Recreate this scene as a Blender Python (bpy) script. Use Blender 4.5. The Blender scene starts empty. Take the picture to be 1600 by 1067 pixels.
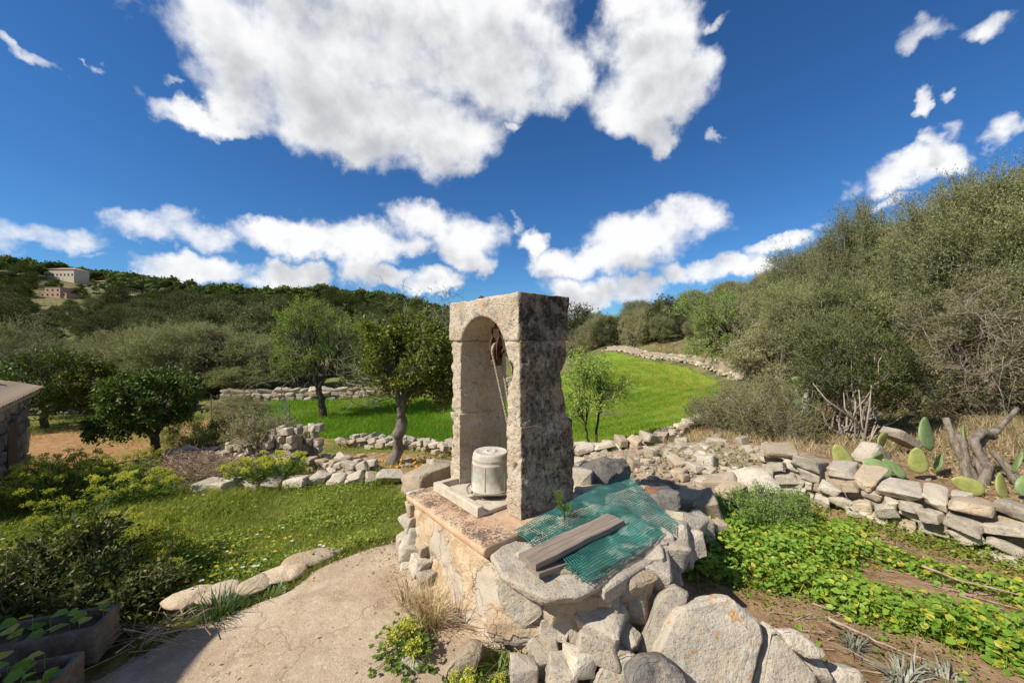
import bpy, bmesh, math, random
import numpy as np
from mathutils import Vector, Matrix

rng = np.random.default_rng(7)
random.seed(7)
scene = bpy.context.scene
COL = scene.collection
R = math.radians

# ------------------------------------------------------------------ camera
F = 600.0                       # focal length in photograph pixels
EYE = 1.95
cam_data = bpy.data.cameras.new("camera")
cam_data.sensor_width = 36.0
cam_data.lens = F / 1600.0 * 36.0
cam_data.clip_start = 0.05
cam_data.clip_end = 5000
camera = bpy.data.objects.new("camera", cam_data)
COL.objects.link(camera)
camera.location = (0, 0, EYE)
camera.rotation_euler = (R(90), 0, 0)
scene.camera = camera

# ------------------------------------------------------------------ light
SUN_EL = 43.0
SUN_AZ = Vector((-0.89, -0.45)).normalized()          # where the sun stands, in plan
sun_data = bpy.data.lights.new("sun", 'SUN')
sun_data.energy = 4.8
sun_data.angle = R(0.5)
sun_data.color = (1.0, 0.94, 0.84)
sun = bpy.data.objects.new("sun", sun_data)
COL.objects.link(sun)
_d = Vector((-SUN_AZ.x * math.cos(R(SUN_EL)), -SUN_AZ.y * math.cos(R(SUN_EL)), -math.sin(R(SUN_EL))))
sun.rotation_euler = _d.to_track_quat('-Z', 'Y').to_euler()

scene.view_settings.view_transform = 'Standard'
scene.view_settings.look = 'None'
scene.view_settings.exposure = 0.55
scene.view_settings.gamma = 1.0
scene.view_settings.use_curve_mapping = False
scene.cycles.max_bounces = 6
scene.cycles.diffuse_bounces = 3
scene.cycles.transparent_max_bounces = 6


# ------------------------------------------------------------------ node helper
class NT:
    def __init__(self, tree):
        self.t = tree
        self.nodes = tree.nodes
        self.links = tree.links

    def n(self, kind, ins=None, **props):
        nd = self.nodes.new(kind)
        for k, v in props.items():
            setattr(nd, k, v)
        for k, v in (ins or {}).items():
            self.put(nd.inputs[k], v)
        return nd

    def put(self, sock, v):
        if isinstance(v, bpy.types.NodeSocket):
            self.links.new(v, sock)
        elif isinstance(v, bpy.types.Node):
            self.links.new(v.outputs[0], sock)
        else:
            if isinstance(v, (tuple, list)) and len(v) == 3 and sock.type == 'RGBA':
                v = (*v, 1.0)
            sock.default_value = v

    def math(self, op, a, b=None, c=None, clamp=False):
        ins = {0: a}
        if b is not None:
            ins[1] = b
        if c is not None:
            ins[2] = c
        return self.n('ShaderNodeMath', ins, operation=op, use_clamp=clamp).outputs[0]

    def vmath(self, op, a, b=None, scale=None):
        ins = {0: a}
        if b is not None:
            ins[1] = b
        nd = self.n('ShaderNodeVectorMath', ins, operation=op)
        if scale is not None:
            self.put(nd.inputs['Scale'], scale)
        return nd.outputs['Value'] if op in ('DOT_PRODUCT', 'LENGTH', 'DISTANCE') else nd.outputs[0]

    def mix(self, f, a, b):
        nd = self.nodes.new('ShaderNodeMix')
        nd.data_type = 'RGBA'
        self.put(nd.inputs[0], f)
        self.put(nd.inputs[6], a)
        self.put(nd.inputs[7], b)
        return nd.outputs[2]

    def noise(self, vec, scale, detail=4, rough=0.6, dist=0.0):
        nd = self.n('ShaderNodeTexNoise', {'Scale': scale, 'Detail': detail, 'Roughness': rough, 'Distortion': dist})
        if vec is not None:
            self.put(nd.inputs['Vector'], vec)
        return nd

    def step(self, x, lo, hi, a=0.0, b=1.0):
        nd = self.n('ShaderNodeMapRange', {0: x, 1: lo, 2: hi, 3: a, 4: b})
        nd.interpolation_type = 'SMOOTHSTEP'
        return nd.outputs[0]


# ------------------------------------------------------------------ sky with cumulus
world = bpy.data.worlds.new("World")
scene.world = world
world.use_nodes = True
world.cycles.sampling_method = "MANUAL"
world.cycles.sample_map_resolution = 256
w = NT(world.node_tree)
w.nodes.clear()


def az_el(px, py):
    az = math.atan((px - 800) / F)
    el = math.atan((535 - py) / F * math.cos(az))
    return az, el


CLOUDS = [
    (330, 30, 100, 60), (430, 60, 150, 110), (560, 60, 200, 120), (690, 60, 170, 120), (790, 105, 110, 80), (880, 140, 50, 55),
    (480, 160, 120, 75), (620, 195, 150, 75), (700, 225, 80, 45), (540, 225, 120, 42), (400, 170, 60, 40), (560, -30, 330, 70),
    (285, 165, 62, 26), (208, 118, 32, 24), (150, 95, 25, 8), (60, 105, 55, 14), (360, 195, 60, 20), (270, 110, 40, 12),
    (1000, 60, 75, 75), (1015, 150, 90, 55), (1060, 118, 55, 40), (1020, 200, 28, 35), (975, 15, 50, 40), (1110, 35, 34, 14),
    (1455, 52, 62, 26), (1565, 15, 60, 30), (1432, 180, 18, 24), (1475, 160, 18, 14),
    (1580, 205, 50, 28), (1435, 268, 66, 32), (1345, 292, 36, 20), (1395, 322, 50, 14), (1300, 352, 30, 14),
    (1065, 345, 62, 34), (1000, 375, 88, 34), (925, 408, 85, 26), (1100, 415, 70, 20), (1150, 415, 48, 20), (1230, 380, 62, 14),
    (950, 455, 80, 24), (830, 378, 24, 20), (808, 352, 16, 18), (905, 465, 40, 26), (1035, 440, 30, 12),
    (75, 372, 105, 26), (20, 385, 80, 24), (262, 362, 88, 28), (330, 380, 54, 26), (220, 348, 56, 12),
    (450, 372, 95, 26), (560, 380, 105, 32), (660, 348, 56, 34), (722, 368, 68, 36), (735, 405, 40, 20), (640, 385, 60, 20),
    (320, 424, 90, 20), (455, 428, 58, 22), (260, 432, 60, 14), (625, 438, 78, 20), (560, 422, 40, 24), (665, 450, 50, 12),
    (145, 405, 40, 8), (1120, 215, 14, 22), (805, 205, 16, 10),
]
blobs = []
for px, py, rx, ry in CLOUDS:
    az, el = az_el(px, py)
    blobs.append((az, el, abs(az_el(px + rx, py)[0] - az_el(px - rx, py)[0]) / 2, abs(az_el(px, py + ry)[1] - az_el(px, py - ry)[1]) / 2))
_r = random.Random(3)
for k in range(26):                                       # the same kind of sky goes on round the back
    a = _r.uniform(R(66), R(294))
    e = _r.choice([R(12), R(14), R(16), R(28), R(38)]) + _r.uniform(-.05, .05)
    blobs.append((a if a < math.pi else a - 2 * math.pi, e, _r.uniform(.1, .28), _r.uniform(.04, .07) * (1 + e * 1.5)))

grp = bpy.data.node_groups.new("cloud_density", 'ShaderNodeTree')
grp.interface.new_socket("Vector", in_out='INPUT', socket_type='NodeSocketVector')
grp.interface.new_socket("Density", in_out='OUTPUT', socket_type='NodeSocketFloat')
g = NT(grp)
gi = g.n('NodeGroupInput')
go = g.n('NodeGroupOutput')
d0 = gi.outputs[0]
warp = g.noise(d0, 5.0, 2, .55).outputs['Color']
warp = g.vmath('SCALE', g.vmath('SUBTRACT', warp, (.5, .5, .5)), scale=.09)
warp2 = g.noise(d0, 17.0, 4, .6).outputs['Color']
warp2 = g.vmath('SCALE', g.vmath('SUBTRACT', warp2, (.5, .5, .5)), scale=.085)
d1 = g.vmath('NORMALIZE', g.vmath('ADD', g.vmath('ADD', d0, warp), warp2))
sep = g.n('ShaderNodeSeparateXYZ', {0: d1}).outputs
az = g.math('ARCTAN2', sep[0], sep[1])
el = g.math('ARCSINE', sep[2])
ae = g.n('ShaderNodeCombineXYZ', {0: az, 1: el}).outputs[0]
acc = None
for (a, e, ra, re) in blobs:
    q = g.vmath('MULTIPLY', g.vmath('SUBTRACT', ae, (a, e, 0)), (1 / ra / 1.12, 1 / re / 1.12, 0))
    q = g.vmath('DOT_PRODUCT', q, q)
    if ra * re < .0012:
        q = g.math('ADD', q, .62)                          # wisps: only the densest noise shows
    acc = q if acc is None else g.math('SMOOTH_MIN', acc, q, .35)
base = g.math('MAXIMUM', g.math('SUBTRACT', 1.0, acc), -1.6)
n1 = g.noise(d0, 9.0, 10, .55).outputs[0]
dens = g.math('ADD', g.math('MULTIPLY', base, .80), g.math('MULTIPLY', g.math('SUBTRACT', n1, .54), 2.5))
g.put(go.inputs[0], dens)

tc = w.n('ShaderNodeTexCoord').outputs['Generated']
dirv = w.vmath('NORMALIZE', tc)


def density(v):
    nd = w.nodes.new('ShaderNodeGroup')
    nd.node_tree = grp
    w.put(nd.inputs[0], v)
    return nd.outputs[0]


dens0 = density(dirv)
toward = w.vmath('NORMALIZE', w.vmath('ADD', dirv, (-.03, -.01, .085)))
dens1 = density(toward)
alpha = w.math('MULTIPLY', w.step(dens0, -.28, .60), .985)
thick = w.step(w.math('ADD', w.math('MULTIPLY', dens1, .85), w.math('MULTIPLY', dens0, .15)), .05, 1.15)
lit = w.mix(thick, (.95, .95, .955), (.50, .515, .55))
sky = w.n('ShaderNodeTexSky')
sky.sky_type = 'NISHITA'
sky.sun_disc = False
sky.sun_elevation = R(SUN_EL)
sky.sun_rotation = math.atan2(SUN_AZ.x, SUN_AZ.y)
sky.altitude = 200
sky.air_density = 1.0
sky.dust_density = 0.1
sky.ozone_density = 3.0
SKY_STRENGTH = 0.066
hsv = w.n('ShaderNodeHueSaturation', {'Hue': .505, 'Saturation': 1.06, 'Value': 1.0, 'Color': w.vmath('MULTIPLY', sky.outputs[0], (.56, .91, 1.18))})
cl = w.vmath('SCALE', lit, scale=.72 / SKY_STRENGTH)
final = w.mix(alpha, hsv.outputs[0], cl)
bg = w.n('ShaderNodeBackground', {'Color': final, 'Strength': SKY_STRENGTH})
w.n('ShaderNodeOutputWorld', {0: bg.outputs[0]})


# ------------------------------------------------------------------ maths helpers
def hash3(i):
    x = np.sin(i[..., 0] * 127.1 + i[..., 1] * 311.7 + i[..., 2] * 74.7) * 43758.5453
    return x - np.floor(x)


def vnoise(p):
    i = np.floor(p)
    f = p - i
    u = f * f * (3 - 2 * f)
    out = 0
    for dx in (0, 1):
        for dy in (0, 1):
            for dz in (0, 1):
                wgt = (u[..., 0] if dx else 1 - u[..., 0]) * (u[..., 1] if dy else 1 - u[..., 1]) * (u[..., 2] if dz else 1 - u[..., 2])
                out = out + wgt * hash3(i + np.array([dx, dy, dz]))
    return out


def fbm(p, scale, octaves=4, gain=.5):
    p = np.asarray(p, float) * scale
    a, s, t = 1.0, 0.0, 0.0
    for k in range(octaves):
        s = s + a * (vnoise(p + 17.3 * k) - .5)
        t += a
        a *= gain
        p = p * 2.03
    return s / t * 2          # about -1..1


def fbm2(x, y, scale, octaves=3):
    return fbm(np.stack([x, y, np.zeros_like(x)], -1), scale, octaves)


def unit(v):
    return v / np.maximum(np.linalg.norm(v, axis=-1, keepdims=True), 1e-9)


def rand_dir(n, r=rng):
    return unit(r.normal(size=(n, 3)))


def sstep(a, b, x):
    t = np.clip((x - a) / (b - a), 0, 1)
    return t * t * (3 - 2 * t)


def at(px, py, Y):
    """the place at depth Y behind a point of the photograph"""
    return np.array([(px - 800) / F * Y, Y, EYE - (py - 535) / F * Y])


def on(px, py, z):
    """the place at height z behind a point of the photograph"""
    Y = (EYE - z) * F / (py - 535)
    return np.array([(px - 800) / F * Y, Y, z])


def in_poly(x, y, poly):
    inside = np.zeros(np.shape(x), bool)
    n = len(poly)
    j = n - 1
    for i in range(n):
        xi, yi = poly[i]
        xj, yj = poly[j]
        c = ((yi > y) != (yj > y)) & (x < (xj - xi) * (y - yi) / (yj - yi + 1e-12) + xi)
        inside ^= c
        j = i
    return inside


def poly_dist(x, y, poly, closed=True):
    d = np.full(np.shape(x), 1e9)
    n = len(poly)
    for i in range(n if closed else n - 1):
        ax, ay = poly[i]
        bx, by = poly[(i + 1) % n]
        t = np.clip(((x - ax) * (bx - ax) + (y - ay) * (by - ay)) / ((bx - ax) ** 2 + (by - ay) ** 2 + 1e-12), 0, 1)
        d = np.minimum(d, np.hypot(x - ax - t * (bx - ax), y - ay - t * (by - ay)))
    return d


# ------------------------------------------------------------------ mesh helpers
def np_mesh(name, V, faces, mats=(), smooth=False, mat_ids=None):
    """faces: list of integer arrays (n,3) or (n,4)"""
    me = bpy.data.meshes.new(name)
    V = np.asarray(V, np.float32)
    me.vertices.add(len(V))
    me.vertices.foreach_set("co", V.ravel())
    faces = [np.asarray(f, np.int32) for f in faces if len(f)]
    loops = np.concatenate([f.ravel() for f in faces])
    sizes = np.concatenate([np.full(len(f), f.shape[1], np.int32) for f in faces])
    starts = np.concatenate([[0], np.cumsum(sizes)[:-1]]).astype(np.int32)
    me.loops.add(len(loops))
    me.loops.foreach_set("vertex_index", loops)
    me.polygons.add(len(sizes))
    me.polygons.foreach_set("loop_start", starts)
    me.polygons.foreach_set("loop_total", sizes)
    me.polygons.foreach_set("use_smooth", np.full(len(sizes), smooth, bool))
    if mat_ids is not None:
        me.polygons.foreach_set("material_index", np.asarray(mat_ids, np.int32))
    for m in mats:
        me.materials.append(m)
    me.update(calc_edges=True)
    return me


class Geo:
    """collects quads/tris with a material slot each, then becomes one mesh"""
    def __init__(self):
        self.V, self.Q, self.T, self.mq, self.mt, self.n = [], [], [], [], [], 0

    def add(self, V, Q=None, T=None, m=0):
        V = np.asarray(V, float).reshape(-1, 3)
        if Q is not None and len(Q):
            Q = np.asarray(Q)
            self.Q.append(Q + self.n)
            self.mq.append(np.full(len(Q), m))
        if T is not None and len(T):
            T = np.asarray(T)
            self.T.append(T + self.n)
            self.mt.append(np.full(len(T), m))
        self.V.append(V)
        self.n += len(V)
        return self

    def mesh(self, name, mats, smooth=False):
        fs = []
        ids = []
        if self.Q:
            fs.append(np.concatenate(self.Q))
            ids.append(np.concatenate(self.mq))
        if self.T:
            fs.append(np.concatenate(self.T))
            ids.append(np.concatenate(self.mt))
        return np_mesh(name, np.concatenate(self.V), fs, mats, smooth, np.concatenate(ids))


def tube(pts, radii, sides=6, cap=True):
    pts = np.asarray(pts, float)
    radii = np.broadcast_to(np.asarray(radii, float), (len(pts),))
    tan = unit(np.gradient(pts, axis=0))
    ref = np.array([0, 0, 1.0]) if abs(tan[0][2]) < .9 else np.array([1.0, 0, 0])
    V = []
    for p, t, r in zip(pts, tan, radii):
        a = np.cross(ref, t)
        a = a / max(np.linalg.norm(a), 1e-9)
        b = np.cross(t, a)
        ref = np.cross(a, t) * -1 if False else b if abs(np.dot(b, t)) < .5 else ref
        ang = np.arange(sides) / sides * 2 * np.pi
        V.append(p + r * (np.cos(ang)[:, None] * a + np.sin(ang)[:, None] * b))
        ref = b
    V = np.concatenate(V)
    Q = []
    for i in range(len(pts) - 1):
        for k in range(sides):
            k2 = (k + 1) % sides
            Q.append((i * sides + k, i * sides + k2, (i + 1) * sides + k2, (i + 1) * sides + k))
    T = []
    if cap:
        n = len(V)
        V = np.concatenate([V, pts[:1], pts[-1:]])
        m = (len(pts) - 1) * sides
        for k in range(sides):
            k2 = (k + 1) % sides
            T.append((n, k2, k))
            T.append((n + 1, m + k, m + k2))
    return V, np.array(Q), np.array(T) if T else None


def sticks(p0, p1, r0, r1):
    """many thin three-sided straight sticks at once"""
    p0 = np.asarray(p0, float)
    p1 = np.asarray(p1, float)
    n = len(p0)
    t = unit(p1 - p0)
    a = unit(np.cross(t, np.where(np.abs(t[:, 2:3]) < .9, [[0, 0, 1.0]], [[1.0, 0, 0]])))
    b = np.cross(t, a)
    V = np.empty((n, 6, 3))
    for k in range(3):
        an = k * 2 * np.pi / 3
        o = np.cos(an) * a + np.sin(an) * b
        V[:, k] = p0 + o * np.reshape(r0, (-1, 1))
        V[:, 3 + k] = p1 + o * np.reshape(r1, (-1, 1))
    base = (np.arange(n) * 6)[:, None]
    Q = np.concatenate([base + np.array([[k, (k + 1) % 3, 3 + (k + 1) % 3, 3 + k]]) for k in range(3)])
    return V.reshape(-1, 3), Q


def leaves(pos, axis, L, W, nrm=None, fold=.12, r=rng):
    n = len(pos)
    axis = unit(axis)
    nrm = rand_dir(n, r) if nrm is None else nrm
    side = unit(np.cross(axis, nrm))
    up = np.cross(side, axis)
    L = np.broadcast_to(np.asarray(L, float), (n,))[:, None]
    W = np.broadcast_to(np.asarray(W, float), (n,))[:, None]
    V = np.empty((n, 4, 3))
    mid = pos + axis * L * .48
    V[:, 0] = pos
    V[:, 1] = mid + side * W * .5 + up * W * fold
    V[:, 2] = pos + axis * L - up * L * .05
    V[:, 3] = mid - side * W * .5 + up * W * fold
    Q = (np.arange(n) * 4)[:, None] + np.array([[0, 1, 2, 3]])
    return V.reshape(-1, 3), Q


def slips(pos, axis, L, W, nrm, r=rng):
    """narrow leaves of one triangle each"""
    n = len(pos)
    axis = unit(axis)
    side = unit(np.cross(axis, nrm))
    L = np.broadcast_to(np.asarray(L, float), (n,))[:, None]
    W = np.broadcast_to(np.asarray(W, float), (n,))[:, None]
    V = np.empty((n, 3, 3))
    V[:, 0] = pos - side * W * .5
    V[:, 1] = pos + side * W * .5
    V[:, 2] = pos + axis * L
    return V.reshape(-1, 3), (np.arange(n) * 3)[:, None] + np.array([[0, 1, 2]])


def round_leaves(pos, axis, L, W, nrm, r=rng):
    """six-cornered leaf with a folded midrib: two quads"""
    n = len(pos)
    axis = unit(axis)
    side = unit(np.cross(axis, nrm))
    up = np.cross(side, axis)
    L = np.broadcast_to(np.asarray(L, float), (n,))[:, None]
    W = np.broadcast_to(np.asarray(W, float), (n,))[:, None]
    V = np.empty((n, 6, 3))
    V[:, 0] = pos
    V[:, 1] = pos + axis * L * .28 + side * W * .5 + up * W * .12
    V[:, 2] = pos + axis * L * .68 + side * W * .42 + up * W * .08
    V[:, 3] = pos + axis * L - up * L * .10
    V[:, 4] = pos + axis * L * .68 - side * W * .42 + up * W * .08
    V[:, 5] = pos + axis * L * .28 - side * W * .5 + up * W * .12
    b = (np.arange(n) * 6)[:, None]
    Q = np.concatenate([b + np.array([[0, 1, 2, 3]]), b + np.array([[0, 3, 4, 5]])])
    return V.reshape(-1, 3), Q


def box_mesh(x0, x1, y0, y1, z0, z1):
    V = np.array([(x, y, z) for z in (z0, z1) for y in (y0, y1) for x in (x0, x1)], float)
    Q = np.array([(0, 2, 3, 1), (4, 5, 7, 6), (0, 1, 5, 4), (2, 6, 7, 3), (0, 4, 6, 2), (1, 3, 7, 5)])
    return V, Q


def obj(name, me, parent=None, loc=None, rot=None, scale=None, mat=None):
    o = bpy.data.objects.new(name, me)
    COL.objects.link(o)
    if parent is not None:
        o.parent = parent
    if loc is not None:
        o.location = [float(c) for c in loc]
    if rot is not None:
        o.rotation_euler = rot
    if scale is not None:
        o.scale = scale
    if mat is not None:
        me.materials.clear()
        me.materials.append(mat)
    return o


def tag(o, label=None, cat=None, group=None, kind=None):
    if label:
        o['label'] = label
    if cat:
        o['category'] = cat
    if group:
        o['group'] = group
    if kind:
        o['kind'] = kind
    return o


def thing(name, label, cat, loc=(0, 0, 0), rz=0.0, group=None):
    o = bpy.data.objects.new(name, None)
    o.empty_display_size = .1
    COL.objects.link(o)
    o.location = [float(c) for c in loc]
    o.rotation_euler = (0, 0, rz)
    return tag(o, label, cat, group)



def copy_thing(root, loc, rz=0, scale=1.0, label=None, group=None):
    c = root.copy()
    COL.objects.link(c)
    c.location = [float(q) for q in loc]
    c.rotation_euler = (0, 0, rz)
    c.scale = (scale,) * 3 if not isinstance(scale, (tuple, list)) else scale
    if label:
        c['label'] = label
    if group:
        c['group'] = group
    for ch in list(root.children):
        d = ch.copy()
        COL.objects.link(d)
        d.parent = c
        for gch in list(ch.children):
            e = gch.copy()
            COL.objects.link(e)
            e.parent = d
    return c


def remesh(V, faces, voxel):
    me = np_mesh("tmp", V, faces)
    o = bpy.data.objects.new("tmp", me)
    COL.objects.link(o)
    m = o.modifiers.new("r", 'REMESH')
    m.mode = 'VOXEL'
    m.voxel_size = voxel
    dg = bpy.context.evaluated_depsgraph_get()
    dg.update()
    out = bpy.data.meshes.new_from_object(o.evaluated_get(dg))
    bpy.data.objects.remove(o)
    bpy.data.meshes.remove(me)
    return out


def coords(me):
    a = np.empty(len(me.vertices) * 3, np.float32)
    me.vertices.foreach_get("co", a)
    return a.reshape(-1, 3).astype(float)


def normals(me):
    a = np.empty(len(me.vertices) * 3, np.float32)
    me.vertices.foreach_get("normal", a)
    return a.reshape(-1, 3).astype(float)


def set_coords(me, V):
    me.vertices.foreach_set("co", np.asarray(V, np.float32).ravel())
    me.update()


def set_smooth(me, s=True, sharp=None):
    me.polygons.foreach_set("use_smooth", np.full(len(me.polygons), s, bool))
    me.update()
    if sharp:
        me.set_sharp_from_angle(angle=R(sharp))


def prism(outline, y0, y1):
    """outline [(x,z)...] counter-clockwise, pushed from y0 to y1; returns verts and one list of polygons as triangles via bmesh"""
    bm = bmesh.new()
    vs = [bm.verts.new((x, y0, z)) for x, z in outline]
    f = bm.faces.new(vs)
    r = bmesh.ops.extrude_face_region(bm, geom=[f])
    up = [e for e in r['geom'] if isinstance(e, bmesh.types.BMVert)]
    bmesh.ops.translate(bm, verts=up, vec=(0, y1 - y0, 0))
    bmesh.ops.triangulate(bm, faces=bm.faces[:])
    bmesh.ops.recalc_face_normals(bm, faces=bm.faces[:])
    bm.verts.index_update()
    V = np.array([v.co[:] for v in bm.verts])
    T = np.array([[v.index for v in f.verts] for f in bm.faces])
    bm.free()
    return V, T


def prism_xy(outline, z0, z1):
    V, T = prism([(x, y) for x, y in outline], z0, z1)
    return V[:, [0, 2, 1]], T[:, ::-1]


def hull_mesh(P, cuts=0, rough=0.0, scale=6.0, seed=0, smooth_factor=0.0, bevel=0.0):
    """convex rock through the given points, subdivided and roughened"""
    bm = bmesh.new()
    for p in P:
        bm.verts.new(p)
    r = bmesh.ops.convex_hull(bm, input=bm.verts[:])
    bmesh.ops.delete(bm, geom=[v for v in bm.verts if not v.link_faces], context='VERTS')
    bmesh.ops.dissolve_limit(bm, angle_limit=R(14), verts=bm.verts[:], edges=bm.edges[:])
    if bevel:
        bmesh.ops.bevel(bm, geom=bm.edges[:], offset=bevel, segments=1, affect='EDGES', profile=.5)
        bmesh.ops.remove_doubles(bm, verts=bm.verts[:], dist=1e-4)
    bmesh.ops.triangulate(bm, faces=bm.faces[:])
    for k in range(cuts):
        bmesh.ops.subdivide_edges(bm, edges=bm.edges[:], cuts=1, use_grid_fill=True)
        bmesh.ops.triangulate(bm, faces=bm.faces[:])
        if smooth_factor:
            bmesh.ops.smooth_vert(bm, verts=bm.verts[:], factor=smooth_factor, use_axis_x=True, use_axis_y=True, use_axis_z=True)
    bmesh.ops.recalc_face_normals(bm, faces=bm.faces[:])
    me = bpy.data.meshes.new("rock")
    bm.to_mesh(me)
    bm.free()
    if rough:
        V = coords(me)
        N = normals(me)
        n = fbm(V + seed * 3.7, scale, 4, .55) + .35 * fbm(V + seed * 2.1, scale * 4.5, 3, .6)
        ridge = -np.abs(fbm(V + seed * 5.1 + 9, scale * .7, 3)) + .25
        set_coords(me, V + N * (rough * (n * 1.15 + ridge * .35))[:, None])
    return me


# ------------------------------------------------------------------ materials
def material(name):
    m = bpy.data.materials.new(name)
    m.use_nodes = True
    m.node_tree.nodes.clear()
    return m, NT(m.node_tree)


def finish(t, surf):
    t.n('ShaderNodeOutputMaterial', {0: surf})


def bump(t, height, strength=.5, dist=.01):
    return t.n('ShaderNodeBump', {'Height': height, 'Strength': strength, 'Distance': dist}).outputs[0]


def principled(t, color, rough=.9, normal=None, spec=.3, metallic=0.0):
    ins = {'Base Color': color, 'Roughness': rough, 'Specular IOR Level': spec, 'Metallic': metallic}
    if normal is not None:
        ins['Normal'] = normal
    return t.n('ShaderNodeBsdfPrincipled', ins).outputs[0]


def limestone(name, light, dark, lichen, lichen_amt=.5, scale=1.0, orange=0.0, warm=(.42, .30, .18), warm_amt=.3, bump_s=.8, black=0.0):
    m, t = material(name)
    tc = t.n('ShaderNodeTexCoord').outputs['Object']
    oi = t.n('ShaderNodeObjectInfo')
    off = t.vmath('SCALE', t.n('ShaderNodeCombineXYZ', {0: oi.outputs['Random'], 1: oi.outputs['Random'], 2: .3}).outputs[0], scale=37.0)
    geo = t.n('ShaderNodeNewGeometry')
    p = geo.outputs['Position']
    p = t.vmath('ADD', p, off)
    big = t.noise(p, 3.0 * scale, 5, .6).outputs[0]
    mid = t.noise(p, 14.0 * scale, 6, .65).outputs[0]
    fine = t.noise(p, 70.0 * scale, 5, .7).outputs[0]
    c = t.mix(t.step(big, .3, .7), dark, light)
    c = t.mix(t.math('MULTIPLY', t.step(t.noise(p, 6.0 * scale, 4, .6).outputs[0], .5, .68), warm_amt), c, warm)
    li = t.math('MULTIPLY', t.step(mid, .48, .62), lichen_amt)
    c = t.mix(li, c, lichen)
    c = t.mix(t.step(fine, .55, .68, 0, .7), c, (.075, .065, .052))
    if black:
        bn = t.noise(p, 4.5 * scale, 8, .7).outputs[0]
        c = t.mix(t.math('MULTIPLY', t.step(bn, .40, .56), black), c, (.035, .033, .03))
    if orange:
        ol = t.noise(p, 15.0, 3, .5).outputs[0]
        ol2 = t.noise(p, 40.0, 4, .6).outputs[0]
        f = t.math('MULTIPLY', t.step(ol, .61, .66), t.step(ol2, .42, .52))
        c = t.mix(t.math('MULTIPLY', f, orange), c, (.52, .22, .03))
        wl = t.noise(t.vmath('ADD', p, (3, 7, 1)), 9.0, 3, .5).outputs[0]
        c = t.mix(t.math('MULTIPLY', t.step(wl, .62, .70), .6), c, (.55, .53, .48))
    tone = t.math('MULTIPLY_ADD', oi.outputs['Random'], .34, .82)
    c = t.vmath('SCALE', c, scale=tone)
    h = t.math('ADD', t.math('MULTIPLY', mid, .6), t.math('MULTIPLY', fine, .3))
    pit = t.n('ShaderNodeTexVoronoi', {'Vector': p, 'Scale': 38.0 * scale}).outputs['Distance']
    h = t.math('ADD', h, t.math('MULTIPLY', t.step(pit, .0, .30), .10))
    nb = bump(t, h, min(1, bump_s * 1.25), .03 / scale)
    finish(t, principled(t, c, .92, nb, .2))
    return m


def leaf_mat(name, a, b, c=None, trans=.35, rough=.45, spec=.4, cl_scale=.9, c_amt=.25):
    """a, b: the two ends of the leaf colour, c: an odd leaf's colour"""
    m, t = material(name)
    geo = t.n('ShaderNodeNewGeometry')
    rnd = geo.outputs['Random Per Island']
    oi = t.n('ShaderNodeObjectInfo').outputs['Random']
    clump = t.noise(geo.outputs['Position'], cl_scale, 3, .6).outputs[0]
    f = t.math('ADD', t.math('MULTIPLY', rnd, .55), t.math('MULTIPLY', t.step(clump, .3, .7), .45))
    col = t.mix(f, a, b)
    if c is not None:
        col = t.mix(t.math('MULTIPLY', t.math('GREATER_THAN', t.math('FRACT', t.math('MULTIPLY', rnd, 7.31)), 1 - c_amt), .9), col, c)
    col = t.vmath('SCALE', col, scale=t.math('MULTIPLY_ADD', oi, .6, .7))
    pr = principled(t, col, rough, None, spec)
    tr = t.n('ShaderNodeBsdfTranslucent', {0: t.vmath('MULTIPLY', col, (1.15, 1.2, .55))}).outputs[0]
    mx = t.n('ShaderNodeMixShader', {0: trans, 1: pr, 2: tr}).outputs[0]
    finish(t, mx)
    return m


def plain(name, a, b, scale=10, rough=.8, bump_s=.4, spec=.3, metallic=0.0, detail=6, dist=.005, stretch=None):
    m, t = material(name)
    p = t.n('ShaderNodeTexCoord').outputs['Object']
    if stretch:
        p = t.vmath('MULTIPLY', p, stretch)
    n = t.noise(p, scale, detail, .65).outputs[0]
    n2 = t.noise(p, scale * 5, 4, .6).outputs[0]
    f = t.step(t.math('ADD', t.math('MULTIPLY', n, .7), t.math('MULTIPLY', n2, .3)), .35, .65)
    c = t.mix(f, a, b)
    nb = bump(t, t.math('ADD', n, t.math('MULTIPLY', n2, .5)), bump_s, dist)
    finish(t, principled(t, c, rough, nb, spec, metallic))
    return m


GREY_L = (.46, .41, .34)
M = {}
M['stone'] = limestone("limestone", (.50, .435, .34), (.34, .29, .22), (.25, .23, .20), .5)
M['rubble'] = limestone("rubble_limestone", (.46, .38, .27), (.34, .26, .175), (.26, .22, .17), .4, warm=(.40, .25, .13), warm_amt=.5)
M['boulder'] = limestone("lichen_limestone", (.52, .455, .355), (.41, .355, .275), (.29, .27, .235), .5, orange=.85, scale=.9, bump_s=.7)
M['dark_stone'] = limestone("dark_weathered_or_shaded_limestone", (.27, .25, .22), (.17, .155, .135), (.10, .095, .085), .7, black=.35)  # weathered stone, also the shadow tone of the rock behind the pillar
M['pale_stone'] = limestone("pale_limestone", (.55, .49, .39), (.42, .36, .27), (.30, .27, .22), .4, orange=.35)

M['edge_rock'] = limestone("ochre_bedrock", (.56, .46, .33), (.44, .34, .225), (.36, .29, .21), .35, warm=(.46, .28, .13), warm_amt=.6)


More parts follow.
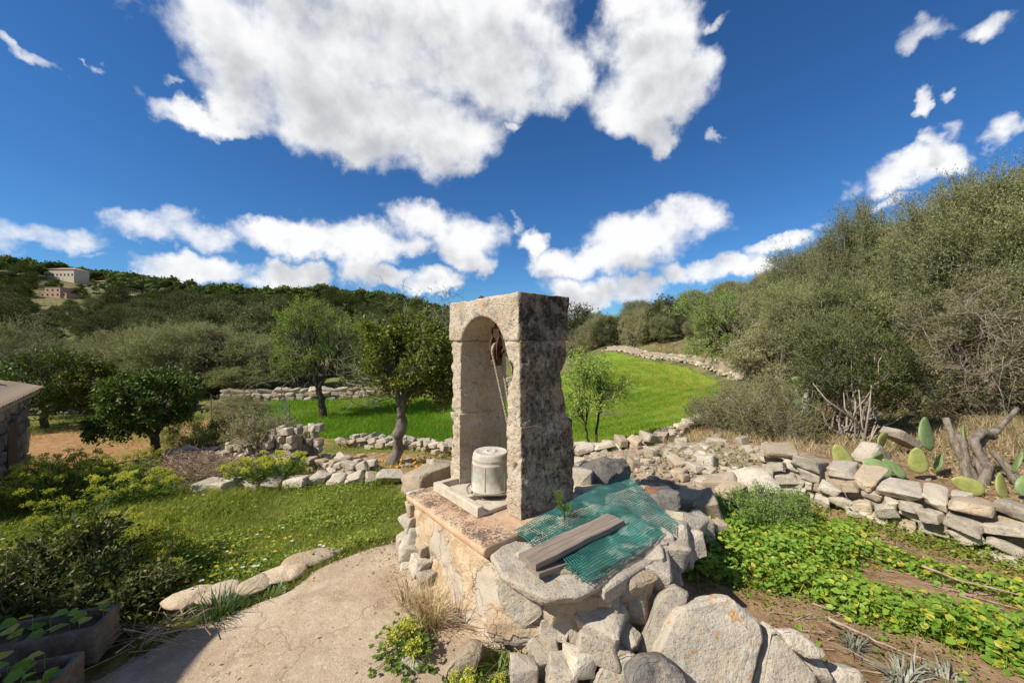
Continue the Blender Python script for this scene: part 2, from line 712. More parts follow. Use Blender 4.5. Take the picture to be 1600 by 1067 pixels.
def pillar_mat(name, face_black, z_black):
    m, t = material(name)
    geo = t.n('ShaderNodeNewGeometry')
    p = t.n('ShaderNodeTexCoord').outputs['Object']
    nrm = t.n('ShaderNodeTexCoord').outputs['Normal']
    big = t.noise(p, 4.0, 6, .65).outputs[0]
    mid = t.noise(p, 16.0, 7, .7).outputs[0]
    fine = t.noise(p, 80.0, 5, .7).outputs[0]
    c = t.mix(t.step(big, .35, .65), (.475, .375, .26), (.60, .51, .385))
    c = t.mix(t.step(t.noise(p, 7.0, 5, .65).outputs[0], .54, .66, 0, .5), c, (.49, .31, .16))
    c = t.mix(t.step(mid, .52, .64, 0, .6), c, (.27, .23, .18))
    c = t.mix(t.step(fine, .55, .66, 0, .75), c, (.08, .065, .05))
    # black crust of lichen: grows on the north-east flank and on the top stone
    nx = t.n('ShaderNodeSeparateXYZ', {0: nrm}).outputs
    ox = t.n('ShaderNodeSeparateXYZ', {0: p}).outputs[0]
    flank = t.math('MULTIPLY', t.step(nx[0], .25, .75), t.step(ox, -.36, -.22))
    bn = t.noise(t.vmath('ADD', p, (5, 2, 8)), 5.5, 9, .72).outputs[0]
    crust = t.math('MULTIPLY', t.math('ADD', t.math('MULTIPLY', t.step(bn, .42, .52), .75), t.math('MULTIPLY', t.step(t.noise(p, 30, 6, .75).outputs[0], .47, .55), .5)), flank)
    c = t.vmath('SCALE', c, scale=t.math('SUBTRACT', 1.0, t.math('MULTIPLY', flank, face_black * (.42 if face_black > .9 else .22))))  # besides the lichen, the shaded flank is darkened in its colour
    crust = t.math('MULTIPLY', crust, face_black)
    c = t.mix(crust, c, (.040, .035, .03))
    gn = t.noise(t.vmath('ADD', p, (1, 9, 3)), 9.0, 8, .75).outputs[0]
    c = t.mix(t.math('MULTIPLY', t.step(gn, .50, .64), z_black), c, (.20, .185, .16))
    h = t.math('ADD', t.math('MULTIPLY', mid, .7), t.math('MULTIPLY', fine, .35))
    pit = t.n('ShaderNodeTexVoronoi', {'Vector': p, 'Scale': 34.0}).outputs['Distance']
    h = t.math('ADD', h, t.math('MULTIPLY', t.step(pit, .0, .3), .35))
    finish(t, principled(t, c, .95, bump(t, h, 1.0, .035), .15))
    return m


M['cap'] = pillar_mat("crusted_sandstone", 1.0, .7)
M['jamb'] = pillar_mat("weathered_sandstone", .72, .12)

m, t = material("old_lime_plaster")
p = t.n('ShaderNodeTexCoord').outputs['Object']
big = t.noise(p, 2.6, 5, .6, .6).outputs[0]
mid = t.noise(p, 11.0, 6, .65).outputs[0]
fine = t.noise(p, 60.0, 5, .7).outputs[0]
c = t.mix(t.step(mid, .35, .65), (.43, .30, .18), (.54, .42, .28))
patch = t.step(big, .50, .56)
c = t.mix(t.math('MULTIPLY', patch, .9), c, (.44, .38, .30))
c = t.mix(t.step(t.noise(p, 7.0, 5, .6).outputs[0], .56, .66, 0, .5), c, (.46, .30, .17))
c = t.mix(t.step(fine, .58, .72, 0, .5), c, (.16, .12, .085))
vc = t.n('ShaderNodeTexVoronoi', {'Vector': t.vmath('ADD', p, t.vmath('SCALE', t.noise(p, 4, 3).outputs['Color'], scale=.3)), 'Scale': 3.2}, feature='DISTANCE_TO_EDGE').outputs['Distance']
crack = t.step(vc, .0, .008, 1, 0)
c = t.mix(t.math('MULTIPLY', crack, .22), c, (.16, .125, .09))
h = t.math('ADD', t.math('MULTIPLY', mid, t.math('MULTIPLY_ADD', patch, -.8, 1.1)), t.math('MULTIPLY', fine, .25))
h = t.math('SUBTRACT', h, t.math('MULTIPLY', crack, .5))
finish(t, principled(t, c, .95, bump(t, h, .9, .03), .15))
M['plaster'] = m

m, t = material("terracotta_ledge")
p = t.n('ShaderNodeTexCoord').outputs['Object']
big = t.noise(p, 5.0, 5, .6).outputs[0]
fine = t.noise(p, 65.0, 5, .75).outputs[0]
c = t.mix(t.step(big, .35, .65), (.45, .28, .165), (.52, .375, .245))
px_ = t.n('ShaderNodeSeparateXYZ', {0: p}).outputs
edge = t.step(px_[1], -.10, -.25)
nz = t.n('ShaderNodeSeparateXYZ', {0: t.n('ShaderNodeTexCoord').outputs['Normal']}).outputs[2]
f = t.math('MULTIPLY', t.step(t.math('ADD', fine, t.math('MULTIPLY', t.noise(p, 7, 4).outputs[0], .5)), .70, .82), t.step(nz, .4, .9))
c = t.mix(t.math('MULTIPLY', f, t.math('MULTIPLY_ADD', edge, .65, .25)), c, (.075, .06, .05))
finish(t, principled(t, c, .85, bump(t, fine, .35, .004), .25))
M['terracotta'] = m

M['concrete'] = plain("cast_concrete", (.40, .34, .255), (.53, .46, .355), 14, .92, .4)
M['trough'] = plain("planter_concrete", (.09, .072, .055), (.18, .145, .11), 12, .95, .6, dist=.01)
M['iron'] = plain("rusty_iron", (.035, .022, .016), (.11, .048, .025), 30, .85, .6, .4)
M['rope'] = plain("hemp_rope", (.33, .26, .15), (.48, .40, .27), 60, .95, .5)
M['old_rope'] = plain("grey_rope", (.17, .14, .10), (.30, .26, .19), 60, .95, .5)
M['wood_axle'] = plain("dark_axle_wood", (.06, .035, .022), (.14, .085, .055), 20, .8, .5)
M['hole'] = plain("well_soil", (.05, .04, .03), (.12, .09, .06), 8, 1, .4)
M['bark'] = plain("grey_bark", (.10, .085, .068), (.24, .205, .165), 14, .95, .9, .1, dist=.02, stretch=(1, 1, .35))
M['pale_bark'] = plain("pale_bark", (.20, .165, .125), (.38, .325, .255), 12, .95, .9, .1, dist=.02, stretch=(1, 1, .35))
M['dark_bark'] = plain("dark_bark", (.045, .036, .029), (.12, .10, .08), 16, .95, .9, .1, dist=.02, stretch=(1, 1, .35))
M['old_bark'] = plain("old_grey_bark", (.10, .08, .06), (.27, .225, .175), 12, .95, 1.0, .1, dist=.03, stretch=(1, 1, .3))
M['twig'] = plain("grey_twig", (.15, .135, .085), (.29, .265, .19), 20, .95, .3, .1)
M['dry_twig'] = plain("dry_twig", (.19, .125, .085), (.40, .30, .22), 9, .95, .3, .1)
M['straw'] = leaf_mat("dry_grass", (.36, .27, .14), (.52, .42, .24), (.20, .15, .08), .2, .8, .2)

m, t = material("grey_plank_wood")
p = t.n('ShaderNodeTexCoord').outputs['Object']
q = t.vmath('MULTIPLY', p, (3.0, 150, 150))
gr = t.noise(q, 1.0, 8, .65, .6).outputs[0]
lo = t.noise(p, 5.0, 4, .6).outputs[0]
c = t.mix(t.step(gr, .34, .66), (.17, .13, .10), (.33, .27, .215))
c = t.mix(t.step(lo, .45, .7, 0, .4), c, (.20, .165, .135))
finish(t, principled(t, c, .9, bump(t, gr, .9, .006), .15))
M['plank'] = m

m, t = material("green_plastic_net")
p = t.n('ShaderNodeTexCoord').outputs['Object']
c = t.mix(t.step(t.noise(p, 6, 4).outputs[0], .4, .65), (.006, .085, .070), (.022, .165, .135))
c = t.mix(t.step(t.noise(p, 9, 3).outputs[0], .56, .68, 0, .45), c, (.38, .42, .34))
finish(t, principled(t, c, .5, None, .4))
M['net'] = m

m, t = material("grey_rubber_bucket")
p = t.n('ShaderNodeTexCoord').outputs['Object']
s = t.n('ShaderNodeSeparateXYZ', {0: p}).outputs
n = t.noise(p, 16, 6, .65).outputs[0]
c = t.mix(t.step(n, .35, .65), (.37, .325, .255), (.50, .45, .37))
top = t.step(s[2], .318, .325)
c = t.mix(t.math('MULTIPLY', top, t.step(t.noise(p, 22, 5).outputs[0], .4, .6)), c, (.50, .49, .46))
c = t.mix(t.step(t.noise(p, 60, 4, .7).outputs[0], .6, .74, 0, .5), c, (.14, .12, .10))
streak = t.noise(t.vmath('MULTIPLY', t.vmath('ADD', p, (0, 0, .35)), (7, 7, 26)), 1.0, 4, .6).outputs[0]
band = t.math('MULTIPLY', t.step(s[2], .10, .14), t.step(s[2], .20, .17))
c = t.mix(t.math('MULTIPLY', t.math('MULTIPLY', t.step(streak, .53, .60), band), .8), c, (.10, .52, .30))
finish(t, principled(t, c, .8, bump(t, n, .25, .004), .3))
M['bucket'] = m

# leaves
M['orange_leaf'] = leaf_mat("citrus_leaf", (.030, .068, .010), (.085, .130, .020), (.17, .19, .03), .25, .42, .22, 2.0, .12)
M['orange_leaf_light'] = leaf_mat("pale_citrus_leaf", (.065, .100, .014), (.165, .190, .028), (.26, .24, .04), .30, .42, .22, 2.0, .22)  # lighter citrus green for the fruiting and the leaning tree
M['almond_leaf'] = leaf_mat("almond_leaf", (.150, .245, .036), (.280, .380, .075), (.33, .38, .11), .42, .45, .25, 1.0, .15)
M['olive_leaf'] = leaf_mat("wild_olive_leaf", (.150, .165, .055), (.270, .270, .110), (.35, .335, .19), .25, .5, .15, .9, .16)
M['olive_leaf_dull'] = leaf_mat("grey_olive_leaf", (.205, .200, .090), (.330, .305, .165), (.38, .35, .22), .25, .55, .12, .7, .18)
M['lentisk_leaf'] = leaf_mat("lentisk_leaf", (.045, .085, .014), (.125, .160, .028), (.21, .125, .035), .24, .45, .2, 2.2, .16)
M['pine_leaf'] = leaf_mat("pine_needles", (.046, .070, .020), (.110, .132, .038), None, .15, .7, .0, .10)
M['scrub_leaf'] = leaf_mat("hill_scrub_leaf", (.105, .112, .038), (.200, .185, .070), (.24, .21, .10), .15, .7, .02, .2, .15)
M['grass'] = leaf_mat("lawn_grass", (.130, .190, .024), (.280, .310, .055), (.36, .32, .10), .42, .5, .15, 1.6, .2)
M['weed'] = leaf_mat("lawn_weed_leaf", (.115, .180, .024), (.235, .280, .045), (.32, .30, .07), .38, .5, .15, 1.6, .15)
M['hill_olive'] = leaf_mat("terrace_tree_leaf", (.070, .085, .034), (.140, .148, .068), (.18, .17, .09), .15, .7, .02, .15, .12)
M['field_blade'] = None
M['bean_leaf'] = leaf_mat("bean_leaf", (.125, .240, .026), (.270, .400, .060), (.46, .42, .06), .38, .45, .25, 1.4, .20)
M['fine_leaf'] = leaf_mat("fine_herb_leaf", (.110, .205, .035), (.215, .310, .060), None, .3, .5, .3, 3.0)
M['umbel'] = leaf_mat("yellow_green_umbel", (.36, .39, .05), (.56, .55, .10), (.50, .43, .05), .35, .6, .2, 3.0, .2)
M['alexander_leaf'] = leaf_mat("umbellifer_leaf", (.095, .180, .024), (.220, .300, .050), (.30, .33, .06), .38, .45, .2, 2.0, .15)
M['bramble_leaf'] = leaf_mat("bramble_leaf", (.035, .052, .012), (.095, .110, .024), (.18, .17, .05), .28, .45, .2, 2.0, .2)
M['iris_leaf'] = leaf_mat("strap_leaf", (.075, .150, .040), (.150, .235, .075), (.30, .30, .12), .3, .4, .4, 2.0, .1)
M['grey_spike'] = leaf_mat("grey_spike_leaf", (.16, .17, .13), (.27, .27, .20), (.33, .29, .2), .1, .5, .4, 2.0, .2)
M['yellow'] = leaf_mat("yellow_petal", (.62, .44, .02), (.70, .55, .04), None, .2, .6, .2)
M['white'] = leaf_mat("white_petal", (.65, .64, .58), (.75, .73, .68), None, .2, .6, .2)
M['orange_fruit'] = plain("orange_peel", (.60, .22, .02), (.66, .28, .03), 40, .5, .1)
M['cactus'] = plain("cactus_skin", (.115, .185, .062), (.215, .285, .105), 9, .5, .25, .4)
M['cactus_old'] = plain("yellowed_cactus_skin", (.20, .23, .06), (.34, .34, .10), 9, .55, .3, .4)
M['roof_tile'] = plain("weathered_roof_tile", (.28, .20, .13), (.44, .33, .23), 9, .95, .5)
M['shard'] = plain("brown_tile", (.14, .065, .035), (.24, .12, .07), 9, .8, .4)
M['cream_wall'] = plain("cream_render", (.50, .42, .31), (.58, .50, .38), 3, .9, .1)
M['pink_wall'] = plain("pink_render", (.42, .25, .17), (.48, .30, .21), 3, .9, .1)
M['far_roof'] = plain("far_roof_tiles", (.36, .21, .13), (.46, .29, .19), 2, .9, .1)
M['window'] = plain("dark_window", (.03, .035, .04), (.05, .055, .06), 3, .2, 0)
M['white_trim'] = plain("white_trim", (.6, .57, .5), (.68, .65, .58), 3, .8, 0)
M['wire'] = plain("galvanised_wire", (.14, .14, .135), (.22, .22, .21), 8, .5, 0, .5, .6)
M['door_wood'] = plain("dark_door_wood", (.06, .04, .025), (.11, .07, .045), 8, .8, .4)


def pos_noise(t, scale, detail=4, rough=.6):
    return t.noise(t.n('ShaderNodeNewGeometry').outputs['Position'], scale, detail, rough).outputs[0]


def field_color(t):
    """young barley: patches of lush and of yellower growth, drill rows curving with the field"""
    P = t.n('ShaderNodeNewGeometry').outputs['Position']
    big = t.noise(P, .16, 4, .6).outputs[0]
    mid = t.noise(P, .8, 4, .6).outputs[0]
    s = t.n('ShaderNodeSeparateXYZ', {0: P}).outputs
    side = t.step(t.math('ADD', s[0], t.math('MULTIPLY', s[1], .06)), -1.0, 4.5)      # thin stony soil along the lane side grows yellow
    f = t.math('ADD', t.math('MULTIPLY', big, .65), t.math('MULTIPLY', mid, .35))
    f = t.math('ADD', t.math('MULTIPLY', f, 1.2), t.math('MULTIPLY', side, .17))
    wob = t.math('MULTIPLY', t.noise(P, .5, 2).outputs[0], 1.3)
    rad = t.vmath('LENGTH', t.vmath('SUBTRACT', t.n('ShaderNodeCombineXYZ', {0: s[0], 1: s[1]}).outputs[0], (-3, 26, 0)))
    rows = t.math('SINE', t.math('MULTIPLY', t.math('ADD', rad, wob), 8.5))
    f = t.math('ADD', f, t.math('MULTIPLY', rows, t.math('MULTIPLY_ADD', side, .07, .0)))
    return t.mix(t.step(f, .50, .98), (.120, .240, .016), (.285, .320, .042))


m, t = material("barley_blade")
col = field_color(t)
rnd = t.n('ShaderNodeNewGeometry').outputs['Random Per Island']
col = t.vmath('SCALE', col, scale=t.math('MULTIPLY_ADD', rnd, .6, .72))
pr = principled(t, col, .5, None, .25)
tr = t.n('ShaderNodeBsdfTranslucent', {0: t.vmath('MULTIPLY', col, (1.2, 1.25, .6))}).outputs[0]
finish(t, t.n('ShaderNodeMixShader', {0: .4, 1: pr, 2: tr}).outputs[0])
M['field_blade'] = m

m, t = material("barley_field_floor")
col = field_color(t)
fine = pos_noise(t, 14, 4)
col = t.mix(t.step(fine, .35, .7, .0, .55), col, (.10, .12, .025))
finish(t, principled(t, col, .95, bump(t, fine, .6, .06), .1))
M['field_floor'] = m

m, t = material("mixed_ground")
at_ = lambda nm: t.n('ShaderNodeAttribute', attribute_name=nm).outputs['Fac']
n1_ = pos_noise(t, 1.1, 5)
n2_ = pos_noise(t, 7, 5, .65)
n3_ = pos_noise(t, 45, 4, .7)
soil = t.mix(t.step(n2_, .35, .65), (.19, .115, .060), (.33, .225, .13))
soil = t.mix(t.step(n3_, .55, .70, 0, .6), soil, (.40, .32, .22))
green = t.mix(t.step(n2_, .35, .65), (.11, .12, .028), (.21, .21, .05))
green = t.mix(t.step(n1_, .5, .72, 0, .6), green, (.24, .19, .10))
orange = t.mix(t.step(n2_, .35, .68), (.30, .155, .065), (.40, .235, .115))
orange = t.mix(t.step(n1_, .5, .7, 0, .5), orange, (.20, .19, .06))
rocky = t.mix(t.step(n2_, .35, .65), (.30, .22, .135), (.46, .37, .26))
rocky = t.mix(t.step(n3_, .55, .7, 0, .5), rocky, (.20, .15, .10))
hill = t.mix(t.step(n1_, .35, .65), (.080, .085, .030), (.20, .175, .075))
c = soil
for nm, cc in (("lawn", green), ("terrace", orange), ("rocky", rocky), ("hill", hill)):
    f = t.step(t.math('ADD', at_(nm), t.math('MULTIPLY', t.math('SUBTRACT', n2_, .5), .5)), .3, .7)
    c = t.mix(f, c, cc)
finish(t, principled(t, c, .97, bump(t, t.math('ADD', n2_, t.math('MULTIPLY', n3_, .5)), .8, .04), .1))
M['ground'] = m

m, t = material("worn_rock_path")
P = t.n('ShaderNodeNewGeometry').outputs['Position']
big = t.noise(P, 1.8, 5, .6).outputs[0]
mid = t.noise(P, 9, 6, .65).outputs[0]
fine = t.noise(P, 90, 5, .7).outputs[0]
c = t.mix(t.step(big, .35, .65), (.385, .29, .19), (.46, .365, .255))
c = t.mix(t.step(mid, .45, .68, 0, .6), c, (.47, .38, .275))
c = t.mix(t.step(t.noise(P, 5, 4, .6).outputs[0], .55, .7, 0, .5), c, (.30, .21, .125))
c = t.mix(t.step(fine, .54, .66, 0, .7), c, (.17, .12, .08))
c = t.mix(t.step(t.noise(P, 38, 5, .7).outputs[0], .56, .64, 0, .55), c, (.22, .155, .10))
c = t.mix(t.step(t.noise(t.vmath('ADD', P, (4, 1, 2)), 46, 4, .65).outputs[0], .60, .66, 0, .7), c, (.58, .50, .40))
c = t.mix(t.step(t.noise(t.vmath('ADD', P, (9, 1, 2)), 2.6, 6, .7).outputs[0], .52, .60, 0, .35), c, (.50, .41, .30))
wv = t.vmath('ADD', P, t.vmath('SCALE', t.noise(P, 3, 4).outputs['Color'], scale=.5))
vo = t.n('ShaderNodeTexVoronoi', {'Vector': wv, 'Scale': .85}, feature='DISTANCE_TO_EDGE').outputs['Distance']
crack = t.step(vo, .002, .012, 1, 0)
c = t.mix(t.step(t.noise(t.vmath('ADD', P, (2, 7, 5)), 1.3, 6, .7).outputs[0], .52, .64, 0, .45), c, (.26, .19, .125))
c = t.mix(t.math('MULTIPLY', crack, .35), c, (.16, .12, .08))
h = t.math('ADD', t.math('MULTIPLY', t.noise(P, 28, 6, .7).outputs[0], .7), t.math('MULTIPLY', fine, .35))
h = t.math('SUBTRACT', h, t.math('MULTIPLY', crack, .15))
finish(t, principled(t, c, .95, bump(t, h, .7, .018), .15))
M['path'] = m

m, t = material("garden_soil")
n1_ = pos_noise(t, 2.0, 5)
n2_ = pos_noise(t, 12, 6, .65)
n3_ = pos_noise(t, 70, 4, .7)
c = t.mix(t.step(n2_, .35, .65), (.20, .115, .058), (.35, .22, .12))
c = t.mix(t.step(n1_, .45, .7, 0, .5), c, (.40, .28, .17))
c = t.mix(t.step(n3_, .57, .70, 0, .7), c, (.45, .36, .25))
finish(t, principled(t, c, .97, bump(t, t.math('ADD', n2_, t.math('MULTIPLY', n3_, .6)), .9, .03), .1))
M['garden'] = m

# ------------------------------------------------------------------ terrain
CP = np.array([
    (0, -4, 0), (-4, -4, 0), (4, -4, 0), (0, 0, 0), (-2, 0, 0), (2, 0, 0), (-1, 2, 0), (1, 2, 0), (-1, 3, 0), (0, 3.2, 0), (-1.25, 3.7, 0), (-.6, 2.2, 0),
    (1.5, 3, -.03), (2, 2, -.05), (3, 2.4, -.08), (3, 1, -.05), (4.3, 3.2, -.06), (3.2, 4.4, -.05), (2.0, 3.6, -.05), (6, 0, 0), (-6, 0, -.1),
    (1.5, 4.9, .16), (3, 5.3, .2), (2, 6.2, .14), (0.8, 5.2, .02), (4.5, 6.4, .22), (1, 7.2, -.3), (3.2, 7.6, -.1), (0, 4.6, -.08),
    (-2.3, 3.75, -.2), (-3, 3.2, -.22), (-4, 5, -.32), (-2.5, 5.4, -.32), (-1.2, 4.8, -.22), (-1.6, 6, -.36), (-5.5, 5, -.36), (-4, 2.4, -.2), (-6.5, 3, -.3),
    (-3, 7.5, -.5), (-2.3, 7.5, -.47), (-6, 7, -.5), (-8, 8.5, -.6), (-10, 7, -.55), (-12, 9.5, -.62), (-9, 11.5, -.7), (-14, 14, -.65), (-4.5, 9, -.65),
    (-6, 11, -.8), (-3, 10.6, -.8), (0, 9.8, -.8), (2, 9.4, -.78), (3, 12, -.68), (-8, 14, -.76), (-6, 16, -.62), (0, 16, -.55), (4, 15, -.48), (0, 24, -.15),
    (6, 24, -.02), (9, 32, .3), (4, 32, .25), (-10, 20, -.5), (-15, 20, -.6), (-20, 26, -.6), (-8, 28, -.2), (0, 36, .5),
    (4.2, 9, -.3), (5.6, 12, -.5), (7.5, 17, -.32), (7.5, 8, 0), (9.0, 12.2, .05), (12, 17, .45), (14, 25, 1.5), (15, 35, 2.6), (12, 10, .8), (9.5, 24, .12), (11.8, 32, .8), (9.6, 16, -.22), (10.8, 19.5, .0), (8.2, 14, -.2), (6.2, 10.2, -.1),
    (7, 6, .15), (9, 7, .4), (6, 5, .1), (5.3, 3.6, .1), (8, 2, .15), (16, 16, 2.0), (14, 4, .5), (20, 24, 4), (-22, 8, -.7), (-18, -4, -.3), (18, -6, .4), (0, -18, 0),
], float)


def _tps(d):
    return np.where(d > 1e-9, d * d * np.log(np.maximum(d, 1e-9)), 0)


_n = len(CP)
_A = np.zeros((_n + 3, _n + 3))
_A[:_n, :_n] = _tps(np.hypot(CP[:, None, 0] - CP[None, :, 0], CP[:, None, 1] - CP[None, :, 1])) + np.eye(_n) * .02
_A[:_n, _n] = 1
_A[:_n, _n + 1:] = CP[:, :2]
_A[_n:, :_n] = _A[:_n, _n:].T
_W = np.linalg.solve(_A, np.concatenate([CP[:, 2], [0, 0, 0]]))


def z_near(x, y):
    x, y = np.asarray(x, float), np.asarray(y, float)
    sh = x.shape
    x, y = x.ravel(), y.ravel()
    out = np.empty(len(x))
    for i in range(0, len(x), 20000):
        xs, ys = x[i:i + 20000], y[i:i + 20000]
        D = _tps(np.hypot(xs[:, None] - CP[None, :, 0], ys[:, None] - CP[None, :, 1]))
        out[i:i + 20000] = D @ _W[:_n] + _W[_n] + _W[_n + 1] * xs + _W[_n + 2] * ys
    return out.reshape(sh)


_RA = np.array([-2.6, -1.6, -1.33, -1.15, -1.0, -.83, -.67, -.5, -.33, -.17, 0, .2, .4, .8, 1.5, 3])
_RP = np.array([402, 400, 416, 428, 440, 455, 462, 458, 466, 490, 503, 507, 510, 510, 510, 510])
_BA = np.array([-.1, 0.05, .17, .25, .33, .5, .67, .83, 1.0, 1.33, 2, 4])
_BP = np.array([535, 526, 506, 492, 478, 460, 438, 410, 385, 340, 325, 325])
WEST_RIDGE, EAST_RIDGE = 210.0, 62.0


def z_far(x, y):
    x, y = np.asarray(x, float), np.asarray(y, float)
    front = sstep(-30, 20, y)
    ys = np.maximum(y, 4.0)
    a = x / ys
    # wooded ridge to the west
    zr = (535 - np.interp(a, _RA, _RP)) / F * WEST_RIDGE + EYE - 5.5
    up = sstep(38, WEST_RIDGE, y) ** .92
    down = 1 - .35 * sstep(WEST_RIDGE, 420, y)
    west = zr * up * down
    # scrub slope to the east
    rr = EAST_RIDGE
    ze = (535 - np.interp(a, _BA, _BP)) / F * rr + EYE - 3.0
    upe = sstep(14, rr, np.hypot(x * .55, y))
    east = np.maximum(ze, 0) * upe * (1 - .2 * sstep(rr, 260, y))
    e = sstep(-.05, .3, a)
    z = west * (1 - e) + np.maximum(east, west * (1 - e)) * e
    z = z + fbm2(x, y, .03, 3) * 1.6 * sstep(40, 110, np.hypot(x, y))
    return (z - .4) * front


def ground_z(x, y):
    x, y = np.asarray(x, float), np.asarray(y, float)
    r = np.hypot(x, y)
    k = sstep(22, 46, r)
    zn = z_near(np.clip(x, -30, 30), np.clip(y, -25, 45))
    zn = np.clip(zn, -1.2, 6)
    z = zn * (1 - k) + z_far(x, y) * k
    return z + fbm2(x, y, .9, 3) * .035 * sstep(1, 6, r)


def gz(x, y):
    return float(ground_z(np.array([x]), np.array([y]))[0])


# plan outlines
PATH_POLY = [on(*q)[:2] for q in ((618, 846, 0), (560, 858, 0), (490, 880, 0), (445, 908, 0), (395, 930, 0), (345, 944, 0), (290, 956, 0), (235, 985, 0))]
PATH_POLY = [tuple(q) for q in PATH_POLY] + [(-2.7, 2.0), (-2.9, .6), (-2.6, -3), (1.4, -3), (.6, 1.2), (.3, 2.1), (.1, 2.6), (-.5, 3.4)]
GARDEN_POLY = [(1.45, 3.0), (1.5, 3.6), (2.0, 4.25), (3.0, 4.75), (3.75, 4.75), (4.6, 3.45), (5.5, 1.9), (4.6, .6), (1.6, 1.2), (.7, 1.75), (1.0, 2.4)]
FIELD_POLY = [(-10.5, 16.6), (-6.5, 16.9), (-2, 17.8), (2.5, 22), (5.5, 30), (7.6, 36), (9.4, 35), (10.3, 29), (10.8, 24), (10.6, 20), (9.5, 17), (8.1, 14.6), (6.6, 12.6), (4.3, 10.4), (2.6, 9.25), (.8, 9.3), (-1.6, 9.9), (-4.8, 10.6), (-7.4, 12.2), (-10, 14.0)]
LAWN_POLY = [(-1.25, 3.75), (-1.95, 3.35), (-2.6, 2.95), (-3.4, 2.5), (-5.5, 2.5), (-8, 4.0), (-7, 5.9), (-4.2, 6.0), (-2.2, 6.2), (-1.4, 6.0), (-.8, 5.2), (-.9, 4.3)]


def polar_ground():
    rs = np.concatenate([[0.0], .35 * 1.036 ** np.arange(0, 250)])
    rs = rs[rs < 1600]
    th = np.unique(np.concatenate([np.linspace(-62, 62, 400), np.linspace(62, 298, 90)])) * np.pi / 180
    th = th[:-1]
    RR, TT = np.meshgrid(rs[1:], th, indexing='ij')
    X, Y = RR * np.sin(TT), RR * np.cos(TT)
    nr, nt = X.shape
    x, y = np.concatenate([[0], X.ravel()]), np.concatenate([[0], Y.ravel()])
    z = ground_z(x, y)
    # sink under the sheets that lie on it
    for poly in (PATH_POLY, GARDEN_POLY, FIELD_POLY):
        ins = in_poly(x, y, poly)
        d = poly_dist(x, y, poly)
        z = z - np.where(ins, .10 * sstep(.02, .30, d), 0)
    V = np.stack([x, y, z], 1)
    i, j = np.meshgrid(np.arange(nr - 1), np.arange(nt), indexing='ij')
    j2 = (j + 1) % nt
    a, b = 1 + i * nt + j, 1 + i * nt + j2
    c, d = 1 + (i + 1) * nt + j2, 1 + (i + 1) * nt + j
    Q = np.stack([a, d, c, b], -1).reshape(-1, 4)
    jj = np.arange(nt)
    T = np.stack([np.zeros(nt, int), 1 + jj, 1 + (jj + 1) % nt], -1)
    me = np_mesh("ground", V, [Q, T], [M['ground']], True)
    r = np.hypot(x, y)
    n = fbm2(x, y, .7, 3)
    lawn = np.where(in_poly(x, y, LAWN_POLY), 1, sstep(1.0, 0, poly_dist(x, y, LAWN_POLY)))
    lawn = np.maximum(lawn, sstep(7, 9, r) * sstep(5.5, 2.5, x) * .75)
    terr = sstep(2.6, 1.0, np.hypot((x + 9.6) / 2.6, (y - 9.6) / 1.9)) + sstep(1.9, .7, np.hypot((x + 2.6) / 1.5, (y - 7.9) / .9)) * .8
    lane = poly_dist(x, y, [(5.0, 10.4), (7.2, 12.9), (9.3, 15.5), (11.2, 19.5), (11.2, 26)], False)
    terr = np.maximum(terr, sstep(1.5, .5, lane) * .7)
    rock = sstep(1.35, .75, np.hypot((x - 2.3) / 2.3, (y - 5.5) / 1.35)) + sstep(1.2, .6, np.hypot((x + .1) / 1.0, (y - 4.6) / .8)) * .7
    hill = np.maximum(sstep(20, 38, r), sstep(7.0, 9.0, x) * .9 * (y > 4))
    hill = np.maximum(hill, sstep(26, 34, y))
    for nm, v in (("lawn", lawn), ("terrace", terr), ("rocky", rock), ("hill", hill)):
        at = me.attributes.new(nm, 'FLOAT', 'POINT')
        at.data.foreach_set("value", np.clip(v + n * .12, 0, 1).astype(np.float32))
    o = obj("ground", me)
    tag(o, "brown and green country ground running out to the hills", None, None, "structure")


def sheet(name, poly, step, lift, matl, label, rough_amp=.0, rough_scale=8, edge=.12, r_lim=None):
    P = np.array(poly)
    x0, y0 = P.min(0) - .3
    x1, y1 = P.max(0) + .3
    xs, ys = np.arange(x0, x1, step), np.arange(y0, y1, step)
    X, Y = np.meshgrid(xs, ys, indexing='ij')
    d = poly_dist(X, Y, poly)
    ins = in_poly(X, Y, poly)
    sd = np.where(ins, d, -d) + fbm2(X, Y, 2.2, 3) * edge
    Z = ground_z(X, Y) + lift * sstep(0, .12, sd) - .05 * sstep(.02, -.12, sd)
    Z = Z + rough_amp * fbm2(X, Y, rough_scale, 5)
    keep = sd > -.14
    idx = np.arange(X.size).reshape(X.shape)
    q = np.stack([idx[:-1, :-1], idx[1:, :-1], idx[1:, 1:], idx[:-1, 1:]], -1).reshape(-1, 4)
    k = keep.ravel()[q].all(1)
    q = q[k]
    used, inv = np.unique(q, return_inverse=True)
    V = np.stack([X.ravel(), Y.ravel(), Z.ravel()], 1)[used]
    me = np_mesh(name, V, [inv.reshape(-1, 4)], [matl], True)
    return tag(obj(name, me), label, None, None, "structure")


polar_ground()
sheet("path", PATH_POLY, .03, .03, M['path'], "worn pale rock path leading up to the stone well", .022, 3.5, .17)
sheet("garden_bed", GARDEN_POLY, .045, .025, M['garden'], "bare reddish soil of the walled garden plot", .03, 5.0, .1)
sheet("field", FIELD_POLY, .22, .03, M['field_floor'], "bright green field of young barley beyond the well", .02, .8, .25)


# ------------------------------------------------------------------ the well
ANG = math.atan2(-.768, .64)
WC = np.array([.07, 2.87])
E1, E2 = np.array([.64, -.768]), np.array([.768, .64])
ZS = .61                                                    # top of the ledge


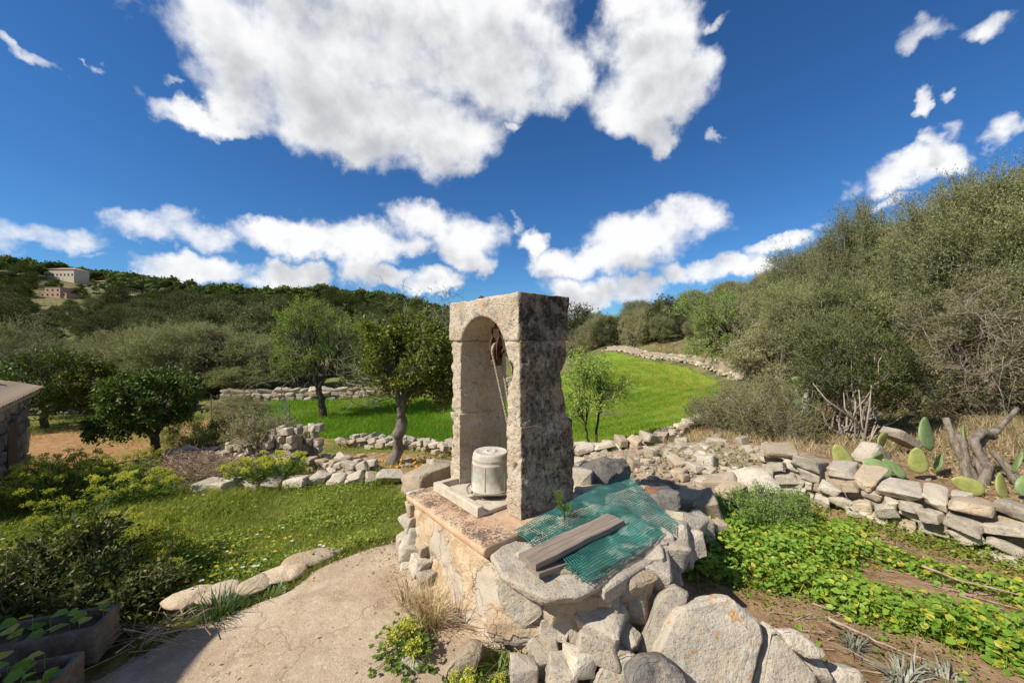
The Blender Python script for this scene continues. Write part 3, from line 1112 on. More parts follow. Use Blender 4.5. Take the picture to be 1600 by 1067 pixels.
def wl(x, y):
    """plan point -> well-local"""
    d = np.array([x, y]) - WC
    return float(d @ E1), float(d @ E2)


def wp(s, t, z):
    """s along the front from the near corner, t into the well, z over the ledge -> world"""
    p = WC - E1 * s + E2 * t
    return np.array([p[0], p[1], ZS + z])


well = thing('stone_well', 'old stone well with an arched block pillar on a plastered masonry base', 'well', (WC[0], WC[1], 0), ANG)


def weather(me, amp, seed, pits=.0, chips=0.0, smooth=True):
    V, N = coords(me), normals(me)
    n = fbm(V + seed * 2.3, 5.0, 4, .55)
    n2 = fbm(V + seed * 1.7 + 5, 22.0, 3, .6)
    d = amp * n + amp * .45 * n2
    if pits:
        q = fbm(V + seed + 11, 16.0, 2)
        d = d - pits * sstep(.42, .75, q)
    if chips:
        q = fbm(V + seed + 31, 3.2, 3)
        d = d - chips * sstep(.25, .6, q)
    set_coords(me, V + N * d[:, None])
    set_smooth(me, smooth)
    return me


def stone_box(x0, x1, y0, y1, z0, z1, vox=.017):
    V, Q = box_mesh(x0, x1, y0, y1, z0, z1)
    return remesh(V, [Q], vox)


def arch_x(z):
    """half width of the opening at height z over the ledge"""
    if z <= 1.2:
        return .345
    return .345 * math.sqrt(max(0, 1 - ((z - 1.2) / .35) ** 2))


AC = -.5175                                                 # centre of the opening in local x
# jambs: lower and upper block each
def jamb(side, z0, z1, y0, y1, seed, inset=0.0, flare=0.0):
    zs = np.linspace(z0, z1, 8)
    if side > 0:
        outer = [(0.0 - inset, z0), (0.0 - inset, z1)]
        inner = [(AC + arch_x(z), z) for z in zs[::-1]]
        poly = outer + inner
    else:
        outer = [(-1.036 + inset, z1), (-1.036 + inset, z0)]
        inner = [(AC - arch_x(z), z) for z in zs]
        poly = outer + inner
    poly = [(x, z + ZS) for x, z in poly]
    V, T = prism(poly, y0, y1)
    me = weather(remesh(V, [T], .0125), .024, seed, .020, .042)
    V = coords(me)
    xo = max(x for x, z in poly) if side > 0 else min(x for x, z in poly)
    for yc, sy in ((y0, 1), (y1, -1)):                      # corners bitten by the weather
        wgt = np.exp(-((V[:, 0] - xo) ** 2 + (V[:, 1] - yc) ** 2) / .065 ** 2)
        q = np.stack([V[:, 2] * 0 + seed, V[:, 2], V[:, 2] * 0 + yc * 9], 1)
        bite = .003 + .034 * np.clip(fbm(q, 6.5, 3, .6) + .25, 0, 1.2)
        V[:, 0] -= np.sign(xo + .5) * wgt * bite
        V[:, 1] += sy * wgt * bite
    set_coords(me, V)
    return me


obj('jamb_block', jamb(1, 0.0, .700, -.005, .60, 1), well, mat=M['jamb'])
obj('jamb_block', jamb(1, .685, 1.345, .0, .515, 2, .012), well, mat=M['jamb'])
obj('jamb_block', jamb(-1, 0.0, .665, .0, .56, 3), well, mat=M['jamb'])
obj('jamb_block', jamb(-1, .650, 1.345, .005, .55, 4, .006), well, mat=M['jamb'])
zs = np.linspace(1.34, 1.549, 9)
outl = [(-.018, 1.34), (-.014, 1.715), (-1.03, 1.705), (-1.045, 1.34)]
arc = [(AC - arch_x(1.34), 1.34)]
for a in np.linspace(0, math.pi, 17):
    x, z = AC - .345 * math.cos(a), 1.2 + .35 * math.sin(a)
    if z > 1.345:
        arc.append((x, z))
arc.append((AC + arch_x(1.34), 1.34))
V, T = prism([(x, z + ZS) for x, z in outl + arc], -.012, .555)
cap = obj('cap_stone', weather(remesh(V, [T], .014), .009, 5, .008, .008), well, mat=M['cap'])
tag(cap, 'arched top block crusted with black lichen on its right side')

# ledge of terracotta coloured stone with a rounded front edge
prof = []
for a in np.linspace(-math.pi / 2, math.pi / 2, 9):
    prof.append((-.395 - .042 * math.cos(a), -.042 + .042 * math.sin(a)))
prof = [(y, z + ZS) for y, z in prof] + [(.26, ZS), (.26, ZS - .084)]
V, T = prism(prof, -1.06, .124)
V = V[:, [1, 0, 2]]
me = remesh(V, [T[:, ::-1]], .013)
obj('ledge_slab', weather(me, .004, 6, .004, .006), well, mat=M['terracotta'])

# masonry body under it
body = [(-.92, 3.50), (-.10, 2.47), (.12, 2.33), (.45, 2.30), (1.05, 2.66), (1.22, 3.0), (1.15, 3.5), (.75, 4.05), (.2, 4.2), (-.5, 4.1)]
bl = [wl(*q) for q in body]
V, T = prism_xy(bl, -.15, .525)
me = remesh(V, [T], .03)
V = coords(me)
low = np.clip((.5 - V[:, 2]) / .6, 0, 1)
c = np.array(wl(.2, 3.2))
dv = unit(V[:, :2] - c)
V[:, :2] += dv * (low * .07)[:, None]                       # batter: wider at the foot
set_coords(me, V)
obj('masonry_base', weather(me, .035, 7, .02, .03), well, mat=M['plaster'])


def outline_rock(name, pix, Y, thick, seed, mat, parent=None, tilt=0.0, rough=.011, cuts=3, label=None, cat='rock', group=None, shrink=.72, swell=.06, side=0.0, fscale=8.0, flat_front=False):
    """a rock whose face has the given outline at depth Y, with its own thickness behind; tilt leans its top away"""
    pix = np.array(pix, float)
    a_, b_ = (pix[:, 0] - 800) / F, (pix[:, 1] - 535) / F
    zm, xc = EYE - b_.max() * Y, a_.mean() * Y
    Yi = (Y + tilt * (EYE - zm) - side * xc) / (1 + tilt * b_ - side * a_)       # on the plane of the rock's own face
    P = np.stack([a_ * Yi, Yi, EYE - b_ * Yi], 1)
    c = P.mean(0)
    r = np.random.default_rng(seed)
    back = c + (P - c) * shrink
    nrm = np.array([-side, 1.0, -tilt])
    nrm = nrm / np.linalg.norm(nrm)
    back = back + nrm * thick * r.uniform(.75, 1.1, (len(P), 1))
    midl = c + (P - c) * 1.04 + nrm * thick * r.uniform(.3, .5, (len(P), 1))
    front = c + (P - c) * .86 - nrm * thick * swell
    fr2 = c + (P - c) * .4 - nrm * thick * swell * 1.3
    allp = np.concatenate([P, back, midl, front] + ([] if flat_front else [fr2]))
    me = hull_mesh(allp - c, cuts, rough, fscale, seed, smooth_factor=.03, bevel=min(.014, thick * .07))
    set_smooth(me, True, 32)
    me.materials.append(mat)
    if parent is not None:
        inv = Matrix.Translation(parent.location) @ Matrix.Rotation(parent.rotation_euler[2], 4, 'Z')
        inv = inv.inverted()
        o = obj(name, me, parent)
        o.matrix_local = inv @ Matrix.Translation(Vector(c))
    else:
        o = obj(name, me, None, c)
        tag(o, label, cat, group)
    return o


# rock variants shared by everything that is laid in a wall or lies loose
def variant(seed, detail):
    r = np.random.default_rng(seed)
    n = r.integers(9, 14)
    P = unit(r.normal(size=(n, 3)))
    P = P * r.uniform(.85, 1.05, (n, 1))
    box = np.array([(x, y, z) for x in (-1, 1) for y in (-1, 1) for z in (-1, 1)]) * r.uniform(.48, .92, (8, 3))
    P = np.concatenate([np.clip(P * r.uniform(.8, 1.1, 3), -.86, .86), box]) * .62
    if detail == 0:
        me = hull_mesh(P, 0)
        return me
    if detail == 1:
        me = hull_mesh(P, 0, .03, 3.0, seed, 0, .07)
        return me
    me = hull_mesh(P, 2, .060, 2.8, seed, .03, .045)
    set_smooth(me, True, 32)
    return me


ROCK = {d: [variant(100 * d + k, d) for k in range((14, 16, 14)[d])] for d in (0, 1, 2)}
_mcache = {}


def rock_mesh(detail, k, mat):
    key = (detail, k, mat)
    if key not in _mcache:
        me = ROCK[detail][k].copy()
        me.materials.clear()
        me.materials.append(M[mat])
        _mcache[key] = me
    return _mcache[key]


rr = random.Random(11)


def put_rock(name, loc, size, rot=None, detail=1, mat='stone', parent=None, label=None, cat='rock', group=None, k=None):
    """size = full extents"""
    k = rr.randrange(len(ROCK[detail])) if k is None else k
    me = rock_mesh(detail, k, mat)
    o = bpy.data.objects.new(name, me)
    COL.objects.link(o)
    sc = [float(q) / 1.06 for q in size]
    if rot is None:
        rot = (rr.uniform(-.15, .15), rr.uniform(-.15, .15), rr.uniform(-.4, .4))
    if parent is not None:
        inv = (Matrix.Translation(parent.location) @ Matrix.Rotation(parent.rotation_euler[2], 4, 'Z')).inverted()
        o.parent = parent
        mtx = inv @ Matrix.Translation(Vector([float(q) for q in loc]))
        o.location = mtx.translation
        o.rotation_euler = (rot[0], rot[1], rot[2] - parent.rotation_euler[2])
    else:
        o.location = [float(q) for q in loc]
        o.rotation_euler = rot
        tag(o, label, cat, group)
    o.scale = sc
    return o


def pix_rock(name, px, py, wpx, hpx, Y, depth=.9, rot=None, **kw):
    w_, h_ = wpx / F * Y, hpx / F * Y
    p = at(px, py, Y)
    d = depth * (w_ + h_) / 2
    p[1] += d * .35
    return put_rock(name, p, (w_, d, h_), rot, **kw)


# stones of the well curb (parts of the well)
def flat_rock(name, pix, z, thick, seed, mat, parent, rough=.012, drop=0.0):
    P = np.array([on(a, b, z) for a, b in pix])
    c = P.mean(0)
    r = np.random.default_rng(seed)
    low = c + (P - c) * .9 - np.array([0, 0, thick]) * r.uniform(.8, 1.1, (len(P), 1))
    midl = c + (P - c) * 1.03 - np.array([0, 0, thick * .45])
    P[:, 2] += r.uniform(-.012, .008, len(P))
    me = hull_mesh(np.concatenate([P, low, midl]) - c, 3, rough, 8, seed, .03, .010)
    set_smooth(me, True, 32)
    me.materials.append(mat)
    o = obj(name, me, parent)
    inv = (Matrix.Translation(parent.location) @ Matrix.Rotation(parent.rotation_euler[2], 4, 'Z')).inverted()
    o.matrix_local = inv @ Matrix.Translation(Vector(c))
    return o


flat_rock('stone', [(768, 868), (795, 845), (850, 850), (910, 880), (950, 905), (930, 918), (905, 928), (878, 922), (850, 932), (815, 918), (785, 900)], .565, .07, 21, M['pale_stone'], well)
flat_rock('stone', [(930, 905), (960, 880), (1010, 860), (1055, 835), (1062, 850), (1030, 880), (985, 905), (945, 925)], .54, .12, 24, M['stone'], well)
outline_rock('stone', [(780, 898), (812, 905), (845, 938), (850, 962), (818, 985), (792, 968), (776, 930)], 2.30, .3, 22, M['stone'], well, tilt=.15, side=-.2, rough=.006)
outline_rock('stone', [(752, 968), (790, 962), (825, 985), (850, 980), (858, 1000), (812, 1010), (768, 1005)], 2.3, .3, 23, M['plaster'], well, tilt=.1, rough=.008)
CURB = [
    (866, 953, 42, 46, 2.26), (908, 945, 70, 48, 2.26), (948, 935, 44, 60, 2.28), (985, 890, 92, 54, 2.34), (1022, 902, 62, 42, 2.44), (1024, 872, 64, 44, 2.52),
    (1045, 868, 64, 56, 2.62), (1002, 955, 46, 60, 2.34), (960, 965, 40, 40, 2.38), (868, 985, 50, 44, 2.3), (1062, 838, 60, 50, 2.85), (1040, 905, 44, 44, 2.62),
    (930, 905, 60, 34, 2.26), (1010, 925, 40, 30, 2.5), (1078, 862, 44, 44, 2.85), (892, 918, 52, 30, 2.25), (975, 925, 50, 36, 2.36), (900, 975, 50, 34, 2.36), (1075, 815, 50, 36, 3.05),
]
for px, py, w_, h_, Y in CURB:
    o = pix_rock('stone', px, py, w_ * 1.08, h_ * 1.1, Y, 1.2, (rr.uniform(-.2, .2), rr.uniform(-.25, .25), rr.uniform(-.5, .5)), detail=2, mat=rr.choice(['stone', 'stone', 'pale_stone', 'rubble']), parent=well)
    top = o.location.z + o.scale.z * .5
    if top > .55:
        o.location.z -= top - .55
LEFT = [(662, 756, 84, 34, 3.72), (690, 738, 46, 26, 3.95), (650, 783, 34, 22, 3.42), (652, 800, 40, 24, 3.36), (646, 820, 44, 26, 3.34), (648, 842, 36, 28, 3.25),
        (640, 868, 40, 32, 3.2), (656, 890, 32, 26, 3.02), (636, 895, 26, 20, 3.14), (666, 915, 30, 26, 2.9), (662, 828, 26, 20, 3.25), (664, 862, 26, 22, 3.08), (630, 850, 26, 22, 3.35)]
for px, py, w_, h_, Y in LEFT:
    pix_rock('stone', px, py, w_ * 1.1, h_ * 1.15, Y + .10, .9, (rr.uniform(-.15, .15), rr.uniform(-.2, .2), .6 + rr.uniform(-.3, .3)), detail=2, mat=rr.choice(['pale_stone', 'stone', 'rubble']), parent=well)
# slabs around the back
for px, py, w_, h_, Y, mt in ((905, 765, 50, 60, 3.6, 'pale_stone'), (925, 785, 60, 40, 3.45, 'stone'), (1035, 790, 70, 36, 3.2, 'dark_stone'), (990, 800, 90, 44, 3.15, 'stone'),
                              (720, 745, 60, 26, 4.1, 'stone'), (900, 800, 60, 40, 3.3, 'stone')):
    pix_rock('stone', px, py, w_, h_, Y, 1.1, detail=2, mat=mt, parent=well)
outline_rock('stone', [(895, 742), (910, 725), (940, 715), (975, 718), (990, 735), (982, 760), (950, 790), (915, 800), (893, 780)], 3.52, .45, 31, M['dark_stone'], well, tilt=.6, rough=.02)  # dark colour stands in for the pillar's shadow on this rock
# top fill under the net
for k in range(46):
    x, y = rr.uniform(.0, 1.25), rr.uniform(2.25, 3.6)
    if in_poly(np.array(x), np.array(y), body) and not (wl(x, y)[0] < .05 and -.5 < wl(x, y)[1] < .62):
        put_rock('stone', (x, y, .52 + rr.uniform(-.02, .025)), (rr.uniform(.16, .3), rr.uniform(.16, .28), rr.uniform(.08, .13)), detail=1, mat=rr.choice(['stone', 'rubble', 'pale_stone']), parent=well)

# carved tray on the ledge
tray = thing('stone_tray', 'pale cast trough tray with two shallow basins on the terracotta ledge', 'tray', wp(.24, -.23, .004), ANG)
bm = bmesh.new()
tw, td = .70, .50
xs_ = [-tw, -tw + .05, -.315, -.265, -.05, 0]
G = Geo()
def tb(x0, x1, y0, y1, z0, z1):
    G.add(*box_mesh(x0, x1, y0, y1, z0, z1))
tb(-tw, 0, 0, td, 0, .018)
tb(-tw, 0, 0, .062, .017, .078)
tb(-tw, 0, td - .05, td, .017, .07)
tb(-tw, -tw + .055, .061, td - .049, .017, .074)
tb(-.035, 0, .061, td - .049, .017, .03)
tb(-.30, -.25, .061, td - .049, .017, .062)
bm.free()
me = np_mesh("tray", np.concatenate(G.V), [np.concatenate(G.Q)])
V = np.concatenate(G.V)
me = remesh(V, [np.concatenate(G.Q)], .008)
obj('basin', weather(me, .0035, 9, .003, .004), tray, mat=M['concrete'])

# upside-down bucket
bc = wp(.53, .11, .062)
bucket = thing('rubber_bucket', 'upturned grey rubber bucket with green paint smears under the arch', 'bucket', bc, .6)


def lathe(prof, seg=40):
    prof = np.array(prof, float)
    a = np.arange(seg) / seg * 2 * np.pi
    V = np.stack([prof[:, None, 0] * np.cos(a), prof[:, None, 0] * np.sin(a), np.repeat(prof[:, 1:2], seg, 1)], -1).reshape(-1, 3)
    Q = []
    for i in range(len(prof) - 1):
        for k in range(seg):
            k2 = (k + 1) % seg
            Q.append((i * seg + k, i * seg + k2, (i + 1) * seg + k2, (i + 1) * seg + k))
    return V, np.array(Q)


prof = [(.160, 0), (.176, .002), (.180, .012), (.176, .022), (.169, .026), (.166, .10), (.1625, .225), (.1645, .230), (.1645, .238), (.161, .243), (.1595, .262), (.162, .267), (.162, .274),
        (.157, .285), (.154, .305), (.146, .322), (.138, .327), (.128, .322), (.080, .322), (.045, .322), (.043, .327), (.036, .327), (.034, .322), (.0005, .322)]
me = np_mesh("bucket", *[x if i == 0 else [x] for i, x in enumerate(lathe(prof))], smooth=True)
V = coords(me)
V += np.stack([fbm(V + 3, 5, 2), fbm(V + 8, 5, 2), fbm(V + 1, 4, 2) * .5], 1) * .006
set_coords(me, V)
obj('bucket_shell', me, bucket, mat=M['bucket'])
for k in range(6):
    a = k * math.pi / 3 + .2
    V, Q = box_mesh(-.004, .004, -.004, .0045, .024, .232)
    V[:, 1] += .1685 - (V[:, 2] - .024) * .03
    me = np_mesh("rib", V, [Q])
    obj('rib', me, bucket, rot=(0, 0, a), mat=M['bucket'])

# rope lying round the bucket's rim
def rope_mesh(path, rad, strands=3, twist=70, sides=5):
    path = np.asarray(path, float)
    # resample
    d = np.concatenate([[0], np.cumsum(np.linalg.norm(np.diff(path, axis=0), axis=1))])
    n = max(8, int(d[-1] / (rad * 1.6)))
    s = np.linspace(0, d[-1], n)
    P = np.stack([np.interp(s, d, path[:, i]) for i in range(3)], 1)
    tan = unit(np.gradient(P, axis=0))
    a = unit(np.cross(tan, np.where(np.abs(tan[:, 2:3]) < .9, [[0, 0, 1.0]], [[1.0, 0, 0]])))
    b = np.cross(tan, a)
    G = Geo()
    for k in range(strands):
        ph = s * twist + k * 2 * np.pi / strands
        pts = P + (a * np.cos(ph)[:, None] + b * np.sin(ph)[:, None]) * rad * .52
        V, Q, T = tube(pts, rad * .56, sides)
        G.add(V, Q, T)
    return G.mesh("rope", [M['rope']], True)


an = np.linspace(0.3, 2 * np.pi + 1.2, 70)
path = np.stack([bc[0] + (.196 + .012 * np.sin(an * 2.3)) * np.cos(an), bc[1] + (.196 + .012 * np.sin(an * 2.3)) * np.sin(an), bc[2] + .006 + .008 * np.sin(an * 3) + np.where(an > 6.4, .014, 0)], 1)
me = rope_mesh(path - bc, .0085)
me.materials.clear()
me.materials.append(M['old_rope'])
tag(obj('coiled_rope', me, None, bc), 'old brown rope coiled round the rim of the upturned bucket', 'rope')

# pulley under the arch
pc = wp(.52, .16, 0)
pul = thing('well_pulley', 'rusty iron pulley block hanging from the crown of the stone arch', 'pulley', (pc[0], pc[1], ZS), ANG + math.pi / 2 + .35)
zc = 1.255
me = np_mesh("wheel", *[x if i == 0 else [x] for i, x in enumerate(lathe([(.0, -.024), (.070, -.024), (.075, -.019), (.060, -.006), (.060, .006), (.075, .019), (.070, .024), (0, .024)], 28))], smooth=False)
V = coords(me)
set_coords(me, np.stack([V[:, 0], V[:, 2], V[:, 1] + zc], 1))
obj('wheel', me, pul, mat=M['wood_axle'])
for s in (-1, 1):
    an = np.linspace(0, 2 * np.pi, 25)
    P = np.stack([.052 * np.cos(an) * (1 - .15 * np.sin(an)), np.full(25, s * .034), zc + .012 + .115 * np.sin(an)], 1)
    Vs = []
    G = Geo()
    ci = np.array([0, s * .034, zc + .01])
    outr, inn = P, ci + (P - ci) * .62
    th = np.array([0, .006, 0])
    VV = np.concatenate([outr - th, inn - th, inn + th, outr + th])
    n = 25
    Q = []
    for i in range(n - 1):
        for k in range(4):
            k2 = (k + 1) % 4
            Q.append((k * n + i, k2 * n + i, k2 * n + i + 1, k * n + i + 1))
    obj('cheek_plate', np_mesh("cheek", VV, [np.array(Q)]), pul, mat=M['iron'])
G = Geo()
V, Q, T = tube([(0, -.07, zc), (0, .07, zc)], .012, 8)
G.add(V, Q, T)
for s in (-1, 1):
    V, Q, T = tube([(0, s * .068, zc), (0, s * .072, zc), (0, s * .082, zc)], [.022, .022, .018], 8)
    G.add(V, Q, T)
obj('axle', G.mesh("axle", [M['iron']]), pul)
G = Geo()
V, Q, T = tube([(0, -.034, zc + .11), (0, -.04, zc + .15), (0, -.04, zc + .20), (0, .0, zc + .205), (0, .04, zc + .20), (0, .04, zc + .15), (0, .034, zc + .11)], .009, 6)
G.add(V, Q, T)
obj('shackle', G.mesh("shackle", [M['iron']]), pul)
V, Q, T = tube([(0, 0, zc + .20), (0, .006, zc + .24), (0, 0, 1.50), (0, 0, 1.60)], .011, 6)
obj('hook', np_mesh("hook", V, [Q, T], [M['iron']]), pul)
V, Q = box_mesh(-.046, .046, -.03, .03, zc - .128, zc - .072)
me = remesh(V, [Q], .008)
obj('lower_guide', weather(me, .004, 3), pul, mat=M['iron'])

r0 = np.array([pc[0], pc[1], ZS])
xa = np.array([math.cos(pul.rotation_euler[2]), math.sin(pul.rotation_euler[2]), 0])
endp = wp(.395, .34, .07)
an = np.linspace(-.1, math.pi + .1, 16)
left = r0 + xa * -.066 + np.array([0, 0, zc])
path = [endp + np.array([-.03, .0, .0])]
path.append(endp + (left - endp) * .5 + np.array([.008, 0, -.03]))
for a in an[::-1]:
    path.append(r0 + xa * .066 * math.cos(a) + np.array([0, 0, zc + .066 * math.sin(a)]))
right = r0 + xa * .066 + np.array([0, 0, zc])
path.append(endp + (right - endp) * .45 + np.array([.012, 0, -.03]))
path.append(endp + np.array([.03, .01, .0]))
# ends at the bucket
me = rope_mesh(np.array(path) - r0, .0105)
tag(obj('well_rope', me, None, r0), 'twisted hemp rope running down both sides of the pulley', 'rope')

# a lump of rusty iron on top of the pillar
G = Geo()
me = hull_mesh(unit(np.random.default_rng(5).normal(size=(14, 3))) * np.array([.055, .035, .035]), 1, .006, 20, 3)
me.materials.append(M['iron'])
p = wp(.62, .1, 1.725)
tag(obj('iron_bolt', me, None, p), 'rusty iron bolt head on top of the pillar', 'bolt')

# ------------------------------------------------------------------ net, planks, tile on the masonry
def net_sheet(A, B, C, D, cell, hump, seed, wid=.0052):
    A, B, C, D = [np.array(q, float) for q in (A, B, C, D)]
    nu = int(np.linalg.norm(B - A) / cell)
    nv = int(np.linalg.norm(D - A) / cell)
    def S(u, v):
        u, v = np.asarray(u)[..., None], np.asarray(v)[..., None]
        p = A * (1 - u) * (1 - v) + B * u * (1 - v) + C * u * v + D * (1 - u) * v
        n = fbm(p * np.array([1, 1, 0]) + seed, 4.5, 3)
        n2 = fbm(p * np.array([1, 1, 0]) + seed + 7, 11, 2)
        p = p.copy()
        p[..., 2] += hump * n + hump * .35 * n2
        p[..., 0] += .012 * n2
        p[..., 1] += .012 * fbm(p + seed + 3, 8, 2)
        return p
    G = Geo()
    r = np.random.default_rng(seed)
    for axis in (0, 1):
        n = nu if axis == 0 else nv
        m = (nv if axis == 0 else nu)
        for i in range(n + 1):
            c = i / n
            e0, e1 = -.012 + r.uniform(-.01, .006), 1.012 + r.uniform(-.006, .01)
            k = np.linspace(e0, e1, m + 1)
            u, v = (np.full(m + 1, c), k) if axis == 0 else (k, np.full(m + 1, c))
            P = S(u, v)
            tan = unit(np.gradient(P, axis=0))
            sd = unit(np.cross(tan, [[0, 0, 1.0]]))
            # flat strands with a little height
            a = P + sd * wid / 2
            b = P - sd * wid / 2
            t = P + np.array([0, 0, wid * .8])
            VV = np.concatenate([a, t, b])
            L = m + 1
            ii = np.arange(m)
            Q = np.concatenate([np.stack([ii, ii + 1, L + ii + 1, L + ii], 1), np.stack([L + ii, L + ii + 1, 2 * L + ii + 1, 2 * L + ii], 1)])
            G.add(VV, Q)
    return G


A, B, C, D = on(803, 832, .60), on(918, 912, .595), on(1062, 822, .57), at(978, 740, 3.42)
G = net_sheet(A, B, C, D, .0195, .022, 4)
A2, B2, C2, D2 = on(840, 850, .615), on(925, 908, .61), on(1050, 835, .59), on(960, 782, .64)
G2 = net_sheet(A2 + np.array([.02, .0, .012]), B2 + np.array([-.03, .02, .012]), C2 + np.array([-.06, -.02, .012]), D2, .0195, .02, 9)
G.add(np.concatenate(G2.V), np.concatenate(G2.Q))
c = (A + C) / 2
me = G.mesh("net", [M['net']])
set_coords(me, coords(me) - c)
tag(obj('garden_net', me, None, c), 'torn green plastic garden net draped over the well stones under a plank', 'net')


def plank(p0, p1, width, thick, seed, name, label):
    p0, p1 = np.array(p0), np.array(p1)
    L = np.linalg.norm(p1 - p0)
    n = 26
    G = Geo()
    r = np.random.default_rng(seed)
    xs = np.linspace(0, L, n)
    jw = 12
    V = []
    for i, x in enumerate(xs):
        for k in range(jw + 1):
            yy = (k / jw - .5)
            edge = fbm(np.array([[x * 3, seed, yy]]), 2.0, 3)[0] * .012
            dx = (fbm(np.array([[yy * 5, seed, 1]]), 1.2, 2)[0] * .014) if i in (0, n - 1) else 0
            sag = .012 * math.sin(x / L * math.pi) * 0
            ytop = yy * width + (edge if k in (0, jw) else 0)
            gro = -.0022 * max(0, fbm(np.array([[x * .9, yy * 14, seed]]), 2.0, 2)[0])
            crack = -.005 if (k == 7 and .12 < x / L < .75) else 0
            V.append((x + dx, ytop, thick / 2 + gro + crack))
    m = jw + 1
    top = np.array(V)
    bot = top.copy()
    bot[:, 2] = -thick / 2
    VV = np.concatenate([top, bot])
    N = len(top)
    Q = []
    for i in range(n - 1):
        for k in range(jw):
            a = i * m + k
            Q.append((a, a + m, a + m + 1, a + 1))
            Q.append((N + a, N + a + 1, N + a + m + 1, N + a + m))
        a = i * m
        Q.append((a, N + a, N + a + m, a + m))
        a = i * m + jw
        Q.append((a, a + m, N + a + m, N + a))
    for k in range(jw):
        Q.append((k, k + 1, N + k + 1, N + k))
        a = (n - 1) * m + k
        Q.append((a, N + a, N + a + 1, a + 1))
    me = np_mesh(name, VV, [np.array(Q)], [M['plank']])
    d = unit((p1 - p0)[None])[0]
    o = obj(name, me, None, p0)
    o.rotation_euler = Vector(d).to_track_quat('X', 'Z').to_euler()
    tag(o, label, 'plank')


plank(at(823, 879, 2.27), at(962, 812, 2.82), .155, .034, 3, 'wooden_plank', 'long split grey plank lying on top of the green net')
plank(at(832, 892, 2.25) - np.array([0, 0, .0]), at(905, 862, 2.5) - np.array([0, 0, .02]), .12, .026, 5, 'wooden_plank', 'short plank end sticking out underneath the long grey plank')
an = np.linspace(-1.1, 1.1, 9)
P = np.stack([.085 * np.sin(an), np.zeros(9), .085 * np.cos(an) - .06], 1)
V = np.concatenate([P + [0, -.11, 0], P * .86 + [0, -.11, -.004], P * np.array([.8, 1, .8]) + [0, .12, .0], P * .68 + [0, .12, -.004]])
ii = np.arange(8)
Q = np.concatenate([np.stack([ii, ii + 1, 18 + ii + 1, 18 + ii], 1), np.stack([9 + ii, 27 + ii, 28 + ii, 10 + ii], 1), np.stack([ii, 9 + ii, 10 + ii, ii + 1], 1), np.stack([18 + ii, 19 + ii, 28 + ii, 27 + ii], 1)])
p = at(1030, 772, 3.28)
tag(obj('broken_tile', np_mesh("tile", V, [Q], [M['shard']]), None, p, (.1, -.2, 1.0)), 'brown curved roof tile fragment beside the green net', 'tile')

# ------------------------------------------------------------------ foreground rocks
outline_rock('boulder', [(1030, 1015), (1045, 985), (1058, 952), (1085, 944), (1140, 934), (1158, 950), (1188, 972), (1194, 1000), (1184, 1050), (1170, 1105), (1130, 1150), (1060, 1140), (1020, 1085)], 1.98, .20, 41, M['boulder'], None, .42, .010, 4,
             'big pale slab boulder spotted with orange lichen', 'rock', shrink=.82, swell=.05, flat_front=True)
outline_rock('boulder', [(994, 1018), (1020, 975), (1030, 930), (1052, 916), (1078, 930), (1070, 955), (1048, 990), (1025, 1045), (1005, 1062), (994, 1045)], 2.12, .16, 42, M['stone'], None, .5, .012, 3,
             'long grey stone leaning upright against the lichen boulder', 'rock', side=-.3)
outline_rock('boulder', [(1180, 1067), (1192, 1010), (1205, 975), (1222, 990), (1245, 1025), (1278, 1060), (1282, 1095), (1240, 1130), (1180, 1125)], 2.04, .2, 43, M['stone'], None, .4, .012, 3,
             'grey pointed boulder right of the lichen slab', 'rock')
outline_rock('boulder', [(1215, 985), (1245, 985), (1290, 1020), (1287, 1032), (1262, 1030), (1232, 1012)], 2.12, .16, 44, M['pale_stone'], None, .6, .01, 3,
             'flat pale stone resting over the grey pointed boulder', 'rock')
outline_rock('boulder', [(985, 1050), (1005, 1032), (1035, 1028), (1068, 1050), (1080, 1085), (1040, 1120), (985, 1110)], 1.90, .25, 45, M['dark_stone'], None, .5, .016, 3,
             'dark rough boulder in front of the lichen slab', 'rock')
outline_rock('boulder', [(930, 1062), (945, 1035), (985, 1018), (1000, 1030), (985, 1070), (960, 1110), (925, 1110)], 2.02, .22, 46, M['pale_stone'], None, .5, .012, 3,
             'pale boulder left of the dark rough one at the well foot', 'rock')
outline_rock('boulder', [(686, 1075), (700, 1040), (738, 1012), (755, 1020), (745, 1050), (730, 1090), (690, 1110)], 2.16, .2, 47, M['rubble'], None, .2, .014, 3,
             'slanted block stone at the foot of the plastered corner', 'rock')
outline_rock('boulder', [(1290, 1075), (1310, 1045), (1345, 1048), (1360, 1080), (1330, 1110)], 2.1, .2, 48, M['pale_stone'], None, .5, .012, 3,
             'small pale rock beside the grey spiky plant', 'rock')
ORD_ = ['leftmost'] + [q + ' from the left' for q in ('second', 'third', 'fourth', 'fifth', 'sixth', 'seventh', 'eighth', 'ninth', 'tenth', 'eleventh')]
TOES = [(945, 985, 84, 56, 2.2, 'stone'), (938, 1022, 72, 50, 2.14, 'stone'), (985, 1008, 44, 36, 2.18, 'pale_stone'), (852, 1040, 62, 52, 2.2, 'stone'), (900, 1012, 56, 40, 2.3, 'rubble'),
        (910, 1050, 50, 44, 2.08, 'pale_stone'), (880, 1065, 60, 40, 2.06, 'stone'), (968, 1035, 40, 36, 2.12, 'rubble'), (640, 1050, 46, 30, 2.25, 'pale_stone'), (820, 1062, 50, 36, 2.1, 'stone'), (1275, 1058, 44, 34, 2.15, 'stone')]
TOES.sort()
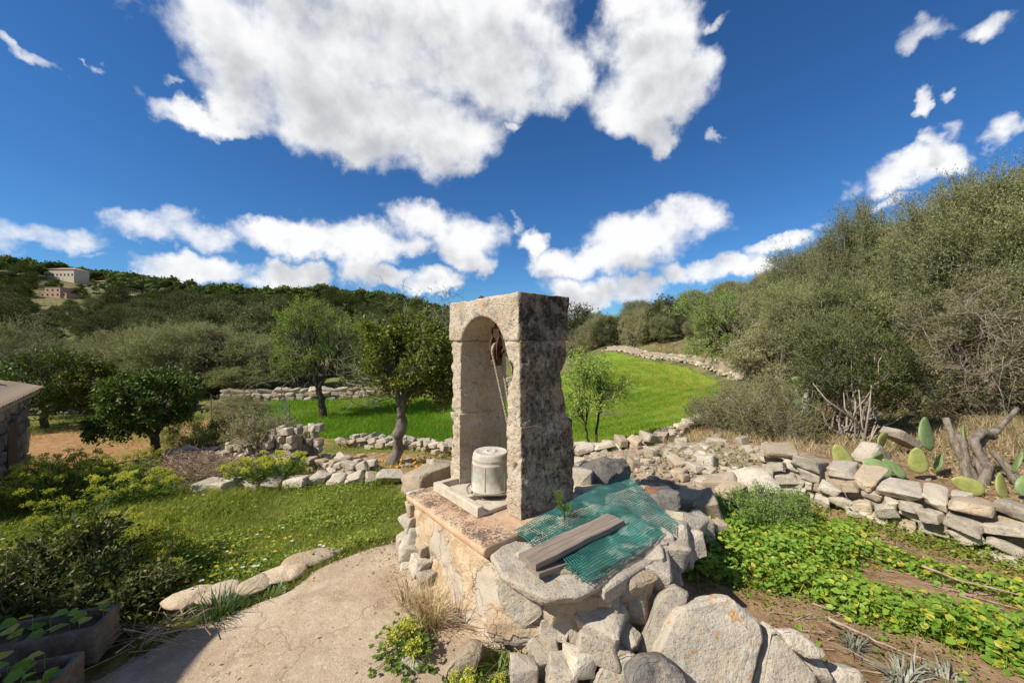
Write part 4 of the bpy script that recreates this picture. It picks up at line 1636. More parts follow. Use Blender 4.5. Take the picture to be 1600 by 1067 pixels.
for k_, (px, py, w_, h_, Y, mt) in enumerate(TOES):
    pix_rock('loose_stone', px, py, w_, h_, Y, 1.0, (rr.uniform(-.3, .3), rr.uniform(-.3, .3), rr.uniform(-1, 1)), detail=2, mat=mt, label=ORD_[k_] + ' of the loose stones tumbled at the well foot', group='stones tumbled at the foot of the well')

# pale bedrock lumps edging the path
EDGE = [(478, 884, 84, 34, 3.42, 'pale ochre rock on the path edge nearest the well'), (432, 908, 70, 26, 3.2, 'pale ochre rock in the middle of the path edge'), (392, 928, 52, 24, 3.06, 'pale ochre rock beside the strap-leaved tuft'),
        (330, 942, 56, 18, 2.95, 'low rock at the shaded end of the path edge'), (286, 945, 60, 20, 2.9, 'low rock under the dark bramble at the path edge')]
for px, py, w_, h_, Y, lb in EDGE:
    p = at(px, py, Y)
    r = np.random.default_rng(px)
    q = unit(r.normal(size=(40, 3))) * np.array([w_ / F * Y * .62, .15, .05]) * r.uniform(.8, 1.1, (40, 1))
    me = hull_mesh(q, 2, .012, 7, px, .2)
    set_smooth(me, True)
    me.materials.append(M['edge_rock'])
    tag(obj('edge_rock', me, None, (p[0], p[1] + .06, -.02), (0, 0, .55)), lb, 'rock')
tag(pix_rock('loose_stone', 600, 938, 24, 8, 2.9, 1.4, detail=1, mat='rubble'), 'small flat stone on the path by the dry grass', 'rock')


# ------------------------------------------------------------------ dry stone walls
def dry_wall(name, label, cat, line, height, thick, size, mats=('stone',), detail=1, ends=True, seed=1, courses=None, cap=True, cap_scale=1.5, group=None, jitter=1.0, zoff=0.0, maxn=290, core=True, hfun=None):
    line = np.array(line, float)
    root = thing(name, label, cat, (line[0][0], line[0][1], gz(*line[0])), 0, group)
    r = random.Random(seed)
    d = np.concatenate([[0], np.cumsum(np.hypot(*np.diff(line, axis=0).T))])
    L = d[-1]
    def P(s):
        return np.array([np.interp(s, d, line[:, 0]), np.interp(s, d, line[:, 1])])
    def tang(s):
        q = P(min(s + .2, L)) - P(max(s - .2, 0))
        return q / np.linalg.norm(q)
    n = 0
    hh = height
    nc = courses or max(1, int(round(hh / (size * .62))))
    faces = (-1, 1)
    for c in range(nc):
        topc = c == nc - 1
        h = hh / nc
        for f in ((0,) if (topc and cap) else faces):
            s = r.uniform(-.3, .3) * size
            while s < L:
                ln = size * r.uniform(.6, 1.5) * (cap_scale if topc and cap else 1)
                if n >= maxn:
                    break
                sm = s + ln / 2
                if 0 <= sm <= L:
                    local_h = hfun(sm / L) if hfun else 1.0
                    z = (c + .5) * h
                    if z <= local_h * hh + .01:
                        t = tang(sm)
                        nn = np.array([-t[1], t[0]])
                        q = P(sm) + nn * f * (thick / 2 - size * .28) + nn * r.uniform(-.05, .05) * jitter
                        ang = math.atan2(t[1], t[0])
                        zz = gz(q[0], q[1]) + z + zoff + r.uniform(-.15, .15) * h * jitter
                        dep = thick * .95 if topc and cap else size * r.uniform(.8, 1.1)
                        put_rock('stone', (q[0], q[1], zz), (ln * 1.04, dep, h * r.uniform(1.0, 1.35)), (r.uniform(-.12, .12) * jitter, r.uniform(-.18, .18) * jitter, ang + r.uniform(-.25, .25)), detail, r.choice(mats), root)
                        n += 1
                s += ln * .95
    if core:
        G = Geo()
        N = max(3, int(L / .5))
        for i in range(N):
            ins_ = min(.3 * L, thick * .55)
            s0, s1 = ins_ + (L - 2 * ins_) * i / N, ins_ + (L - 2 * ins_) * (i + 1) / N
            lh = (hfun((s0 + s1) / 2 / L) if hfun else 1.0) * hh * .78
            a, b = P(s0), P(s1)
            t = unit((b - a)[None])[0]
            nn = np.array([-t[1], t[0]]) * thick * .26
            V = []
            for q in (a, b):
                z = gz(*q)
                for sgn in (-1, 1):
                    V.append((*(q + nn * sgn), z - .15))
                    V.append((*(q + nn * sgn), z + lh))
            G.add(np.array(V) - np.array([line[0][0], line[0][1], root.location[2]]), [(0, 1, 3, 2), (4, 6, 7, 5), (0, 4, 5, 1), (2, 3, 7, 6), (1, 5, 7, 3), (0, 2, 6, 4)])
        obj('rubble_core', G.mesh("core", [M['rubble']]), root)  # plain box infill, added to block light through the gaps
    return root


# garden wall on the right
dry_wall('dry_stone_wall', 'low dry stone wall in front of the prickly pears', 'wall', [(3.35, 5.15), (3.7, 4.95), (4.35, 4.1), (4.9, 3.2), (5.3, 2.3)], .43, .52, .19, ('stone', 'stone', 'stone', 'pale_stone', 'rubble'), 2, seed=5, courses=4, cap_scale=1.5, jitter=1.9)
# rocks closing the plot towards the well
NE = [(1238, 772, 60, 56, 4.8), (1190, 778, 84, 62, 4.6), (1112, 808, 54, 60, 3.9), (1150, 782, 50, 40, 4.4), (1090, 790, 50, 36, 4.0), (1165, 760, 60, 30, 4.9), (1100, 830, 40, 40, 3.6), (1215, 755, 56, 30, 5.1), (1130, 765, 60, 30, 4.7), (1125, 835, 34, 30, 3.7)]
ORD = ['leftmost', 'second', 'third', 'fourth', 'fifth', 'sixth', 'seventh', 'eighth', 'ninth', 'tenth', 'eleventh', 'twelfth', 'thirteenth', 'fourteenth', 'fifteenth', 'sixteenth', 'seventeenth', 'eighteenth']
def nth(k):
    return ORD[k] + ('' if k == 0 else ' from the left')
NE.sort()
for k, (px, py, w_, h_, Y) in enumerate(NE):
    pix_rock('loose_stone', px, py, w_, h_, Y, 1.0, (rr.uniform(-.25, .25), rr.uniform(-.25, .25), rr.uniform(-.8, .8)), detail=2, mat=rr.choice(['stone', 'pale_stone', 'rubble']), label=nth(k) + ' of the tumbled blocks between well and garden plot', group='tumbled blocks along the garden edge')

# ruined wall on the left, low rows and field walls
dry_wall('ruined_wall', 'ruined dry stone wall stub overgrown by shrubs left of the orange trees', 'wall', [(-5.75, 8.1), (-4.9, 7.8), (-3.95, 7.45)], .80, .6, .155, ('stone', 'rubble', 'stone'), 1, seed=8, courses=6, cap=False, hfun=lambda u: .45 + .75 * u, jitter=1.6)
dry_wall('stone_row', 'low row of pale rocks edging the lawn', 'wall', [(-4.9, 6.05), (-4.2, 6.0), (-3.3, 6.25), (-2.4, 6.4), (-1.7, 6.5)], .14, .5, .25, ('pale_stone', 'stone'), 2, seed=9, courses=1, cap=True, cap_scale=1.3, jitter=1.5, core=False)
dry_wall('stone_row', 'loose rocks stepping down from the ruined wall stub', 'wall', [(-3.75, 7.4), (-3.0, 7.0), (-2.55, 6.75)], .24, .5, .2, ('pale_stone', 'stone', 'rubble'), 1, seed=10, courses=2, cap=False, jitter=2.2, core=False)
dry_wall('field_wall', 'low dry stone wall along the far left edge of the green field', 'wall', [(-12.5, 16.6), (-9.5, 16.9), (-6.5, 17.2), (-2.5, 18.2), (.5, 19.8)], .50, .6, .34, ('stone', 'rubble'), 1, seed=12, courses=3, jitter=1.3)
dry_wall('stone_row', 'loose stones along the near edge of the field behind the leaning tree', 'wall', [(-4.4, 10.2), (-3.2, 9.8), (-1.9, 9.6), (-1.3, 8.9)], .22, .7, .21, ('stone', 'rubble', 'pale_stone'), 1, seed=13, courses=2, cap=False, jitter=2.5, core=False)
dry_wall('stone_row', 'flat stones along the near edge of the field right of the pillar', 'wall', [(.9, 8.6), (1.6, 8.5), (2.4, 8.3), (3.1, 8.6)], .28, .6, .36, ('pale_stone', 'stone', 'rubble'), 1, seed=14, courses=2, cap=False, jitter=2.0, core=False)
dry_wall('stone_row', 'broken stone kerb between field and bushy bank', 'wall', [(3.3, 8.9), (4.6, 10.2), (6.8, 12.2), (8.4, 14.2)], .20, .45, .24, ('pale_stone', 'stone', 'rubble'), 1, seed=15, courses=2, cap=False, jitter=2.0, core=False)
dry_wall('field_wall', 'tumbled stone wall climbing along the right edge of the field', 'wall', [(10.6, 16.2), (11.5, 19), (11.8, 23), (11.4, 28), (10.4, 34), (9.2, 37.5)], .36, .9, .28, ('stone', 'rubble', 'pale_stone'), 1, seed=16, courses=3, jitter=2.0)
dry_wall('field_wall', 'short stone terrace wall behind the crooked almond tree', 'wall', [(12.2, 17.0), (13.4, 17.6), (14.8, 17.4)], .7, .7, .36, ('rubble', 'stone'), 1, seed=17, courses=3, jitter=2.0)
dry_wall('field_wall', 'heap of stones under the bushes at the head of the field', 'wall', [(11.2, 37.5), (13.0, 38.2), (14.6, 37.6)], .8, 1.2, .55, ('pale_stone', 'stone'), 1, seed=18, courses=2, cap=False, jitter=2.5, core=False)
dry_wall('orchard_wall', 'low shaded stone wall behind the far orange trees', 'wall', [(-17.5, 13.6), (-14.5, 14.2), (-12.2, 14.6)], .55, .5, .34, ('dark_stone', 'stone'), 1, seed=19, courses=3)

# loose stones: the ones one can pick out are things, the gravel between them is stuff
GR = 'loose limestone rubble between the well and the field'
for k in range(230):
    x, y = rr.gauss(2.4, 1.05), rr.gauss(5.6, .85)
    if y < 4.3 or (x < .7 and y < 4.5):
        continue
    s = min(.24, .055 + rr.expovariate(19))
    put_rock('loose_stone', (x, y, gz(x, y) + s * .18), (s * rr.uniform(.9, 1.6), s * rr.uniform(.8, 1.2), s * rr.uniform(.45, .8)), (rr.uniform(-.3, .3), rr.uniform(-.3, .3), rr.uniform(0, 6)), 1, rr.choice(['rubble', 'pale_stone', 'stone']), None,
             'loose chunk of pale rubble on the stony ground behind the well', 'rock', GR)
for k in range(60):
    x, y = rr.uniform(-3.4, -.7), rr.uniform(6.9, 8.9)
    s = .05 + rr.expovariate(22)
    put_rock('loose_stone', (x, y, gz(x, y) + s * .15), (s * 1.3, s, s * .6), (0, 0, rr.uniform(0, 6)), 0, 'rubble', None, 'small stone on the bare soil round the leaning orange tree', 'rock', 'small stones round the leaning tree')


def gravel(name, label, pts, smin, smax, mat, seed):
    r = np.random.default_rng(seed)
    bases = []
    for k in range(8):
        bm = bmesh.new()
        bm.from_mesh(ROCK[0][k])
        bmesh.ops.triangulate(bm, faces=bm.faces[:])
        bm.verts.index_update()
        bases.append((np.array([v.co[:] for v in bm.verts]), np.array([[v.index for v in f.verts] for f in bm.faces])))
        bm.free()
    G = Geo()
    z = ground_z(pts[:, 0], pts[:, 1])
    for k in range(len(pts)):
        V, T = bases[r.integers(8)]
        s = smin + (smax - smin) * r.random() ** 3
        a = r.uniform(0, 6.28)
        c, sn = math.cos(a), math.sin(a)
        q = V * np.array([1.3, 1.0, .7]) * s
        q = np.stack([q[:, 0] * c - q[:, 1] * sn, q[:, 0] * sn + q[:, 1] * c, q[:, 2]], 1)
        G.add(q + np.array([pts[k, 0], pts[k, 1], z[k] + s * .12]), None, T)
    tag(obj(name, G.mesh(name, [mat])), label, None, None, 'stuff')


r_ = np.random.default_rng(2)
p = np.concatenate([np.stack([r_.normal(2.4, 1.1, 2200), r_.normal(5.6, .85, 2200)], 1), np.stack([r_.uniform(.6, 3.4, 300), r_.uniform(6.5, 8.6, 300)], 1)])
p = p[(p[:, 1] > 4.4)]
gravel('rubble', 'pale stone rubble and chips behind the well', p, .015, .085, M['rubble'], 3)
p = np.stack([r_.uniform(-2.3, .0, 700), r_.uniform(1.9, 3.7, 700)], 1)
p = p[in_poly(p[:, 0], p[:, 1], PATH_POLY)]
p = p[(r_.random(len(p)) < .35) | (poly_dist(p[:, 0], p[:, 1], [(-.1, 2.45), (-.9, 3.5)], False) < .35)]
gravel('pebbles', 'small pebbles and chips scattered on the rock path', p, .006, .026, M['pale_stone'], 4)
p = np.stack([r_.uniform(.9, 5.4, 900), r_.uniform(1.4, 4.7, 900)], 1)
p = p[in_poly(p[:, 0], p[:, 1], GARDEN_POLY)]
gravel('soil_clods', 'small stones and clods on the garden soil', p, .008, .045, M['rubble'], 5)


# ------------------------------------------------------------------ trees
def branch(p0, p1, r0, r1, n=7, wob=.12, sag=0.0, r=None):
    r = r or np.random.default_rng(1)
    p0, p1 = np.asarray(p0, float), np.asarray(p1, float)
    L = np.linalg.norm(p1 - p0)
    t = np.linspace(0, 1, n)[:, None]
    P = p0 + (p1 - p0) * t
    w = np.cumsum(r.normal(size=(n, 3)), axis=0)
    w = w - t * w[-1]
    P = P + w * wob * L / math.sqrt(n) * np.sin(t * np.pi) ** .5
    P[:, 2] += sag * L * np.sin(t[:, 0] * np.pi)
    return P, np.linspace(r0, r1, n)


def clumps_in(center, radii, n, cr, seed, shell=.55, zcut=-1.0):
    """clump centres spread through an ellipsoid, more of them towards its skin"""
    r = np.random.default_rng(seed)
    out = []
    c, rad = np.array(center, float), np.array(radii, float)
    tries = 0
    while len(out) < n and tries < n * 60:
        tries += 1
        d = unit(r.normal(size=3))
        q = d * (shell + (1 - shell) * r.random() ** .6)
        if q[2] < zcut:
            continue
        p = c + q * rad
        size = cr * r.uniform(.65, 1.3)
        if all(np.linalg.norm((p - o[:3]) / np.maximum(rad, .2)) > .22 * (tries < n * 25) for o in out):
            out.append((*p, size))
    return np.array(out)


def crown_geo(clumps, twigs, per, LL, LW, seed, center, twig_len=.9, up=.25, out=.9, twig_r=.004, droop=0.0, leaf_spread=.5, show_twigs=True, rnd=.6, flat=.0, narrow=False, twig_base=.3, bias=.0):
    r = np.random.default_rng(seed)
    C = np.repeat(clumps[:, :3], twigs, 0)
    S = np.repeat(clumps[:, 3], twigs)[:, None]
    n = len(C)
    radial = unit(C - np.asarray(center)[None])
    o = C + r.normal(size=(n, 3)) * S * twig_base
    d = unit(radial * out + unit(o - C) * .6 + np.array([0, 0, up]) + r.normal(size=(n, 3)) * rnd)
    Lt = S * twig_len * r.uniform(.5, 1.25, (n, 1))
    e = o + d * Lt
    e[:, 2] -= droop * Lt[:, 0]
    G = Geo()
    if show_twigs:
        V, Q = sticks(o - d * Lt * .25, e, np.full(n, twig_r), np.full(n, twig_r * .4))
        G.add(V, Q, m=1)
    t = r.uniform(.15, 1.05, (n, per, 1))
    P = o[:, None] + (e - o)[:, None] * t + r.normal(size=(n, per, 3)) * .02 * LL / .05
    ax = unit((e - o)[:, None] * np.ones((1, per, 1)) / np.maximum(Lt[:, None], 1e-6) * (1 - leaf_spread) + r.normal(size=(n, per, 3)) * leaf_spread + np.array([0, 0, up * .4 - droop * .6]))
    P, ax = P.reshape(-1, 3), ax.reshape(-1, 3)
    m = len(P)
    nrm = unit(r.normal(size=(m, 3)) * .7 + np.array([0, 0, .6]) + np.repeat(radial, per, 0) * .5)
    if narrow:
        V, T = slips(P, ax, LL * r.uniform(.65, 1.25, m), LW * r.uniform(.7, 1.2, m), nrm, r)
        G.add(V, None, T, m=0)
        return G
    V, Q = leaves(P, ax, LL * r.uniform(.65, 1.25, m), LW * r.uniform(.7, 1.2, m), nrm, .12, r)
    G.add(V, Q, m=0)
    return G


def limbs_geo(base, fork, clumps, r_base, r_fork, seed, mains=4, lean=None, wob=.10, sub_r=.35, flare=1.3, sides=8, knots=0.0, max_sub=60):
    """tapered trunk from base to fork, main limbs, and a smaller limb to every clump"""
    r = np.random.default_rng(seed)
    G = Geo()
    base, fork = np.asarray(base, float), np.asarray(fork, float)
    P, Rd = branch(base - np.array([0, 0, .12]), fork, r_base, r_fork, 10, wob, 0, r)
    Rd = Rd * (1 + (flare - 1) * np.exp(-np.linspace(0, 6, 10)))
    if knots:
        Rd = Rd * (1 + knots * r.uniform(-.5, 1, 10))
    G.add(*tube(P, Rd, sides)[:2])
    cc = clumps[:, :3]
    # cluster the clumps by direction from the fork
    k = min(mains, len(cc))
    az = np.arctan2(cc[:, 1] - fork[1], cc[:, 0] - fork[0])
    order = np.argsort(az)
    groups = np.array_split(order, k)
    for g in groups:
        if len(g) == 0:
            continue
        mid = fork + (cc[g].mean(0) - fork) * .62
        Pm, Rm = branch(fork - (fork - P[-2]) * .3, mid, r_fork * .72, r_fork * .36, 8, .14, .05, r)
        G.add(*tube(Pm, Rm, max(5, sides - 2))[:2])
        for i in g[:max_sub]:
            j = r.integers(3, 8)
            j = min(j, 7)
            Pb, Rb = branch(Pm[j], cc[i], max(Rm[j] * sub_r * 1.5, .006), max(r_fork * .08, .003), 6, .16, .04, r)
            G.add(*tube(Pb, Rb, 4)[:2])
    return G


def tree(name, label, cat, loc, clumps, fork, r_base, r_fork, seed, leaf_mat_, bark, tw, per, LL, LW, mains=4, base=(0, 0, 0), group=None, center=None, limb_kw=None, **kw):
    root = thing(name, label, cat, loc, 0, group)
    ctr = np.array(center) if center is not None else clumps[:, :3].mean(0) - np.array([0, 0, .2])
    G = limbs_geo(base, fork, clumps, r_base, r_fork, seed, mains, **(limb_kw or {}))
    obj('trunk', G.mesh("trunk", [bark], True), root)
    obj('crown', crown_geo(clumps, tw, per, LL, LW, seed + 1, ctr, **kw).mesh("crown", [leaf_mat_, M['twig']]), root)
    return root


def fruit(root, n, clumps, seed, r_=.035):
    r = np.random.default_rng(seed)
    V, Q = lathe([(0.001, -1), (.5, -.86), (.87, -.5), (1, 0), (.87, .5), (.5, .86), (.001, 1)], 9)
    me = np_mesh("orange", V * r_, [Q], [M['orange_fruit']], True)
    for k in range(n):
        c = clumps[r.integers(len(clumps))]
        obj('orange', me, root, c[:3] + unit(r.normal(size=3)) * c[3] * .9)


# orange tree in front, round and dark
gp = lambda px, py, Y: at(px, py, Y)
def base_at(px, Y):
    x = (px - 800) / F * Y
    return np.array([x, Y, gz(x, Y)])


b = base_at(245, 8.3)
cl = clumps_in((-.12, 0, 1.25), (.80, .80, .56), 46, .22, 3, .55, -.75)
cl2 = clumps_in((-.62, -.1, .82), (.36, .5, .28), 10, .19, 4, .4)
cl = np.concatenate([cl, cl2])
tree('orange_tree', 'round dark green orange tree with a short trunk on the ochre soil', 'tree', b, cl, (-.05, 0, .48), .085, .075, 20, M['orange_leaf'], M['dark_bark'], 26, 12, .085, .045, 5, limb_kw={'wob': .12}, up=.2, droop=.1, twig_len=.8)
b = base_at(140, 11.8)
cl = clumps_in((0, 0, 1.25), (.72, .75, .62), 34, .25, 6, .5, -.8)
t1 = tree('orange_tree', 'lighter orange tree with a few fruits behind the round dark one', 'tree', b, cl, (.0, 0, .5), .085, .07, 24, M['orange_leaf_light'], M['dark_bark'], 22, 11, .09, .048, 4, up=.2, droop=.1, twig_len=.8)
fruit(t1, 9, cl, 3, .04)
b = base_at(72, 11.6)
cl = clumps_in((0, 0, 1.35), (1.25, 1.1, .9), 40, .36, 8, .5, -.8)
tree('orange_tree', 'dark orange tree beside the old stone shed', 'tree', b, cl, (.0, 0, .55), .09, .08, 28, M['orange_leaf'], M['dark_bark'], 22, 11, .095, .05, 4, up=.2, droop=.1, twig_len=.8)
b = base_at(20, 12.5)
cl = clumps_in((0, 0, 2.0), (1.7, 1.3, 1.0), 46, .4, 9, .4, -.8)
tree('olive_tree', 'grey green olive tree rising behind the shed roof', 'tree', b, cl, (.1, 0, .9), .12, .1, 32, M['olive_leaf'], M['pale_bark'], 36, 9, .075, .022, 4, up=.3, twig_len=1.0)

# leaning orange tree left of the pillar
b = base_at(613, 7.5)
cl = clumps_in((.42, 0, 2.05), (.72, .72, .68), 40, .27, 12, .5, -.85)
cl2 = clumps_in((-.15, 0, 2.35), (.42, .5, .36), 13, .2, 13, .4)
cl3 = clumps_in((.75, .1, 1.62), (.5, .5, .35), 12, .22, 14, .4)
cl = np.concatenate([cl, cl2, cl3])
tl = tree('orange_tree', 'orange tree with a crooked leaning trunk just left of the pillar', 'tree', b, cl, (.16, .0, 1.12), .105, .085, 36, M['orange_leaf_light'], M['bark'], 26, 11, .078, .042, 5,
          limb_kw={'wob': .16, 'knots': .35}, up=.2, twig_len=.9, rnd=.8)
r = np.random.default_rng(4)
G = Geo()
for k in range(16):                                                    # bare twigs on its left
    p0 = np.array([.0, .0, 1.45]) + r.normal(size=3) * np.array([.15, .2, .2])
    p1 = p0 + np.array([-r.uniform(.4, 1.0), r.normal() * .3, r.uniform(-.1, .55)])
    P, Rd = branch(p0, p1, .013, .004, 6, .18, 0, r)
    G.add(*tube(P, Rd, 4)[:2])
    for q in range(4):
        i = r.integers(2, 6)
        V, Q = sticks(P[i:i + 1], P[i:i + 1] + r.normal(size=(1, 3)) * .16 + np.array([-.08, 0, .06]), [.004], [.002])
        G.add(V, Q)
tag(obj('bare_twigs', G.mesh("bare_twigs", [M['twig']]), tl), kind='stuff')
# tall almond at the field's left
b = base_at(503, 13.6)
cl = np.concatenate([clumps_in((-.55, 0, 3.45), (.85, .9, .62), 20, .30, 21, .3), clumps_in((.75, .2, 2.75), (1.15, 1.0, .85), 30, .30, 22, .35),
                     clumps_in((-.75, -.1, 2.25), (.8, .9, .8), 14, .28, 23, .4), clumps_in((1.2, .1, 1.75), (.7, .7, .4), 9, .26, 24, .4)])
ta = tree('almond_tree', 'tall airy almond tree with fresh green leaves and bare grey twigs in the field', 'tree', b, cl, (-.12, 0, 1.05), .13, .10, 44, M['almond_leaf'], M['dark_bark'], 18, 13, .088, .032, 4,
          limb_kw={'wob': .10, 'sub_r': .45}, up=.35, twig_len=1.2, rnd=.9, twig_r=.006)


def bare_spray(root, n, box_c, box_r, seed, length=.8, mat='twig', rad=.006, tilt=(0, 0, .3)):
    r = np.random.default_rng(seed)
    G = Geo()
    for k in range(n):
        p0 = np.array(box_c) + r.uniform(-1, 1, 3) * np.array(box_r)
        d = unit((r.normal(size=3) + np.array(tilt))[None])[0]
        P, Rd = branch(p0, p0 + d * length * r.uniform(.6, 1.3), rad, rad * .4, 5, .15, 0, r)
        G.add(*tube(P, Rd, 3)[:2])
        m = 5
        i = r.integers(1, 5, m)
        e = P[i] + unit(r.normal(size=(m, 3)) + d * .8) * length * r.uniform(.2, .5, (m, 1))
        G.add(*sticks(P[i], e, np.full(m, rad * .5), np.full(m, rad * .25)))
    return tag(obj('bare_twigs', G.mesh("bare_twigs", [M[mat]]), root), kind='stuff')


bare_spray(ta, 70, (-.9, -.2, 2.0), (.9, .8, .9), 5, .9, 'twig', .008)
bare_spray(ta, 45, (.9, 0, 2.0), (.9, .8, .7), 6, .8, 'twig', .008)

# young almond right of the pillar
b = base_at(928, 9.2)
cl = np.concatenate([clumps_in((-.05, 0, 2.05), (.62, .55, .45), 16, .2, 31, .3), clumps_in((.2, 0, 1.5), (.62, .55, .4), 15, .2, 32, .35), clumps_in((-.45, 0, 1.25), (.42, .45, .4), 10, .2, 33, .35)])
root = thing('almond_tree', 'young almond tree with a slim forked trunk at the near field edge', 'tree', b)
G = Geo()
r = np.random.default_rng(8)
for tip, rb in (((.25, 0, 1.5), .036), ((-.42, 0, 1.05), .032)):
    P, Rd = branch((0, 0, -.1), (0.0, 0, .12), .05, .045, 4, .03, 0, r)
    G.add(*tube(P, Rd, 7)[:2])
    P, Rd = branch((0, 0, .1), tip, rb, rb * .55, 8, .10, .04, r)
    G.add(*tube(P, Rd, 6)[:2])
    for i, c in enumerate(cl):
        if (c[0] > -.1) == (tip[0] > 0):
            Pb, Rb = branch(P[r.integers(4, 8)], c[:3], rb * .45, .004, 6, .14, .04, r)
            G.add(*tube(Pb, Rb, 4)[:2])
obj('trunk', G.mesh("trunk", [M['dark_bark']], True), root)
obj('crown', crown_geo(cl, 13, 9, .082, .033, 77, (0, 0, .9), up=.1, droop=.25, twig_len=1.3, rnd=.9, twig_r=.004).mesh("crown", [M['almond_leaf'], M['twig']]), root)

# crooked almond on the right bank
b = base_at(1157, 15.7)
cl = np.concatenate([clumps_in((-1.2, 0, 3.3), (1.3, 1.0, .8), 24, .34, 41, .3), clumps_in((-1.3, -.2, 2.0), (1.1, .9, .6), 16, .32, 42, .3), clumps_in((.3, 0, 2.6), (.8, .8, .8), 14, .34, 43, .3)])
ta = tree('almond_tree', 'crooked half bare almond tree on the bank right of the field', 'tree', b, cl, (.35, 0, 1.25), .17, .12, 48, M['almond_leaf'], M['dark_bark'], 14, 11, .095, .034, 4, limb_kw={'wob': .16, 'sub_r': .5}, up=.2, twig_len=1.2, rnd=.9, twig_r=.007)
bare_spray(ta, 60, (.2, -.2, 2.4), (1.2, .8, 1.0), 9, 1.0, 'twig', .010)
G = Geo()
P, Rd = branch((-.1, -.8, .15), (-1.9, -2.6, -.05), .11, .09, 7, .06, 0, np.random.default_rng(3))
G.add(*tube(np.array(P) + b, Rd, 8))
p = P[3] + b
me = G.mesh("log", [M['pale_bark']], True)
set_coords(me, coords(me) - p)
tag(obj('fallen_log', me, None, p), 'pale fallen tree trunk lying on the bank below the crooked almond', 'log')

# pale bare tree behind the leaning orange tree
b = base_at(655, 19.5)
root = thing('bare_tree', 'leafless grey tree showing over the leaning orange tree', 'tree', b)
cl = clumps_in((0, 0, 3.4), (1.9, 1.2, 1.6), 30, .5, 51, .3)
obj('trunk', limbs_geo((0, 0, 0), (.1, 0, 1.3), cl, .13, .1, 52, 4).mesh("trunk", [M['pale_bark']], True), root)
bare_spray(root, 110, (0, 0, 3.5), (1.8, 1.0, 1.5), 53, .8, 'twig', .012)

# ---- wild olives: a few big crowns, copied with turns of their own
def olive(seed, h, rad, leaf='olive_leaf', tw=62, per=16, LL=.066, LW=.021, ncl=64, name='wild_olive', bare=0, low=.18):
    rz = h * (.5 - low / 2)
    cz = h * low + rz
    cl = clumps_in((0, 0, cz), (rad, rad, rz), ncl, rad * .27, seed, .5, -.92)
    root = thing(name, 'wild olive', 'tree', (0, 0, 0))
    obj('trunk', limbs_geo((0, 0, 0), (.05, .05, h * .25), cl, .11 + .02 * h, .08 + .012 * h, seed + 3, 5, wob=.15).mesh("trunk", [M['pale_bark']], True), root)
    obj('crown', crown_geo(cl, tw, per, LL, LW, seed + 5, (0, 0, h * .3), up=.25, out=.8, twig_len=1.0, rnd=.75, twig_r=.0032, leaf_spread=.5, narrow=True).mesh("crown", [M[leaf], M['twig']]), root)
    if bare:
        bare_spray(root, bare, (0, 0, cz), (rad * .9, rad * .9, rz * .85), seed + 9, rad * .5, 'twig', .007)
    return root


OL = [olive(201, 5.0, 2.2, ncl=95, tw=74, per=16, bare=26, low=.34), olive(202, 4.2, 1.7, ncl=74, tw=66, bare=18, low=.26), olive(203, 3.2, 1.5, 'olive_leaf_dull', ncl=64, tw=60, LL=.07, LW=.023, bare=60, low=.05)]
for o in OL:
    o['group'] = 'wild olives of the thicket on the right'
OLTOP = [float(np.percentile(coords([c for c in o.children if c.name.startswith('crown')][0].data)[:, 2], 99.5)) for o in OL]
OLIVES = [   # px, top py, Y, radius factor, proto, label
    (1525, 284, 9.2, .74, 0, 'largest wild olive, its rounded crown topping the right thicket'),
    (1338, 328, 12.0, .66, 1, 'narrow wild olive standing up as a knob left of the largest crown'),
    (1600, 258, 8.8, .80, 0, 'wild olive at the right end of the thicket reaching highest'),
    (1240, 440, 14.5, .85, 1, 'wild olive on the slope above the crooked almond'),
    (1400, 432, 10.6, .80, 1, 'wild olive filling the middle of the thicket under the knob'),
    (1290, 442, 11.5, .85, 1, 'wild olive between the slope and the lentisk bush'),
    (1545, 430, 7.9, .80, 2, 'drooping grey wild olive over the twisted cactus trunks'),
    (1215, 500, 13.0, .9, 2, 'grey bushy wild olive right of the crooked almond'),
    (1620, 420, 8.0, .85, 1, 'wild olive cut off by the right edge of the view'),
    (1400, 405, 13.5, .85, 0, 'wild olive behind the knob shaped one'),
    (1270, 388, 18.0, 1.0, 0, 'wild olive on the skyline left of the knob shaped one'),
    (1185, 478, 20.5, .9, 2, 'grey wild olive above the end of the tumbled field wall'),
    (1225, 452, 22.0, 1.0, 1, 'wild olive high on the slope behind the crooked almond'),
    (1140, 492, 27.0, .9, 1, 'small wild olive left of the crooked almond on the slope'),
]
used = set()
for k, (px, py, Y, sc, pr, lb) in enumerate(OLIVES):
    x = (px - 800) / F * Y
    z0 = gz(x, Y)
    top = EYE - (py - 535) / F * Y
    hproto = OLTOP[pr]
    sz = (top - z0) / hproto
    sxy = sc
    if pr not in used:
        used.add(pr)
        o = OL[pr]
        o.location = (x, Y, z0)
        o.rotation_euler = (0, 0, k * 1.7)
        o.scale = (sxy, sxy, sz)
        o['label'] = lb
    else:
        copy_thing(OL[pr], (x, Y, z0), k * 1.7, (sxy, sxy, sz), lb)

# pale drooping twigs at the thicket's right end, dead brown ones in its hollow
tw_ = thing('twig_spray', 'pale drooping twigs hanging out of the thicket above the twisted trunks', 'twigs', base_at(1560, 7.0))
bare_spray(tw_, 75, np.array(at(1570, 520, 7.0)) - np.array(tw_.location), (.75, .5, .95), 211, .75, 'pale_bark', .0045, (-.8, -.4, -.25))
tw_ = thing('twig_spray', 'brown dead twigs in the dark hollow under the largest wild olive', 'twigs', base_at(1420, 8.2))
bare_spray(tw_, 150, np.array(at(1430, 590, 8.2)) - np.array(tw_.location), (.9, .5, .6), 212, .6, 'dry_twig', .006, (0, -.3, .2))

